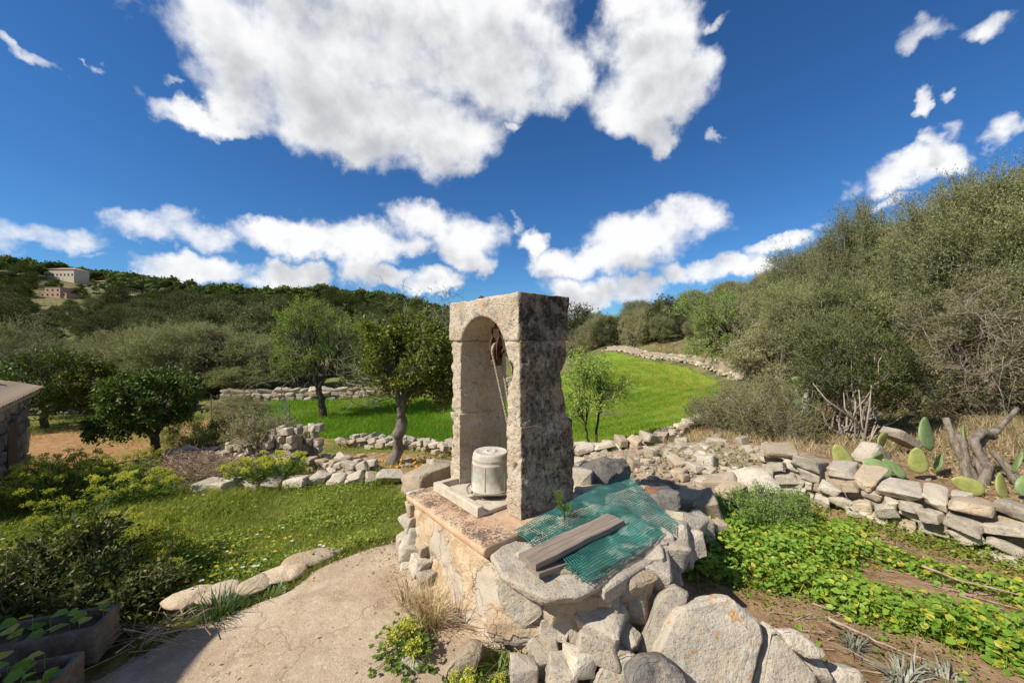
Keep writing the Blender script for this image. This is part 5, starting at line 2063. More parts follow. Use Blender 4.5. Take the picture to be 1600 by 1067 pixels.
# grey thicket behind the far-left field wall
WEST = [(175, 520, 20, .95, 2), (225, 512, 19, 1.1, 2), (285, 503, 18.5, 1.2, 0), (345, 512, 18.5, 1.15, 2), (400, 520, 19, 1.05, 1), (440, 530, 20, 1.0, 2), (310, 560, 17.6, .8, 2), (385, 565, 17.7, .8, 1), (250, 560, 17.6, .8, 1),
        (560, 545, 21, .9, 2), (610, 548, 21.5, .95, 1), (665, 540, 22, 1.0, 2), (715, 540, 23, .9, 1), (110, 530, 21, 1.0, 1), (480, 560, 21, .8, 2), (195, 565, 17.0, .75, 2)]
WEST.sort()
for k, (px, py, Y, sc, pr) in enumerate(WEST):
    x = (px - 800) / F * Y
    z0 = gz(x, Y)
    top = EYE - (py - 535) / F * Y
    sz = (top - z0) / OLTOP[pr]
    sxy = .85 * sc * (1.0, 1.15, 1.15)[pr]
    copy_thing(OL[pr], (x, Y, z0 - .1), k * 2.1, (sxy, sxy, sz), nth(k) + ' wild olive of the thicket behind the far left field wall', 'wild olives behind the far left field wall')

# lentisk and other shrubs of the right bank
def shrub(name, label, b, clumps, leaf, tw, per, LL, LW, seed, stems=7, bark='bark', cat='shrub', group=None, stem_r=.02, bare=0, **kw):
    root = thing(name, label, cat, b, 0, group)
    G = Geo()
    r = np.random.default_rng(seed)
    idx = r.permutation(len(clumps))[:max(stems * 3, 8)]
    for i in idx:
        P, Rd = branch((r.normal() * .12, r.normal() * .12, -.08), clumps[i, :3], stem_r, stem_r * .3, 7, .15, 0, r)
        G.add(*tube(P, Rd, 5)[:2])
    obj('stems', G.mesh("stems", [M[bark]], True), root)
    c = clumps[:, :3].mean(0)
    c[2] *= .4
    obj('foliage', crown_geo(clumps, tw, per, LL, LW, seed + 1, c, **kw).mesh("foliage", [M[leaf], M['twig']]), root)
    if bare:
        mn, mx = clumps[:, :3].min(0), clumps[:, :3].max(0)
        bare_spray(root, bare, (mn + mx) / 2, (mx - mn) / 2, seed + 4, .4, 'twig', .005)
    return root


b = base_at(1325, 7.6)
cl = np.concatenate([clumps_in((0, 0, 1.45), (1.15, .8, .62), 44, .24, 61, .4), clumps_in((.6, -.1, 1.1), (.75, .6, .5), 18, .22, 62, .4)])
shrub('lentisk_bush', 'dark green lentisk bush with reddish leaf tips in front of the wild olives', b, cl, 'lentisk_leaf', 30, 10, .053, .024, 63, 8, 'pale_bark', 'bush', None, .022, 14, up=.4, twig_len=1.0)
for k, (px, Y, rx, rz, lb) in enumerate([(1165, 8.6, 1.0, .62, 'grey green wiry shrub left of the dead branches on the stony bank'), (1215, 7.4, .95, .62, 'wiry shrub spreading right behind the garden wall'),
                                         (1120, 9.8, .7, .4, 'small wiry shrub near the stone kerb of the field'), (1275, 8.6, .9, .9, 'taller wiry shrub around the old prickly pear'), (1190, 11, 1.1, .6, 'wiry shrub below the fallen log')]):
    b = base_at(px, Y)
    cl = clumps_in((0, 0, rz * .75), (rx, .7, rz * .8), 34, .22, 70 + k, .35, -.8)
    shrub('wiry_shrub', lb, b, cl, 'scrub_leaf' if k % 2 else 'olive_leaf', 27, 9, .045, .016, 80 + k, 7, 'bark', 'shrub', None, .014, 40, up=.5, twig_len=1.1, rnd=.9, twig_r=.003)

# twiggy grey bushes around the ruined wall and the field fence
for k, (px, Y, rx, rz, lf, lb) in enumerate([(405, 7.6, .55, .22, 'olive_leaf_dull', 'grey cushion shrub growing over the ruined wall stub'), (345, 9.5, .8, .45, 'scrub_leaf', 'silvery shrub behind the ruined wall stub'),
                                             (300, 9.2, .7, .42, 'alexander_leaf', 'bright green weed clump right of the round orange tree'), (385, 12.5, .7, .6, 'olive_leaf', 'grey broom like bush at the left field corner'), (355, 13.2, .8, .5, 'olive_leaf_dull', 'dull bush left of the field corner')]):
    b = base_at(px, Y)
    cl = clumps_in((0, 0, rz * .7), (rx, .5, rz * .8), 26, .18, 90 + k, .35, -.8)
    if k == 0:
        cl[:, 2] += .55
    shrub('low_shrub', lb, b, cl, lf, 26, 9, .045, .016, 100 + k, 6, 'bark', 'shrub', None, .010, 12, up=.5, twig_len=1.1, rnd=.9, twig_r=.003)

# unseen house added left of the path to cast the shadow over the planters
fh = thing('shadow_house', 'low rendered house added out of view to throw shadow over the planters', 'house', (-5.12, 1.02, 0), -.10)
V, Q = box_mesh(-5.5, 0, -4.6, 0, -.2, 2.85)
obj('wall', weather(remesh(V, [Q], .2), .01, 5), fh, mat=M['plaster'])
V = np.array([(-5.75, -4.85, 2.80), (.25, -4.85, 2.80), (.25, .25, 2.80), (-5.75, .25, 2.80), (-5.75, -2.3, 3.62), (.25, -2.3, 3.62)])
V = np.concatenate([V, V + np.array([0, 0, .12])])
obj('roof', np_mesh("roof", V, [np.array([(0, 4, 5, 1), (2, 5, 4, 3), (6, 7, 11, 10), (8, 9, 10, 11), (0, 1, 7, 6), (2, 3, 9, 8), (1, 5, 11, 7), (5, 2, 8, 11), (4, 0, 6, 10), (3, 4, 10, 9)])], [M['roof_tile']]), fh)
V, Q = box_mesh(-2.2, -1.25, -.04, .06, .0, 2.05)
obj('door', np_mesh("door", V, [Q], [M['door_wood']]), fh)
V, Q = box_mesh(-4.2, -3.3, -.03, .05, 1.0, 2.0)
wn = obj('window', np_mesh("window", V, [Q], [M['window']]), fh)
V, Q = box_mesh(-4.3, -3.2, -.02, .12, .9, .995)
obj('sill', np_mesh("sill", V, [Q], [M['white_trim']]), wn)


# ------------------------------------------------------------------ far slopes
def far_crown(seed, n, flat=.6, mat='pine_leaf', leaf=.75, lobes=7, light=False):
    """unit-sized tree (height 1) seen from afar: lobed crown of leaf tufts over a short trunk"""
    r = np.random.default_rng(seed)
    lc = np.stack([r.normal(0, .22, lobes), r.normal(0, .22, lobes), r.uniform(.38, .80, lobes)], 1)
    lr = r.uniform(.17, .30, lobes)
    k = r.integers(0, lobes, n)
    d = unit(r.normal(size=(n, 3)))
    d[:, 2] = np.abs(d[:, 2]) * 1.0 - .25
    P = lc[k] + d * lr[k][:, None] * np.array([1, 1, flat]) * r.uniform(.86, 1.08, (n, 1))
    ax = unit(d + r.normal(size=(n, 3)) * .8)
    if light:
        V, T = slips(P, ax, leaf * .10 * r.uniform(.6, 1.4, n), leaf * .08 * r.uniform(.7, 1.3, n), unit(d + r.normal(size=(n, 3)) * .5), r)
    V, Q = leaves(P, ax, leaf * .10 * r.uniform(.6, 1.4, n), leaf * .08 * r.uniform(.7, 1.3, n), unit(d + r.normal(size=(n, 3)) * .5), .1, r)
    G = Geo()
    if not light:
        G.add(V, Q, m=0)
    # inner body so the crown is not see-through everywhere
    bv, bq = lathe([(.001, -1), (.75, -.6), (.9, .35), (.001, 1)] if light else [(.001, -1), (.6, -.75), (.95, -.2), (.9, .35), (.5, .85), (.001, 1)], 6 if light else 7)
    for c, q in zip(lc, lr):
        G.add(bv * q * .90 * np.array([1, 1, flat]) + c, bq, m=0)
    G.add(*tube([(0, 0, -.05), (.02, 0, .3), (0, .02, .6)], [.035, .03, .02], 5)[:2], m=1)
    if light:
        return (np.concatenate(G.V), np.concatenate([q for q, m_ in zip(G.Q, G.mq) if m_[0] == 0]), V, T, M[mat])
    return G.mesh("far_tree", [M[mat], M['dark_bark']])


PINES = [far_crown(300 + k, 640, .75, 'pine_leaf') for k in range(5)]
SCRUB = [far_crown(320 + k, 720, .85, 'scrub_leaf', .62, 8) for k in range(5)]
OLV = [far_crown(340 + k, 640, .85, 'hill_olive', .65, 7) for k in range(3)]
LIGHT = {'forest': [far_crown(360 + k, 230, .75, 'pine_leaf', 1.25, 5, True) for k in range(3)], 'woods': [far_crown(370 + k, 230, .85, 'hill_olive', 1.1, 5, True) for k in range(2)],
         'scrub_woods': [far_crown(380 + k, 230, .85, 'scrub_leaf', 1.1, 5, True) for k in range(3)]}          # coarser ones for the farthest of all
fr = random.Random(21)


def scatter(n, sampler, keep, spacing):
    pts = []
    cell = {}
    tries = 0
    while len(pts) < n and tries < n * 40:
        tries += 1
        x, y = sampler()
        if not keep(x, y):
            continue
        s = spacing(x, y)
        key = (int(x // 4), int(y // 4))
        ok = True
        for i in range(-2, 3):
            for j in range(-2, 3):
                for (qx, qy) in cell.get((key[0] + i, key[1] + j), ()):
                    if (qx - x) ** 2 + (qy - y) ** 2 < s * s:
                        ok = False
                        break
                if not ok:
                    break
            if not ok:
                break
        if ok:
            pts.append((x, y))
            cell.setdefault(key, []).append((x, y))
    return pts


def sight(px, py):
    """depth at which the line of sight through a point of the photograph meets the ground"""
    Y = np.arange(30, 330, .5)
    z = ground_z((px - 800) / F * Y, Y)
    hit = np.nonzero(z >= EYE - (py - 535) / F * Y)[0]
    return float(Y[hit[0]]) if len(hit) else 205.0


HOUSES = [(95, 440, sight(95, 440), 24, 'cream'), (82, 466, sight(82, 466), 15, 'pink'), (157, 448, sight(157, 448), 10, 'small'), (37, 514, sight(37, 514), 8, 'hut'), (200, 470, sight(200, 470), 7, 'farm')]


def house_clear(x, y):
    px = 800 + x / y * F
    for hx, hy, hy_d, wdt, _ in HOUSES:
        half = wdt / 2 / 190 * F * 1.15
        if abs(px - hx) < half and hy_d - 24 < y < hy_d + 9:
            return False
    return True


def low_before_house(x, y):
    px = 800 + x / y * F
    for hx, hy, hy_d, wdt, _ in HOUSES:
        if abs(px - hx) < wdt / 2 / 190 * F * 1.2 and hy_d - 110 < y <= hy_d - 14:
            return .45 if y > hy_d - 60 else .62
    return 1.0


def join_far(name, label, protos, pts, hs):
    G = Geo()
    r = np.random.default_rng(len(pts))
    for (x, y), h in zip(pts, hs):
        V, q, LV, LT, matl = protos[r.integers(len(protos))]
        a = r.uniform(0, 6.28)
        c, s = math.cos(a), math.sin(a)
        o = np.array([x, y, gz(x, y)])
        rot = np.array([[c, s, 0], [-s, c, 0], [0, 0, 1]]) * h
        used_v, inv = np.unique(q, return_inverse=True)
        G.add(V[used_v] * np.array([1.1, 1.1, 1]) @ rot + o, inv.reshape(q.shape))
        G.add(LV * np.array([1.1, 1.1, 1]) @ rot + o, None, LT)
    tag(obj(name, G.mesh(name, [protos[0][4]])), label, None, None, 'stuff')


# western ridge
def samp_w():
    y = math.sqrt(fr.uniform(52 ** 2, 235 ** 2))
    a = fr.uniform(-1.5, .22)
    return a * y, y


pts = scatter(1080, samp_w, house_clear, lambda x, y: 4.6 if y > 120 else 3.7)
pts.sort(key=lambda q: q[1])
def is_pine(x, y):
    a = x / y
    v = float(fbm2(np.array([x]), np.array([y]), .022, 2)[0])
    return y > 112 + 60 * v + (22 if a < -.95 else 0) - (30 if -.75 < a < -.1 else 0)


kindr = {q: fr.random() for q in pts}
pine = [q for q in pts if is_pine(*q) or kindr[q] < (.14 if q[1] < 75 else .42)]
_pine = set(pine)
oliv = [q for q in pts if q not in _pine]
DENSE = []
for o in OL:
    me = [c for c in o.children if c.name.startswith('crown')][0].data
    DENSE.append((me, 1.06 / float(np.percentile(coords(me)[:, 2], 99.5))))


FARD = {}
for lf in ('pine_leaf', 'hill_olive'):                       # middle distance crowns: the same build, fewer and larger leaves
    FARD[lf] = []
    for k in range(2):
        cl = clumps_in((0, 0, .56), (.46, .46, .44), 46, .13, 390 + k, .5, -.9)
        V_ = crown_geo(cl, 30, 8, .034, .018, 395 + k, (0, 0, .3), up=.25, out=.8, twig_len=1.0, rnd=.75, show_twigs=False, leaf_spread=.5, narrow=True).mesh("far_crown", [M[lf]])
        FARD[lf].append(V_)
FAR_LEAF = {'pine_tree': 'pine_leaf', 'olive_tree': 'hill_olive'}


def far_set(name, label, group, pts, protos, hmin, hmax, cat, most, rest_name, rest_label, wide=(1.0, 1.35), dense=0):
    for k, (x, y) in enumerate(pts[:most]):
        h = fr.uniform(hmin, hmax) * low_before_house(x, y) * ((.42 + .58 * min(1, max(0, (y - 60) / 120))) if name == 'pine_tree' else 1)
        wd = fr.uniform(*wide)
        if dense and y < dense:                             # near enough for single leaves to count
            me, un = DENSE[fr.choice((1, 2, 2, 0))]
            sink = .14
        else:
            me, un, sink = protos[fr.randrange(len(protos))], 1.0, .0
        o = bpy.data.objects.new(name, me)
        COL.objects.link(o)
        if sink and name in FAR_LEAF:
            o.data = FARD[FAR_LEAF[name]][fr.randrange(2)]
            un = 1.0
        o.location = (x, y, gz(x, y) - .1 - sink * h)
        o.rotation_euler = (0, 0, fr.uniform(0, 6.28))
        o.scale = (h * wd * un, h * wd * un, h * un * (1 + sink))
        tag(o, label, cat, group)
    if len(pts) > most:
        join_far(rest_name, rest_label, LIGHT[rest_name], pts[most:], [fr.uniform(hmin, hmax) for _ in pts[most:]])


far_set('pine_tree', 'dark green pine on the wooded ridge to the left', 'pines on the wooded ridge', pine, PINES, 4.5, 9.0, 'tree', 295, 'forest', 'further dark pines of the wooded ridge', dense=135)
far_set('olive_tree', 'grey green tree on the terraced slope below the ridge', 'trees on the terraced slope', oliv, OLV, 2.2, 6.2, 'tree', 290, 'woods', 'further grey green trees of the terraced slope', (1.1, 1.5), 120)

# cypresses by the houses and the umbrella pine over the roof
CY = bpy.data.meshes.new("cypress")
r = np.random.default_rng(9)
n = 420
z = r.random(n) ** .8
rad = .085 * np.sin(np.clip(z, .02, 1) * np.pi) ** .6 * (1.15 - z * .6)
a = r.uniform(0, 6.28, n)
P = np.stack([rad * np.cos(a), rad * np.sin(a), z], 1)
V, Q = leaves(P, unit(np.stack([np.cos(a) * .3, np.sin(a) * .3, np.ones(n)], 1)), .09, .045, unit(np.stack([np.cos(a), np.sin(a), 0 * a], 1)), .1, r)
CY = np_mesh("cypress", V, [Q], [M['pine_leaf']])
for px, py, Y, h in ((168, 445, 190, 7.5), (174, 447, 190, 6.5), (180, 449, 190, 5.5), (88, 440, 185, 5), (40, 452, 175, 6), (20, 455, 170, 6), (122, 440, 192, 5)):
    x = (px - 800) / F * Y
    o = bpy.data.objects.new('cypress_tree', CY)
    COL.objects.link(o)
    o.location = (x, Y, gz(x, Y) - .3)
    o.scale = (h * 1.1, h * 1.1, h)
    tag(o, 'slender dark cypress near the houses on the ridge', 'tree', 'cypresses near the ridge houses')


# eastern scrub slope
def samp_e():
    y = math.sqrt(fr.uniform(15 ** 2, 100 ** 2))
    a = fr.uniform(.05, 1.6)
    return a * y, y


def keep_e(x, y):
    if in_poly(np.array(x), np.array(y), FIELD_POLY) or poly_dist(np.array(x), np.array(y), FIELD_POLY) < 1.6:
        return False
    lane = poly_dist(np.array(x), np.array(y), [(10.6, 16.2), (11.5, 19), (11.8, 23), (11.4, 28), (10.4, 34), (9.2, 37.5)], False)
    if lane < 1.5 + (1.0 if y < 22 else 0):
        return False
    if y < 22 and x < 14.5:
        return False
    if x < 10 and y < 38:
        return False
    return True


pts = scatter(620, samp_e, keep_e, lambda x, y: 1.35 + .012 * y)
pts.sort(key=lambda q: q[1])
far_set('scrub_bush', 'olive green scrub bush on the rough slope right of the field', 'scrub bushes on the right slope', pts, SCRUB, 1.3, 3.6, 'bush', 298, 'scrub_woods', 'further olive green scrub of the right slope', (.95, 1.35), 95)
# a few darker round oaks at the foot of that slope
for px, py, Y, h, lb in ((1040, 545, 36, 3.6, 'dark round bush with bare stems beneath at the head of the field'), (1000, 545, 40, 2.6, 'dark bush left of the round one at the head of the field'), (950, 545, 38, 2.8, 'dark bush behind the young almond tree')):
    x = (px - 800) / F * Y
    o = bpy.data.objects.new('dark_bush', FARD['hill_olive'][len(lb) % 2])
    COL.objects.link(o)
    o.location = (x, Y, gz(x, Y))
    o.scale = (h * 1.25, h * 1.25, h)
    tag(o, lb, 'bush')


# ------------------------------------------------------------------ prickly pears
def pad_mesh(seed, L=.36, W=.22, T=.032):
    r = np.random.default_rng(seed)
    nu, nv = 12, 14
    V = []
    for i in range(nu + 1):
        t = i / nu
        hw = W / 2 * (math.sin(math.pi * t ** .8) ** .62 if 0 < t < 1 else 0) * (1 + .06 * math.sin(6 * t + seed)) + .012
        th = T / 2 * (math.sin(math.pi * min(max(t, .02), .98)) ** .5) + .006
        bend = .03 * math.sin(t * 2.2 + seed)
        for k in range(nv):
            a = 2 * math.pi * k / nv
            c, s = math.cos(a), math.sin(a)
            V.append((hw * c, th * np.sign(s) * abs(s) ** .8 + bend, t * L))
    V = np.array(V)
    Q = []
    for i in range(nu):
        for k in range(nv):
            k2 = (k + 1) % nv
            Q.append((i * nv + k, i * nv + k2, (i + 1) * nv + k2, (i + 1) * nv + k))
    T = [(k, len(V), (k + 1) % nv) for k in range(nv)]
    T += [(nu * nv + k, nu * nv + (k + 1) % nv, len(V) + 1) for k in range(nv)]
    V = np.concatenate([V, [(0, V[0][1], 0)], [(0, V[-1][1], L + .004)]])
    G = Geo()
    G.add(V, Q, T)
    # spine cushions
    P = []
    for i in range(2, nu, 2):
        for k in range(nv // 2):
            P.append(V[i * nv + (2 * k + i) % nv])
    P = np.array(P)
    c = np.array([0, 0, L / 2])
    d = unit(P * np.array([.4, 6, .2]) - 0)
    Vs, Qs = sticks(P, P + d * .014, np.full(len(P), .0035), np.full(len(P), .001))
    G.add(Vs, Qs, m=1)
    return G


PADS = {}
for key in ('cactus', 'cactus_old'):
    PADS[key] = []
    for s in range(4):
        me = pad_mesh(s).mesh("pad", [M[key], M['straw']], True)
        PADS[key].append(me)


def cactus(label, b, pads, trunk=None):
    """pads: (px, py of the pad's foot, Y, length, turn, lean sideways, lean back, old)"""
    root = thing('prickly_pear', label, 'cactus', b)
    if trunk:
        G = Geo()
        for pts, rad in trunk:
            P = np.array([at(*q) for q in pts]) - b
            G.add(*tube(P, rad, 8))
        obj('trunk', G.mesh("trunk", [M['pale_bark']], True), root)
    for i, (px, py, Y, L, turn, side, back, old) in enumerate(pads):
        p = at(px, py, Y) - b
        o = obj('pad', PADS['cactus_old' if old else 'cactus'][i % 4], root, p)
        e = Matrix.Rotation(side, 4, 'Y') @ Matrix.Rotation(-back, 4, 'X') @ Matrix.Rotation(turn, 4, 'Z')
        o.rotation_euler = e.to_euler()
        k = L / .36
        o.scale = (k, k, k)
    return root


Yc = 5.1
cactus('prickly pear with one tall upright blue green pad behind the garden wall', base_at(1440, Yc),
       [(1453, 706, Yc, .44, .3, .04, .1, False), (1440, 742, Yc - .05, .34, -.3, -.05, .15, True), (1418, 745, Yc - .1, .3, .6, -.9, .5, False), (1395, 742, Yc - .15, .32, .2, -1.15, .6, False), (1465, 738, Yc + .1, .28, 1.0, .7, .3, False)])
cactus('low prickly pear pads sprawling beside the dry ground left of the upright pad', base_at(1340, 5.6),
       [(1372, 702, 5.9, .36, .3, .95, .3, True), (1328, 735, 5.4, .36, -.2, -.35, .3, True), (1362, 728, 5.4, .34, .4, 1.25, .5, False), (1345, 742, 5.3, .30, .1, -1.2, .7, False)])
cactus('prickly pear pads low at the foot of the twisted trunks', base_at(1565, 4.6),
       [(1570, 782, 4.5, .30, .25, .1, .15, True), (1540, 772, 4.5, .3, -.2, -1.1, .5, True), (1588, 742, 4.6, .28, .9, .25, .1, False), (1596, 775, 4.4, .26, -.5, .6, .2, False), (1512, 700, 5.3, .3, .6, .15, .2, False)])
Yf = 8.2
cactus('old prickly pear with bluish drooping pads standing in the wiry shrubs', base_at(1255, Yf),
       [(1255, 640, Yf, .42, .2, -.12, .2, False), (1262, 610, Yf, .34, .4, -.9, .3, False), (1268, 640, Yf, .38, 1.0, .5, .3, False), (1258, 600, Yf, .28, -.3, -1.2, .2, False), (1270, 665, Yf, .42, .3, .15, .1, False), (1250, 615, Yf, .3, .8, .7, .3, False), (1282, 630, Yf, .3, .4, .9, .2, False), (1263, 668, Yf - .1, .38, .1, -.2, .1, False)],
       [([(1258, 700, Yf), (1256, 660, Yf), (1262, 610, Yf)], [.09, .075, .05])])

# twisted grey trunks
root = thing('twisted_trunk', 'twisted grey old trunks leaning over the ground at the right end of the garden wall', 'tree trunk', base_at(1520, 5.2))
rb = np.array(root.location)
TR = [([(1540, 790, 5.0), (1520, 745, 5.15), (1495, 700, 5.3), (1478, 655, 5.5)], [.10, .085, .07, .05]), ([(1520, 770, 5.1), (1508, 730, 5.2), (1505, 690, 5.3), (1478, 668, 5.45)], [.085, .08, .065, .05]),
      ([(1555, 780, 4.9), (1530, 720, 5.1), (1530, 690, 5.2), (1560, 672, 5.3), (1590, 640, 5.4)], [.10, .09, .08, .06, .035]), ([(1600, 770, 4.8), (1572, 730, 5.0), (1548, 705, 5.1)], [.09, .07, .05]),
      ([(1545, 735, 5.0), (1520, 690, 5.1), (1535, 676, 5.15), (1552, 684, 5.2)], [.07, .075, .07, .06]), ([(1532, 765, 4.95), (1542, 740, 4.95), (1550, 725, 4.95)], [.075, .07, .065])]
for pts, rad in TR:
    P = np.array([at(*q) for q in pts]) - rb
    t = np.linspace(0, len(P) - 1, 26)
    PP = np.stack([np.interp(t, np.arange(len(P)), P[:, i]) for i in range(3)], 1)
    PP[1:-1] = (PP[:-2] + PP[1:-1] * 2 + PP[2:]) / 4
    RR_ = .72 * np.interp(t, np.arange(len(P)), rad) * (1 + .18 * fbm(PP * 6, 1.0, 2))
    me = Geo().add(*tube(PP, RR_, 11)).mesh("trunk", [M['old_bark']], True)
    V_ = coords(me)
    set_coords(me, V_ + normals(me) * (.016 * fbm(V_ * np.array([1, 1, .6]), 14, 3))[:, None])
    obj('trunk', me, root)
# dead pale branches leaning by the lentisk
root = thing('dead_branches', 'pale dead branches leaning out of the lentisk bush', 'branch', base_at(1345, 6.9))
rb = np.array(root.location)
for pts in ([(1355, 720, 6.7), (1346, 660, 6.9), (1342, 610, 7.0)], [(1340, 662, 6.9), (1290, 625, 7.1), (1270, 600, 7.2)], [(1350, 690, 6.8), (1358, 640, 6.9), (1362, 600, 7.0)], [(1345, 670, 6.8), (1320, 640, 6.9), (1318, 615, 6.9)], [(1352, 705, 6.7), (1372, 665, 6.8)]):
    P = np.array([at(*q) for q in pts]) - rb
    obj('branch', Geo().add(*tube(P, np.linspace(.02, .008, len(P)), 5)).mesh("branch", [M['pale_bark']], True), root)
# slabs lying behind the wall
for px, py, w_, h_, Y, lb in ((1372, 718, 48, 40, 5.6, 'grey slab propped beside the low prickly pear pads'), (1420, 690, 60, 14, 6.2, 'flat rock on the dry ground behind the prickly pear'), (1300, 742, 40, 24, 5.6, 'rock at the shaded foot of the bank')):
    tag(pix_rock('loose_stone', px, py, w_, h_, Y, .8, (0, .5, .2), detail=1, mat='stone'), lb, 'rock')

# ------------------------------------------------------------------ ground cover
def blades(pts, h, wd, lean, r, mat, name, label, segs=1, colmats=None):
    n = len(pts)
    z = ground_z(pts[:, 0], pts[:, 1]) - .01
    base = np.stack([pts[:, 0], pts[:, 1], z], 1)
    a = r.uniform(0, 2 * np.pi, n)
    d = np.stack([np.cos(a), np.sin(a), np.zeros(n)], 1)
    b2 = r.uniform(0, 2 * np.pi, n)
    le = np.stack([np.cos(b2), np.sin(b2), np.zeros(n)], 1) * (lean * r.random(n) ** .7 * h)[:, None]
    w_ = np.broadcast_to(wd, (n,))[:, None] / 2
    up = np.array([0, 0, 1.0])
    if segs == 1:
        V = np.empty((n, 3, 3))
        V[:, 0], V[:, 1] = base - d * w_, base + d * w_
        V[:, 2] = base + up * h[:, None] + le
        T = (np.arange(n) * 3)[:, None] + np.array([[0, 1, 2]])
        G = Geo().add(V, None, T)
    else:
        V = np.empty((n, 5, 3))
        m = base + up * (h * .6)[:, None] + le * .3
        V[:, 0], V[:, 1] = base - d * w_, base + d * w_
        V[:, 2], V[:, 3] = m + d * w_ * .8, m - d * w_ * .8
        V[:, 4] = base + up * (h * .92)[:, None] + le * 1.2
        k = (np.arange(n) * 5)[:, None]
        G = Geo().add(V, k + np.array([[0, 1, 2, 3]]), None)
        G.add(V, None, k + np.array([[3, 2, 4]]))
    me = G.mesh(name, [mat])
    return tag(obj(name, me), label, None, None, 'stuff')


def sample_poly(poly, n, r, weight=None):
    P = np.array(poly)
    out = []
    tot = 0
    while tot < n:
        x = r.uniform(P[:, 0].min(), P[:, 0].max(), n * 2)
        y = r.uniform(P[:, 1].min(), P[:, 1].max(), n * 2)
        k = in_poly(x, y, poly)
        if weight is not None:
            k &= r.random(n * 2) < weight(x, y)
        out.append(np.stack([x[k], y[k]], 1))
        tot += k.sum()
    return np.concatenate(out)[:n]


r = np.random.default_rng(31)
pts = sample_poly(FIELD_POLY, 195000, r, lambda x, y: np.clip(85 / y ** 2, .06, 1) * (.35 + .65 * sstep(-.1, .9, poly_dist(x, y, FIELD_POLY) + fbm2(x, y, .8, 2) * .3)))
dd = np.hypot(pts[:, 0], pts[:, 1])
lush = .75 + .45 * fbm2(pts[:, 0], pts[:, 1], .5, 3)
side = sstep(-1, 4.5, pts[:, 0] + pts[:, 1] * .06)
blades(pts, (.17 - .05 * side) * lush * r.uniform(.6, 1.3, len(pts)), .010 + .0009 * dd, .55, r, M['field_blade'], 'barley_grass', 'young green barley covering the field beyond the well')

# lawn: short uneven turf, broad leaved weeds, taller towards the left
LAWN2 = LAWN_POLY
def lw(x, y):
    n = fbm2(x, y, 1.3, 3)
    return np.clip(np.clip(22 / (x * x + y * y), .25, 1) * (.62 + .75 * n + .4 * sstep(-2.5, -5, x)), .05, 1)


pts = sample_poly(LAWN2, 78000, r, lw)
tall = .45 + .55 * sstep(-2.4, -4.5, pts[:, 0]) + .35 * fbm2(pts[:, 0], pts[:, 1], .9, 3)
blades(pts, np.clip(.13 * tall, .02, .34) * r.uniform(.5, 1.5, len(pts)), .0065, 1.0, r, M['grass'], 'lawn_grass', 'short uneven meadow grass left of the path', 2)


def leaf_cover(name, label, pts, h, L, mat, r, rnd=.5, per=1, z0=None, roundl=False, W=.6):
    n = len(pts)
    z = ground_z(pts[:, 0], pts[:, 1]) if z0 is None else z0
    P = np.stack([pts[:, 0], pts[:, 1], z + h], 1)
    a = r.uniform(0, 2 * np.pi, n)
    ax = unit(np.stack([np.cos(a), np.sin(a), r.normal(0, .35, n)], 1))
    nrm = unit(np.array([0, 0, 1.0]) + r.normal(size=(n, 3)) * rnd)
    Ls = L * r.uniform(.55, 1.3, n)
    V, Q = (round_leaves if roundl else leaves)(P, ax, Ls, Ls * W, nrm, r=r)
    G = Geo().add(V, Q)
    return tag(obj(name, G.mesh(name, [mat])), label, None, None, 'stuff')


pts = sample_poly(LAWN2, 38000, r, lambda x, y: np.clip(lw(x, y) * sstep(-.2, .35, fbm2(x + 9, y, 1.7, 3)), .01, 1))
leaf_cover('meadow_weeds', 'low broad leaved weeds and clover in the meadow grass', pts, np.abs(r.normal(0, .045, len(pts))) + .01, .034, M['weed'], r, .55, W=.62)
# ragged growth where turf and path meet, and tufts in its cracks
eg = [on(*q_)[:2] for q_ in ((600, 852, 0), (545, 864, 0), (490, 884, 0), (445, 912, 0), (395, 934, 0), (345, 948, 0), (290, 960, 0), (235, 990, 0))]
eg = [tuple(q_) for q_ in eg]
q_ = np.stack([r.uniform(-3.2, -.9, 60000), r.uniform(2.4, 3.9, 60000)], 1)
dd_ = poly_dist(q_[:, 0], q_[:, 1], eg, False) * np.where(in_poly(q_[:, 0], q_[:, 1], PATH_POLY), 1.0, .55)
q_ = q_[(dd_ < .05 + .10 * np.abs(fbm2(q_[:, 0], q_[:, 1], 3.0, 3))) & (r.random(len(q_)) < .5)]
blades(q_, r.uniform(.02, .09, len(q_)), .006, 1.1, r, M['grass'], 'path_edge_grass', 'ragged grass creeping over the edge of the rock path', 2)
# flowers
pts = sample_poly(LAWN2, 130, r, lambda x, y: sstep(-.1, .3, fbm2(x, y + 4, .9, 2)))
G = Geo()
for q in pts:
    p = np.array([q[0], q[1], gz(*q) + r.uniform(.07, .16)])
    k = 7
    a = np.arange(k) / k * 6.283
    ax = np.stack([np.cos(a), np.sin(a), np.full(k, .25)], 1)
    V, Q = leaves(np.repeat(p[None], k, 0), ax, .022, .014, np.repeat([[0, 0, 1.0]], k, 0), .05, r)
    G.add(V, Q, m=0 if r.random() < .7 else 1)
tag(obj('meadow_flowers', G.mesh("flowers", [M['yellow'], M['white']])), 'scattered yellow and white flowers in the meadow grass', None, None, 'stuff')

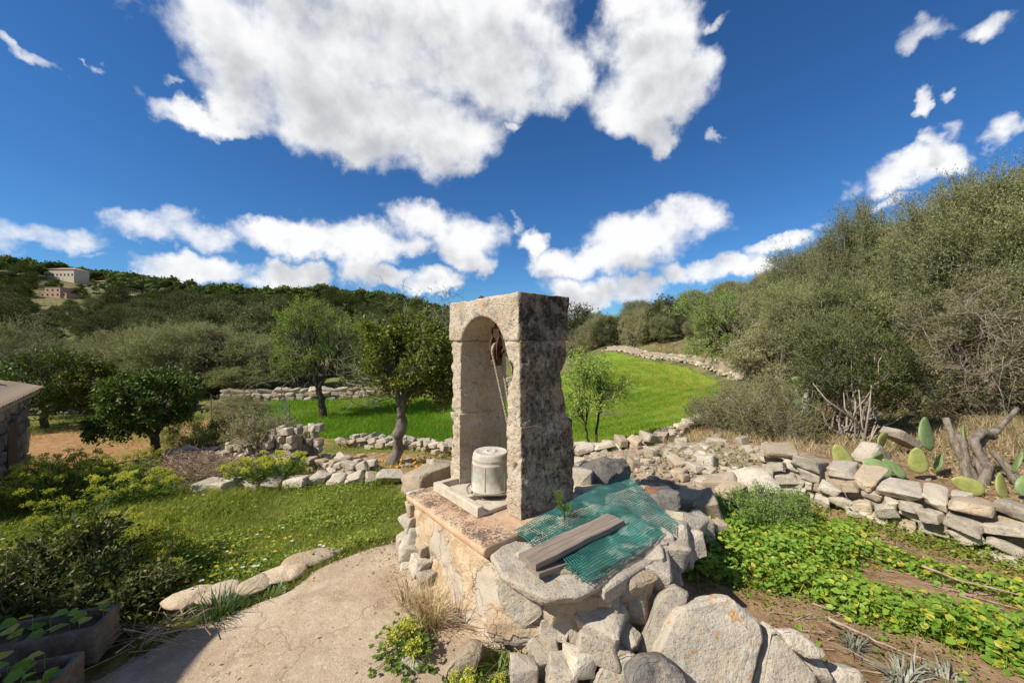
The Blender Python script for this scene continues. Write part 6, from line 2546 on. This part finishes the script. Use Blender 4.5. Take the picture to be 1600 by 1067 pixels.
# sparse weeds on the terrace, lane and banks
reg = [(-13, 7), (-5.5, 6.8), (-1.2, 7.0), (-.9, 9.2), (-4.5, 10.6), (-7.5, 12.2), (-10, 14.2), (-15, 15), (-16, 10)]
pts = sample_poly(reg, 26000, r, lambda x, y: np.clip(.15 + 1.1 * fbm2(x, y, .7, 3), .02, 1))
leaf_cover('terrace_weeds', 'thin green weeds on the ochre soil of the orange trees', pts, np.abs(r.normal(0, .05, len(pts))), .05, M['grass'], r, .7, W=.3)
reg = [(3.2, 8.4), (4.6, 10.1), (6.9, 12.3), (8.6, 14.4), (10.2, 16.5), (11.3, 20), (11.3, 26), (10, 34), (22, 34), (19, 16), (13, 8.5), (9, 5.5), (6, 5.2), (4.2, 6.3)]
pts = sample_poly(reg, 60000, r, lambda x, y: np.clip(.3 + 1.0 * fbm2(x, y, .6, 3), .03, 1) * np.clip(140 / (x * x + y * y), .1, 1))
dd = np.hypot(pts[:, 0], pts[:, 1])
h = r.uniform(.05, .2, len(pts))
blades(pts, h, .006 + .0008 * dd, 1.1, r, M['straw'], 'dry_grass', 'dry straw coloured grass on the rough bank right of the field', 1)
pts = sample_poly(reg, 26000, r, lambda x, y: np.clip(.0 + 1.6 * fbm2(x + 5, y, .5, 3), .02, 1))
leaf_cover('bank_weeds', 'green weeds among the stones of the right bank', pts, np.abs(r.normal(0, .06, len(pts))), .055, M['weed'], r, .8, W=.4)

# floor litter under the right thicket
reg = [(5.2, 4.4), (6.0, 5.6), (8, 8), (12, 10), (14, 6), (9, 3.2)]
pts = sample_poly(reg, 16000, r)
leaf_cover('leaf_litter', 'brown leaf litter on the shaded floor of the thicket', pts, np.abs(r.normal(0, .012, len(pts))) + .005, .06, M['straw'], r, .5, W=.35)

# bean rows in the garden plot
def bed(x, y):
    n = fbm2(x, y, 1.15, 3)
    u = np.stack([x, y], -1)
    # three bands of growth with bare earth between them
    band1 = sstep(1.0, .45, np.hypot((x - 2.6) / 1.25, (y - 3.95) / .72) + n * .25)
    lineA = poly_dist(x, y, [(1.75, 3.35), (2.55, 3.05), (3.15, 2.55), (3.9, 1.9), (4.4, 1.5)], False)
    lineB = poly_dist(x, y, [(3.0, 4.1), (3.7, 3.4), (4.1, 3.0)], False)
    b2 = sstep(.38, .10, lineA + n * .40)
    b3 = sstep(.30, .06, lineB + n * .2) * .5
    return np.clip(np.maximum(np.maximum(band1 * (1.15 + .6 * n), b2 * (.95 + .5 * n)), b3), 0, 1)


pts = sample_poly(GARDEN_POLY, 17000, r, lambda x, y: bed(x, y) ** 1.3 * (.45 + .9 * sstep(-.3, .35, fbm2(x, y + 3, 2.8, 3))) + .006)
dens_ = bed(pts[:, 0], pts[:, 1])
hh = .03 + dens_ * .17 * r.random(len(pts)) * (1 + .5 * fbm2(pts[:, 0], pts[:, 1], 2.4, 2))
leaf_cover('bean_plants', 'bright green bean plants growing in rows over the garden plot', pts, hh, .049, M['bean_leaf'], r, .65, roundl=True, W=.72)
pts2 = pts[::3]
q_ = sample_poly(GARDEN_POLY, 16000, r, lambda x, y: np.clip(bed(x, y) * .8 + .35 * sstep(.1, .5, fbm2(x + 3, y, 1.6, 3)) + .01, 0, 1))
leaf_cover('garden_weeds', 'small yellowish weeds between the bean plants', q_, np.abs(r.normal(0, .06, len(q_))) + .01, .024, M['weed'], r, .8, W=.55)
G = Geo()
z = ground_z(pts2[:, 0], pts2[:, 1])
p1 = np.stack([pts2[:, 0], pts2[:, 1], z + hh[::3]], 1)
p0 = p1.copy()
p0[:, :2] += r.normal(size=(len(p1), 2)) * .05
p0[:, 2] = z
G.add(*sticks(p0, p1, np.full(len(p1), .0025), np.full(len(p1), .0015)))
tag(obj('bean_stems', G.mesh("stems", [M['bean_leaf']])), 'thin green stems under the bean leaves', None, None, 'stuff')
b = base_at(1195, 4.15)
cl = clumps_in((0, 0, .20), (.52, .34, .17), 40, .10, 130, .3, -.8)
shrub('herb_bush', 'fine leaved bright green herb bush among the bean plants', b, cl, 'fine_leaf', 26, 10, .024, .011, 131, 6, 'bark', 'herb', None, .006, 0, up=.6, twig_len=1.1, rnd=.8, twig_r=.0018)
# straw and sticks on the plot
G = Geo()
q = sample_poly(GARDEN_POLY, 420, r)
z = ground_z(q[:, 0], q[:, 1]) + .035
a = r.uniform(-.9, .3, len(q)) + np.pi / 2 * (r.random(len(q)) < .2)
L = r.uniform(.05, .32, len(q))
d = np.stack([np.cos(a) * L, np.sin(a) * L, r.normal(0, .015, len(q))], 1)
p = np.stack([q[:, 0], q[:, 1], z], 1)
G.add(*sticks(p - d / 2, p + d / 2, r.uniform(.0015, .006, len(q)), r.uniform(.001, .004, len(q))))
tag(obj('dry_stalks', G.mesh("stalks", [M['dry_twig']])), 'dry stalks and straw lying on the garden soil', None, None, 'stuff')
for px0, py0, px1, py1, lb in ((1440, 885, 1590, 930, 'long bent stick lying across the bare soil near the garden wall'), (1290, 965, 1400, 1015, 'pale stick on the soil below the bean rows')):
    p0, p1 = on(px0, py0, .02), on(px1, py1, .02)
    P, Rd = branch(p0, p1, .011, .005, 8, .06, 0, np.random.default_rng(px0))
    me = Geo().add(*tube(P - p0, Rd, 6)).mesh("stick", [M['dry_twig']])
    tag(obj('stick', me, None, p0), lb, 'stick')


# ------------------------------------------------------------------ single plants
def umbellifer(seed, h=.75, rad=.45, stems=16, name='alexanders_plant', lab=None, heads=10, green=1.0):
    r = np.random.default_rng(seed)
    root = thing(name, lab, 'plant')
    Gs, Gl, Gh = Geo(), Geo(), Geo()
    for k in range(stems):
        a = r.uniform(0, 6.28)
        rr_ = rad * r.uniform(.15, 1) ** .7
        top = np.array([math.cos(a) * rr_, math.sin(a) * rr_, h * r.uniform(.6, 1.05)])
        P, Rd = branch((math.cos(a) * .06, math.sin(a) * .06, -.03), top, .009, .004, 6, .08, .08, r)
        Gs.add(*tube(P, Rd, 5)[:2])
        # leaves up the stem: leaflets in threes
        m = 30
        t = r.uniform(.1, .74, m)
        pp = np.stack([np.interp(t, np.linspace(0, 1, 6), P[:, i]) for i in range(3)], 1)
        dd_ = unit(np.stack([r.normal(size=m), r.normal(size=m), r.normal(0, .25, m) + .1], 1))
        tip = pp + dd_ * r.uniform(.05, .18, (m, 1))
        Gs.add(*sticks(pp, tip, np.full(m, .002), np.full(m, .0012)))
        for j in (-1, 0, 1):
            sd = unit(np.cross(dd_, [[0, 0, 1.0]]))
            V, Q = leaves(tip, dd_ + sd * j * .9, .036 * .85 * r.uniform(.7, 1.3, m), .024, unit(np.array([0, 0, 1.0]) + r.normal(size=(m, 3)) * .4), .1, r)
            Gl.add(V, Q)
        if k < heads:
            # umbel: a ball of small rays with tiny flower tufts
            nr = 17
            d = unit(r.normal(size=(nr, 3)) * np.array([1, 1, .5]) + np.array([0, 0, 1.0]))
            ray = .060 * r.uniform(.7, 1.25)
            tips = top + d * ray
            Gs.add(*sticks(np.repeat(top[None], nr, 0), tips, np.full(nr, .0016), np.full(nr, .0012)))
            f = 9
            pos = np.repeat(tips, f, 0) + r.normal(size=(nr * f, 3)) * .010
            V, Q = leaves(pos, rand_dir(nr * f, r) + np.array([0, 0, .5]), .014, .012, None, .1, r)
            Gh.add(V, Q)
    obj('stems', Gs.mesh("stems", [M['alexander_leaf']]), root)
    obj('leaves', Gl.mesh("leaves", [M['alexander_leaf']]), root)
    if heads:
        obj('flower_heads', Gh.mesh("heads", [M['umbel']]), root)
    return root


UM = [umbellifer(401, .62, .42, 20, heads=16), umbellifer(402, .5, .36, 16, heads=13), umbellifer(403, .38, .34, 16, heads=14)]
GU = 'yellow green flowering umbellifers on the lawn edges'
UMB = [ # px, Y, proto, scale, label
    (60, 6.0, 0, .95, 'tall yellow green umbellifer next to the shed wall'), (110, 5.8, 0, .95, 'broad umbellifer second from the shed'), (165, 5.9, 0, .9, 'umbellifer with many heads between shed and twig pile'), (205, 6.2, 1, 1.15, 'umbellifer touching the left end of the twig pile'),
    (135, 6.5, 0, .85, 'umbellifer behind the front row, level with the round orange tree'), (85, 5.2, 1, 1.2, 'umbellifer in front of the shed row at the lawn'), (180, 5.3, 1, 1.0, 'leafy umbellifer before the twig pile'), (30, 5.2, 0, 1.0, 'shaded umbellifer at the left edge'),
    (415, 6.1, 1, .95, 'yellow green umbellifer in front of the ruined wall stub'), (388, 6.1, 2, 1.05, 'smaller umbellifer left of the one before the ruined wall'), (445, 6.6, 2, 1.1, 'small umbellifer beside the stepping rocks'),
    (255, 3.7, 2, 1.15, 'low flowering umbellifer in the middle of the lawn'), (215, 3.6, 2, 1.1, 'low umbellifer above the bramble'), (160, 3.9, 1, .9, 'umbellifer left of the middle of the lawn'), (275, 3.45, 2, .8, 'sparse umbellifer nearest the path edge'),
    (110, 4.4, 1, 1.0, 'umbellifer rising behind the bramble'), (240, 5.5, 2, 1.1, 'low umbellifer below the twig pile'),
]
used = set()
for k, (px, Y, pr, sc, lb) in enumerate(UMB):
    b = base_at(px, Y)
    if pr not in used:
        used.add(pr)
        o = UM[pr]
        o.location = [float(q) for q in b]
        o.scale = (sc,) * 3
        o['label'], o['group'] = lb, GU
    else:
        copy_thing(UM[pr], b, k * 1.9, sc, lb, GU)
w3 = umbellifer(404, .16, .11, 7, heads=4)
w3.location = [float(q) for q in base_at(640, 2.35)]
w3['label'] = 'small umbellifer with pale heads at the foot of the plastered well corner'
for px, Y, sc, lb in ((720, 2.12, .6, 'small umbellifer over the slanted block at the bottom edge'), (775, 2.1, .55, 'green weed between slanted block and tumbled stones')):
    copy_thing(w3, base_at(px, Y), px, sc, lb)

# bramble thicket in the shade, lower left
b = base_at(70, 2.95)
cl = np.concatenate([clumps_in((0, 0, .20), (.85, .42, .22), 60, .15, 141, .3, -.7), clumps_in((.62, -.1, .12), (.45, .3, .13), 22, .11, 142, .3, -.7), clumps_in((.05, .2, .40), (.3, .25, .22), 12, .12, 143, .3)])
shrub('bramble', 'dark bramble thicket in dappled shade at the lower left', b, cl, 'bramble_leaf', 26, 8, .044, .029, 144, 10, 'bark', 'bramble', None, .007, 0, up=.3, twig_len=1.1, rnd=.9, twig_r=.0025)


def tuft(name, label, b, n, h, w_, mat, seed, rad=.08, lean=.9, cat='plant'):
    r = np.random.default_rng(seed)
    a = r.uniform(0, 6.28, n)
    q = np.stack([np.cos(a), np.sin(a), 0 * a], 1) * (rad * r.random(n) ** .5)[:, None]
    hh_ = h * r.uniform(.45, 1.1, n)
    out = np.stack([np.cos(a + r.normal(0, .5, n)), np.sin(a + r.normal(0, .5, n)), 0 * a], 1) * (lean * hh_ * r.random(n))[:, None]
    sd = unit(np.cross(out, [[0, 0, 1.0]]))
    K = 5
    V = np.empty((n, K * 2, 3))
    for i in range(K):
        t = i / (K - 1)
        c = q + out * t ** 1.8 + np.array([0, 0, 1.0]) * (hh_ * (t - .30 * lean * t ** 3))[:, None]
        wd = w_ * (1 - t ** 2) / 2 + .0004
        V[:, i * 2], V[:, i * 2 + 1] = c - sd * wd, c + sd * wd
    Q = np.concatenate([(np.arange(n) * K * 2)[:, None] + np.array([[2 * i, 2 * i + 1, 2 * i + 3, 2 * i + 2]]) for i in range(K - 1)])
    me = Geo().add(V.reshape(-1, 3), Q).mesh(name, [mat])
    return tag(obj(name, me, None, b), label, cat)


tuft('grass_tuft', 'strap leaved green tuft growing from the path edge rocks', base_at(343, 2.82), 170, .24, .009, M['iris_leaf'], 1, .10, 1.0)
tuft('grass_tuft', 'small green tuft right of the strap leaved one on the path edge', base_at(415, 3.0), 160, .10, .008, M['iris_leaf'], 2, .13, .9)
tuft('grass_tuft', 'flat green tuft low on the path edge rocks', base_at(385, 2.92), 150, .08, .009, M['weed'], 3, .14, 1.1)
tuft('dry_tuft', 'dry straw tuft leaning on the plastered well wall', base_at(672, 2.62), 240, .34, .0045, M['straw'], 4, .10, 1.0)
tuft('dry_tuft', 'thinner dry tuft left of the straw one on the well wall', base_at(640, 2.8), 110, .26, .004, M['straw'], 5, .08, 1.1)
tuft('spiky_plant', 'grey spiky rosette plant at the bottom right', base_at(1410, 2.22), 90, .20, .014, M['grey_spike'], 6, .05, 1.5)
tuft('spiky_plant', 'second grey rosette smaller and further back on the soil', base_at(1335, 2.5), 60, .14, .010, M['grey_spike'], 7, .04, 1.5)
tuft('spiky_plant', 'grey dried rosette right of the larger one', base_at(1480, 2.25), 70, .13, .010, M['grey_spike'], 8, .06, 1.5)
tuft('grass_tuft', 'green weed growing between the tumbled stones of the well foot', base_at(800, 2.25), 160, .16, .007, M['weed'], 9, .14, .9)
tuft('grass_tuft', 'green weed under the overhanging well stones', base_at(770, 2.2), 140, .13, .007, M['fine_leaf'], 10, .13, .9)
tuft('grass_tuft', 'green sprout on the path crack beside the edge rocks', base_at(470, 2.9), 40, .06, .005, M['weed'], 11, .06, 1.0)
tuft('grass_tuft', 'green shoots right of the pointed boulder', base_at(1300, 2.2), 70, .15, .012, M['bean_leaf'], 12, .08, .9)
# fennel sprig growing through the net beside the pillar
r = np.random.default_rng(6)
p = at(883, 802, 2.82)
G = Geo()
for k in range(7):
    e = np.array([r.uniform(-.10, .15), r.uniform(-.08, .05), r.uniform(.02, .17)])
    G.add(*sticks([(0, 0, -.05)], [e], [.003], [.0015]))
    m = 60
    t = r.uniform(.3, 1, m)
    q = e[None] * t[:, None]
    G.add(*sticks(q, q + unit(r.normal(size=(m, 3)) + np.array([0, 0, .3])) * .03, np.full(m, .0012), np.full(m, .0006)))
tag(obj('fennel_sprig', G.mesh("fennel", [M['fine_leaf']]), None, p), 'feathery green sprig sticking through the net by the pillar', 'plant')

# heap of pruned twigs left of the lawn edge
def twig_heap(label, b, n, rx, ry, h, seed, mat='dry_twig'):
    r = np.random.default_rng(seed)
    q = r.normal(size=(n, 2)) * .45
    z = h * np.exp(-(q ** 2).sum(1) * 1.3) * r.random(n)
    p = np.stack([q[:, 0] * rx, q[:, 1] * ry, z], 1)
    d = unit(np.stack([r.normal(size=n), r.normal(size=n) * .6, r.normal(0, .45, n)], 1)) * r.uniform(.15, .55, (n, 1))
    G = Geo().add(*sticks(p - d / 2, p + d / 2, r.uniform(.0015, .0055, n), r.uniform(.001, .0025, n)))
    return tag(obj('twig_heap', G.mesh("twigs", [M[mat]]), None, b), label, 'twig heap')


twig_heap('brown heap of pruned twigs at the upper lawn edge', base_at(300, 6.6), 1300, 1.5, .7, .55, 3)
twig_heap('thin brush of dry twigs at the dark well foot', base_at(830, 2.35), 45, .35, .12, .22, 4)
tag(pix_rock('loose_stone', 345, 776, 74, 20, 6.0, 1.0, detail=2, mat='pale_stone'), 'flat pale rock in front of the twig heap', 'rock')
tag(pix_rock('loose_stone', 302, 711, 18, 14, 8.0, 1.0, detail=1, mat='shard'), 'brownish rounded stone on the wall line right of the round orange tree', 'rock')
dry_wall('stone_row', 'broken line of stones running left from the ruined wall stub to the round orange tree', 'wall', [(-7.2, 8.3), (-6.4, 8.25), (-5.8, 8.1)], .26, .4, .2, ('stone', 'rubble', 'pale_stone'), 1, seed=28, courses=2, cap=False, jitter=2.0, core=False)

# fallen oranges under the leaning tree
V, Q = lathe([(0.001, -1), (.5, -.86), (.87, -.5), (1, 0), (.87, .5), (.5, .86), (.001, 1)], 8)
om = np_mesh("orange", V * .033, [Q], [M['orange_fruit']], True)
r = np.random.default_rng(13)
for k in range(42):
    x, y = r.normal(-1.95, .55), r.normal(7.55, .4)
    tag(obj('orange', om, None, (x, y, gz(x, y) + .02)), 'fallen orange on the soil under the leaning orange tree', 'orange', 'fallen oranges')

# roll of wire mesh by the field edge
G = Geo()
b = base_at(565, 9.9)
for k in range(9):
    a = np.linspace(0, math.pi, 12)
    G.add(*tube(np.stack([np.full(12, -.5 + k * .13), .16 * np.cos(a), .30 * np.sin(a)], 1), .004, 3)[:2])
for k in range(8):
    a = math.pi * k / 7
    G.add(*tube([(-.55, .16 * math.cos(a), .30 * math.sin(a)), (.58, .16 * math.cos(a) + .02, .28 * math.sin(a))], .004, 3)[:2])
tag(obj('wire_netting', G.mesh("wire", [M['wire']]), None, b, (0, 0, .5)), 'curled wire netting lying at the near field edge', 'netting')
# wire fence at the left corner of the field
root = thing('wire_fence', 'thin wire fence at the left corner of the green field', 'fence', base_at(452, 10.5))
rb = np.array(root.location)
pa, pb, pc_ = base_at(452, 10.5), base_at(330, 12.0), base_at(440, 14.5)
for q in (pa, pb, (pa + pb) / 2, pc_):
    q = np.array(q)
    q[2] = gz(q[0], q[1])
    obj('post', Geo().add(*tube([q - rb - [0, 0, .1], q - rb + [0, 0, 1.0]], .012, 5)).mesh("post", [M['wire']]), root)
G = Geo()
for s, e in ((pa, pb), (pa, pc_)):
    for z in np.linspace(.1, .95, 7):
        G.add(*tube([s - rb + [0, 0, z], (s + e) / 2 - rb + [0, 0, z - .02], e - rb + [0, 0, z]], .003, 3)[:2])
    for t in np.linspace(0, 1, 24):
        q = s + (e - s) * t - rb
        G.add(*tube([q + [0, 0, .08], q + [0, 0, .95]], .002, 3)[:2])
obj('wires', G.mesh("wires", [M['wire']]), root)
# patch of grey brush in the field right of the pillar
twig_heap('grey patch of cut brush in the field by the young almond', base_at(955, 13.2), 260, .8, .4, .10, 9, 'twig')

# ------------------------------------------------------------------ planters in the lower left shade
def planter(label, c, rz, L, W, H, th, seed):
    root = thing('planter_trough', label, 'planter', c, rz)
    G = Geo()
    for (x0, x1, y0, y1, z0, z1) in ((-L / 2, L / 2, -W / 2, -W / 2 + th, 0, H), (-L / 2, L / 2, W / 2 - th, W / 2, 0, H), (-L / 2, -L / 2 + th, -W / 2 + th * .9, W / 2 - th * .9, 0, H), (L / 2 - th, L / 2, -W / 2 + th * .9, W / 2 - th * .9, 0, H), (-L / 2 + .01, L / 2 - .01, -W / 2 + .01, W / 2 - .01, 0, th)):
        G.add(*box_mesh(x0, x1, y0, y1, z0, z1))
    me = remesh(np.concatenate(G.V), [np.concatenate(G.Q)], .012)
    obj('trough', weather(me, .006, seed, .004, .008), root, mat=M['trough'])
    V, Q = box_mesh(-L / 2 + th * .8, L / 2 - th * .8, -W / 2 + th * .8, W / 2 - th * .8, th * .5, H * .78)
    obj('soil', weather(remesh(V, [Q], .02), .012, seed + 1), root, mat=M['hole'])
    r = np.random.default_rng(seed)
    n = 26
    P = np.stack([r.uniform(-L / 2 + .05, L / 2 - .03, n), r.uniform(-W / 2 + .02, W / 2 - .02, n), H * .8 + r.uniform(.0, .12, n)], 1)
    a = r.uniform(0, 6.28, n)
    V, Q = round_leaves(P, np.stack([np.cos(a), np.sin(a), .1 * np.ones(n)], 1), .075 * r.uniform(.6, 1.2, n), .08, unit(np.array([0, 0, 1.0]) + r.normal(size=(n, 3)) * .3), r)
    G = Geo().add(V, Q)
    G.add(*sticks(P * np.array([1, 1, 0]) + np.array([0, 0, H * .7]), P, np.full(n, .002), np.full(n, .002)))
    obj('leaves', G.mesh("leaves", [M['bean_leaf']]), root)
    return root


c = on(30, 1085, .12)
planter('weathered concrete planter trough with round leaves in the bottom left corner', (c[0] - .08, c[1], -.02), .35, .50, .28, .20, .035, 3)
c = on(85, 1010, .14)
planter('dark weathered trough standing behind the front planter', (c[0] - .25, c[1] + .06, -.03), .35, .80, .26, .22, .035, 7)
twig_heap('thin dead twigs in the shade beside the planters', (-2.35, 2.55, .02), 40, .35, .2, .07, 12)

# ------------------------------------------------------------------ old stone shed at the left edge
sh = thing('stone_shed', 'old rubble stone shed with a clay tile roof at the left edge', 'shed', (-9.35, 7.35, gz(-9.3, 7.3)))
z0 = sh.location.z
d1 = unit(np.array([[.70, -.72]]))[0]                      # along the visible wall, towards the camera
n1 = np.array([-.72, -.70])                                # back from it
a0 = np.array([0.0, 0.0])
def shp(u, v):
    return a0 + d1 * u + n1 * v
outl = [shp(0, 0), shp(3.4, 0), shp(3.4, 2.6), shp(0, 2.6)]
V, T = prism_xy([tuple(q) for q in outl][::-1], -.3, 1.62)
obj('wall', weather(remesh(V, [T], .09), .03, 3, .02, .03), sh, mat=M['plaster'])
r = random.Random(4)
for zi in range(7):
    u = r.uniform(-.1, .1)
    while u < 3.3:
        L = r.uniform(.18, .42)
        q = shp(u + L / 2, .025)
        z = -.05 + zi * .225 + r.uniform(-.03, .03)
        if not (1.05 < u + L / 2 < 1.75 and z < 1.15):
            mt = r.choice(['dark_stone', 'dark_stone', 'rubble'])
            me = rock_mesh(1, r.randrange(16), mt)
            o = obj('stone', me, sh, (q[0], q[1], z + .08), (0, r.uniform(-.1, .1), math.atan2(d1[1], d1[0]) + r.uniform(-.1, .1)), (L, .22, .21))
        u += L * 1.02
q = shp(1.4, -.02)
V, Q = box_mesh(-.33, .33, -.05, .06, 0, 1.15)
obj('door', np_mesh("door", V, [Q]), sh, (q[0], q[1], .02), (0, 0, math.atan2(d1[1], d1[0])), mat=M['door_wood'])
# roof: rows of half-round tiles running down to the eave
an = np.linspace(0, math.pi, 7)
P = np.stack([.085 * np.cos(an), np.zeros(7), .06 * np.sin(an)], 1)
ii = np.arange(6)
V = np.concatenate([P, P * np.array([.88, 1, .85]) + np.array([0, .46, .02])])
tile = np_mesh("tile", V, [np.stack([ii, ii + 1, 7 + ii + 1, 7 + ii], 1)], [M['roof_tile']], False)
tile_mod = tile
slope = .30
deck = []
for u, v in ((-.15, -.18), (3.6, -.18), (3.6, 2.8), (-.15, 2.8)):
    q = shp(u, v)
    deck.append((q[0], q[1], 1.62 + slope * min(v, 1.4) + (slope * -1.0 * max(0, v - 1.4))))
m1, m2 = shp(-.15, 1.4), shp(3.6, 1.4)
zr = 1.62 + slope * 1.4
VV = np.array([deck[0], deck[1], (m2[0], m2[1], zr), (m1[0], m1[1], zr), deck[3], deck[2]])
VV = np.concatenate([VV, VV - np.array([0, 0, .06])])
obj('roof', np_mesh("roof", VV, [np.array([(0, 1, 2, 3), (3, 2, 5, 4), (6, 9, 8, 7), (9, 10, 11, 8), (0, 6, 7, 1), (4, 5, 11, 10), (0, 3, 9, 6), (3, 4, 10, 9), (1, 7, 8, 2), (2, 8, 11, 5)])], [M['roof_tile']]), sh)
rot0 = math.atan2(n1[1], n1[0]) - math.pi / 2
for i in range(20):
    for j in range(4):
        u, v = -.08 + i * .185, -.22 + j * .40
        q = shp(u, v)
        obj('tile', tile, sh, (q[0], q[1], 1.635 + slope * (v + .0)), (math.atan(slope), 0, rot0 + r.uniform(-.04, .04)))
for k, (u, v) in enumerate(((.3, .7), (.9, 1.0), (.6, .3), (1.3, .8))):
    q = shp(u, v)
    tag(obj('loose_stone', rock_mesh(1, k, 'stone'), None, (q[0] - 9.35, q[1] + 7.35, z0 + 1.75 + slope * v), (0, 0, k), (.22, .16, .10)), 'stone weighing down the shed roof tiles', 'rock', 'stones on the shed roof')

# ------------------------------------------------------------------ houses on the ridge
def house(label, px, py, Y, w_, d, blocks, wallm):
    """blocks: (x0, x1, y0, y1, z0, z1, roof kind)"""
    k = sight(px, py) / Y
    Y = Y * k
    x = (px - 800) / F * Y
    zb = EYE - (py - 535) / F * Y
    if 'cream house' in label:
        zb += 1.6
    root = thing('house', label, 'house', (x, Y, zb))
    k *= .74
    root.scale = (k, k, k)
    for (x0, x1, y0, y1, zA, zB, rk) in blocks:
        V, Q = box_mesh(x0, x1, y0, y1, zA, zB)
        obj('wall', np_mesh("wall", V, [Q], [M[wallm]]), root)
        if rk == 'hip':
            o = .5
            h = (y1 - y0) * .18
            cx0, cx1, cy = x0 + (y1 - y0) * .45, x1 - (y1 - y0) * .45, (y0 + y1) / 2
            V = np.array([(x0 - o, y0 - o, zB), (x1 + o, y0 - o, zB), (x1 + o, y1 + o, zB), (x0 - o, y1 + o, zB), (cx0, cy, zB + h), (cx1, cy, zB + h)])
            obj('roof', np_mesh("roof", V, [np.array([(0, 1, 5, 4), (2, 3, 4, 5), (3, 2, 1, 0)]), np.array([(1, 2, 5), (3, 0, 4)])], [M['far_roof']]), root)
        elif rk == 'flat':
            V, Q = box_mesh(x0 - .15, x1 + .15, y0 - .15, y1 + .15, zB, zB + .25)
            obj('parapet', np_mesh("parapet", V, [Q], [M[wallm]]), root)
        nwin = max(1, int((x1 - x0) / 2.6))
        rows = max(1, int((zB - max(zA, 0)) / 2.8))
        for i in range(nwin):
            for j in range(rows):
                cx = x0 + (x1 - x0) * (i + .5) / nwin
                cz = max(zA, 0) + .9 + j * 2.9
                V, Q = box_mesh(cx - .55, cx + .55, y0 - .06, y0 + .05, cz, cz + 1.25)
                w0 = obj('window', np_mesh("window", V, [Q], [M['window']]), root)
                V, Q = box_mesh(cx - .7, cx + .7, y0 - .14, y0 + .02, cz - .14, cz - .003)
                obj('sill', np_mesh("sill", V, [Q], [M['white_trim']]), w0)
    return root


house('cream house with a low hipped tile roof on top of the ridge', 95, 440, 205, 19, 9, [(-9.5, 9.5, 0, 10, -6, 5.4, 'hip'), (-13.5, -9.49, 1, 7, -6, 3.6, 'flat')], 'cream_wall')
house('pink terracotta house with a round flat roofed tower below the cream one', 82, 466, 178, 18, 9, [(-8.5, -4.0, 0, 8, -3, 3.2, 'flat'), (-4.01, 5.5, -.6, 8, -3, 6.0, 'flat'), (5.49, 8.5, 0.2, 8, -3, 2.6, 'flat')], 'pink_wall')
house('small house half hidden by trees right of the cypresses', 157, 448, 200, 10, 7, [(-4.5, 4.5, 0, 6, -3, 3.0, 'hip')], 'pink_wall')
house('low ruined stone hut on the terraced slope', 37, 514, 120, 8, 5, [(-3.0, 4.0, 0, 5, -2, 2.0, 'none')], 'cream_wall')
house('tiny farm building among the trees of the slope', 200, 470, 170, 7, 5, [(-3.0, 3.0, 0, 5, -2, 2.6, 'hip')], 'pink_wall')

# ------------------------------------------------------------------ last small growth and litter
r = np.random.default_rng(71)
q = sample_poly(PATH_POLY, 2600, r, lambda x, y: np.clip(.10 + .9 * sstep(.55, .05, poly_dist(x, y, [(-.1, 2.4), (-.95, 3.5)], False)) + .5 * sstep(.35, .0, poly_dist(x, y, eg, False)), 0, 1))
q = q[q[:, 1] > 1.9]
leaf_cover('path_litter', 'dry leaf and straw litter lying on the rock path', q, np.full(len(q), .033), .026, M['straw'], r, .35, W=.4)
q = np.stack([r.normal(2.4, 1.2, 5200), r.normal(5.8, .9, 5200)], 1)
k = (fbm2(q[:, 0], q[:, 1], 1.4, 3) > .16) & (q[:, 1] > 4.5)
leaf_cover('rubble_weeds', 'green weeds sprouting between the rubble behind the well', q[k], np.abs(r.normal(0, .04, k.sum())) + .01, .038, M['weed'], r, .8, W=.45)
line = [(3.2, 4.95), (3.6, 4.6), (4.2, 3.75), (4.65, 2.95)]
q = sample_poly(GARDEN_POLY, 2600, r, lambda x, y: sstep(.32, .02, poly_dist(x, y, line, False)) * sstep(-.1, .3, fbm2(x, y, 2.0, 2)))
leaf_cover('wall_foot_weeds', 'weeds along the foot of the garden wall', q, np.abs(r.normal(0, .06, len(q))) + .01, .036, M['weed'], r, .8, W=.5)
row = [(-4.9, 6.05), (-4.2, 6.0), (-3.3, 6.25), (-2.4, 6.4), (-1.7, 6.5)]
row2 = [(-5.75, 8.0), (-4.9, 7.6), (-3.75, 7.2), (-2.6, 6.8)]
q = np.stack([r.uniform(-6, -1.4, 14000), r.uniform(5.7, 8.2, 14000)], 1)
dq = np.minimum(poly_dist(q[:, 0], q[:, 1], row, False), poly_dist(q[:, 0], q[:, 1], row2, False))
q = q[(dq < .38) & (fbm2(q[:, 0], q[:, 1], 2.2, 3) > .02)]
blades(q, r.uniform(.05, .24, len(q)), .009, .9, r, M['grass'], 'row_grass', 'tall grass growing up between the rows of stones left of the well', 2)
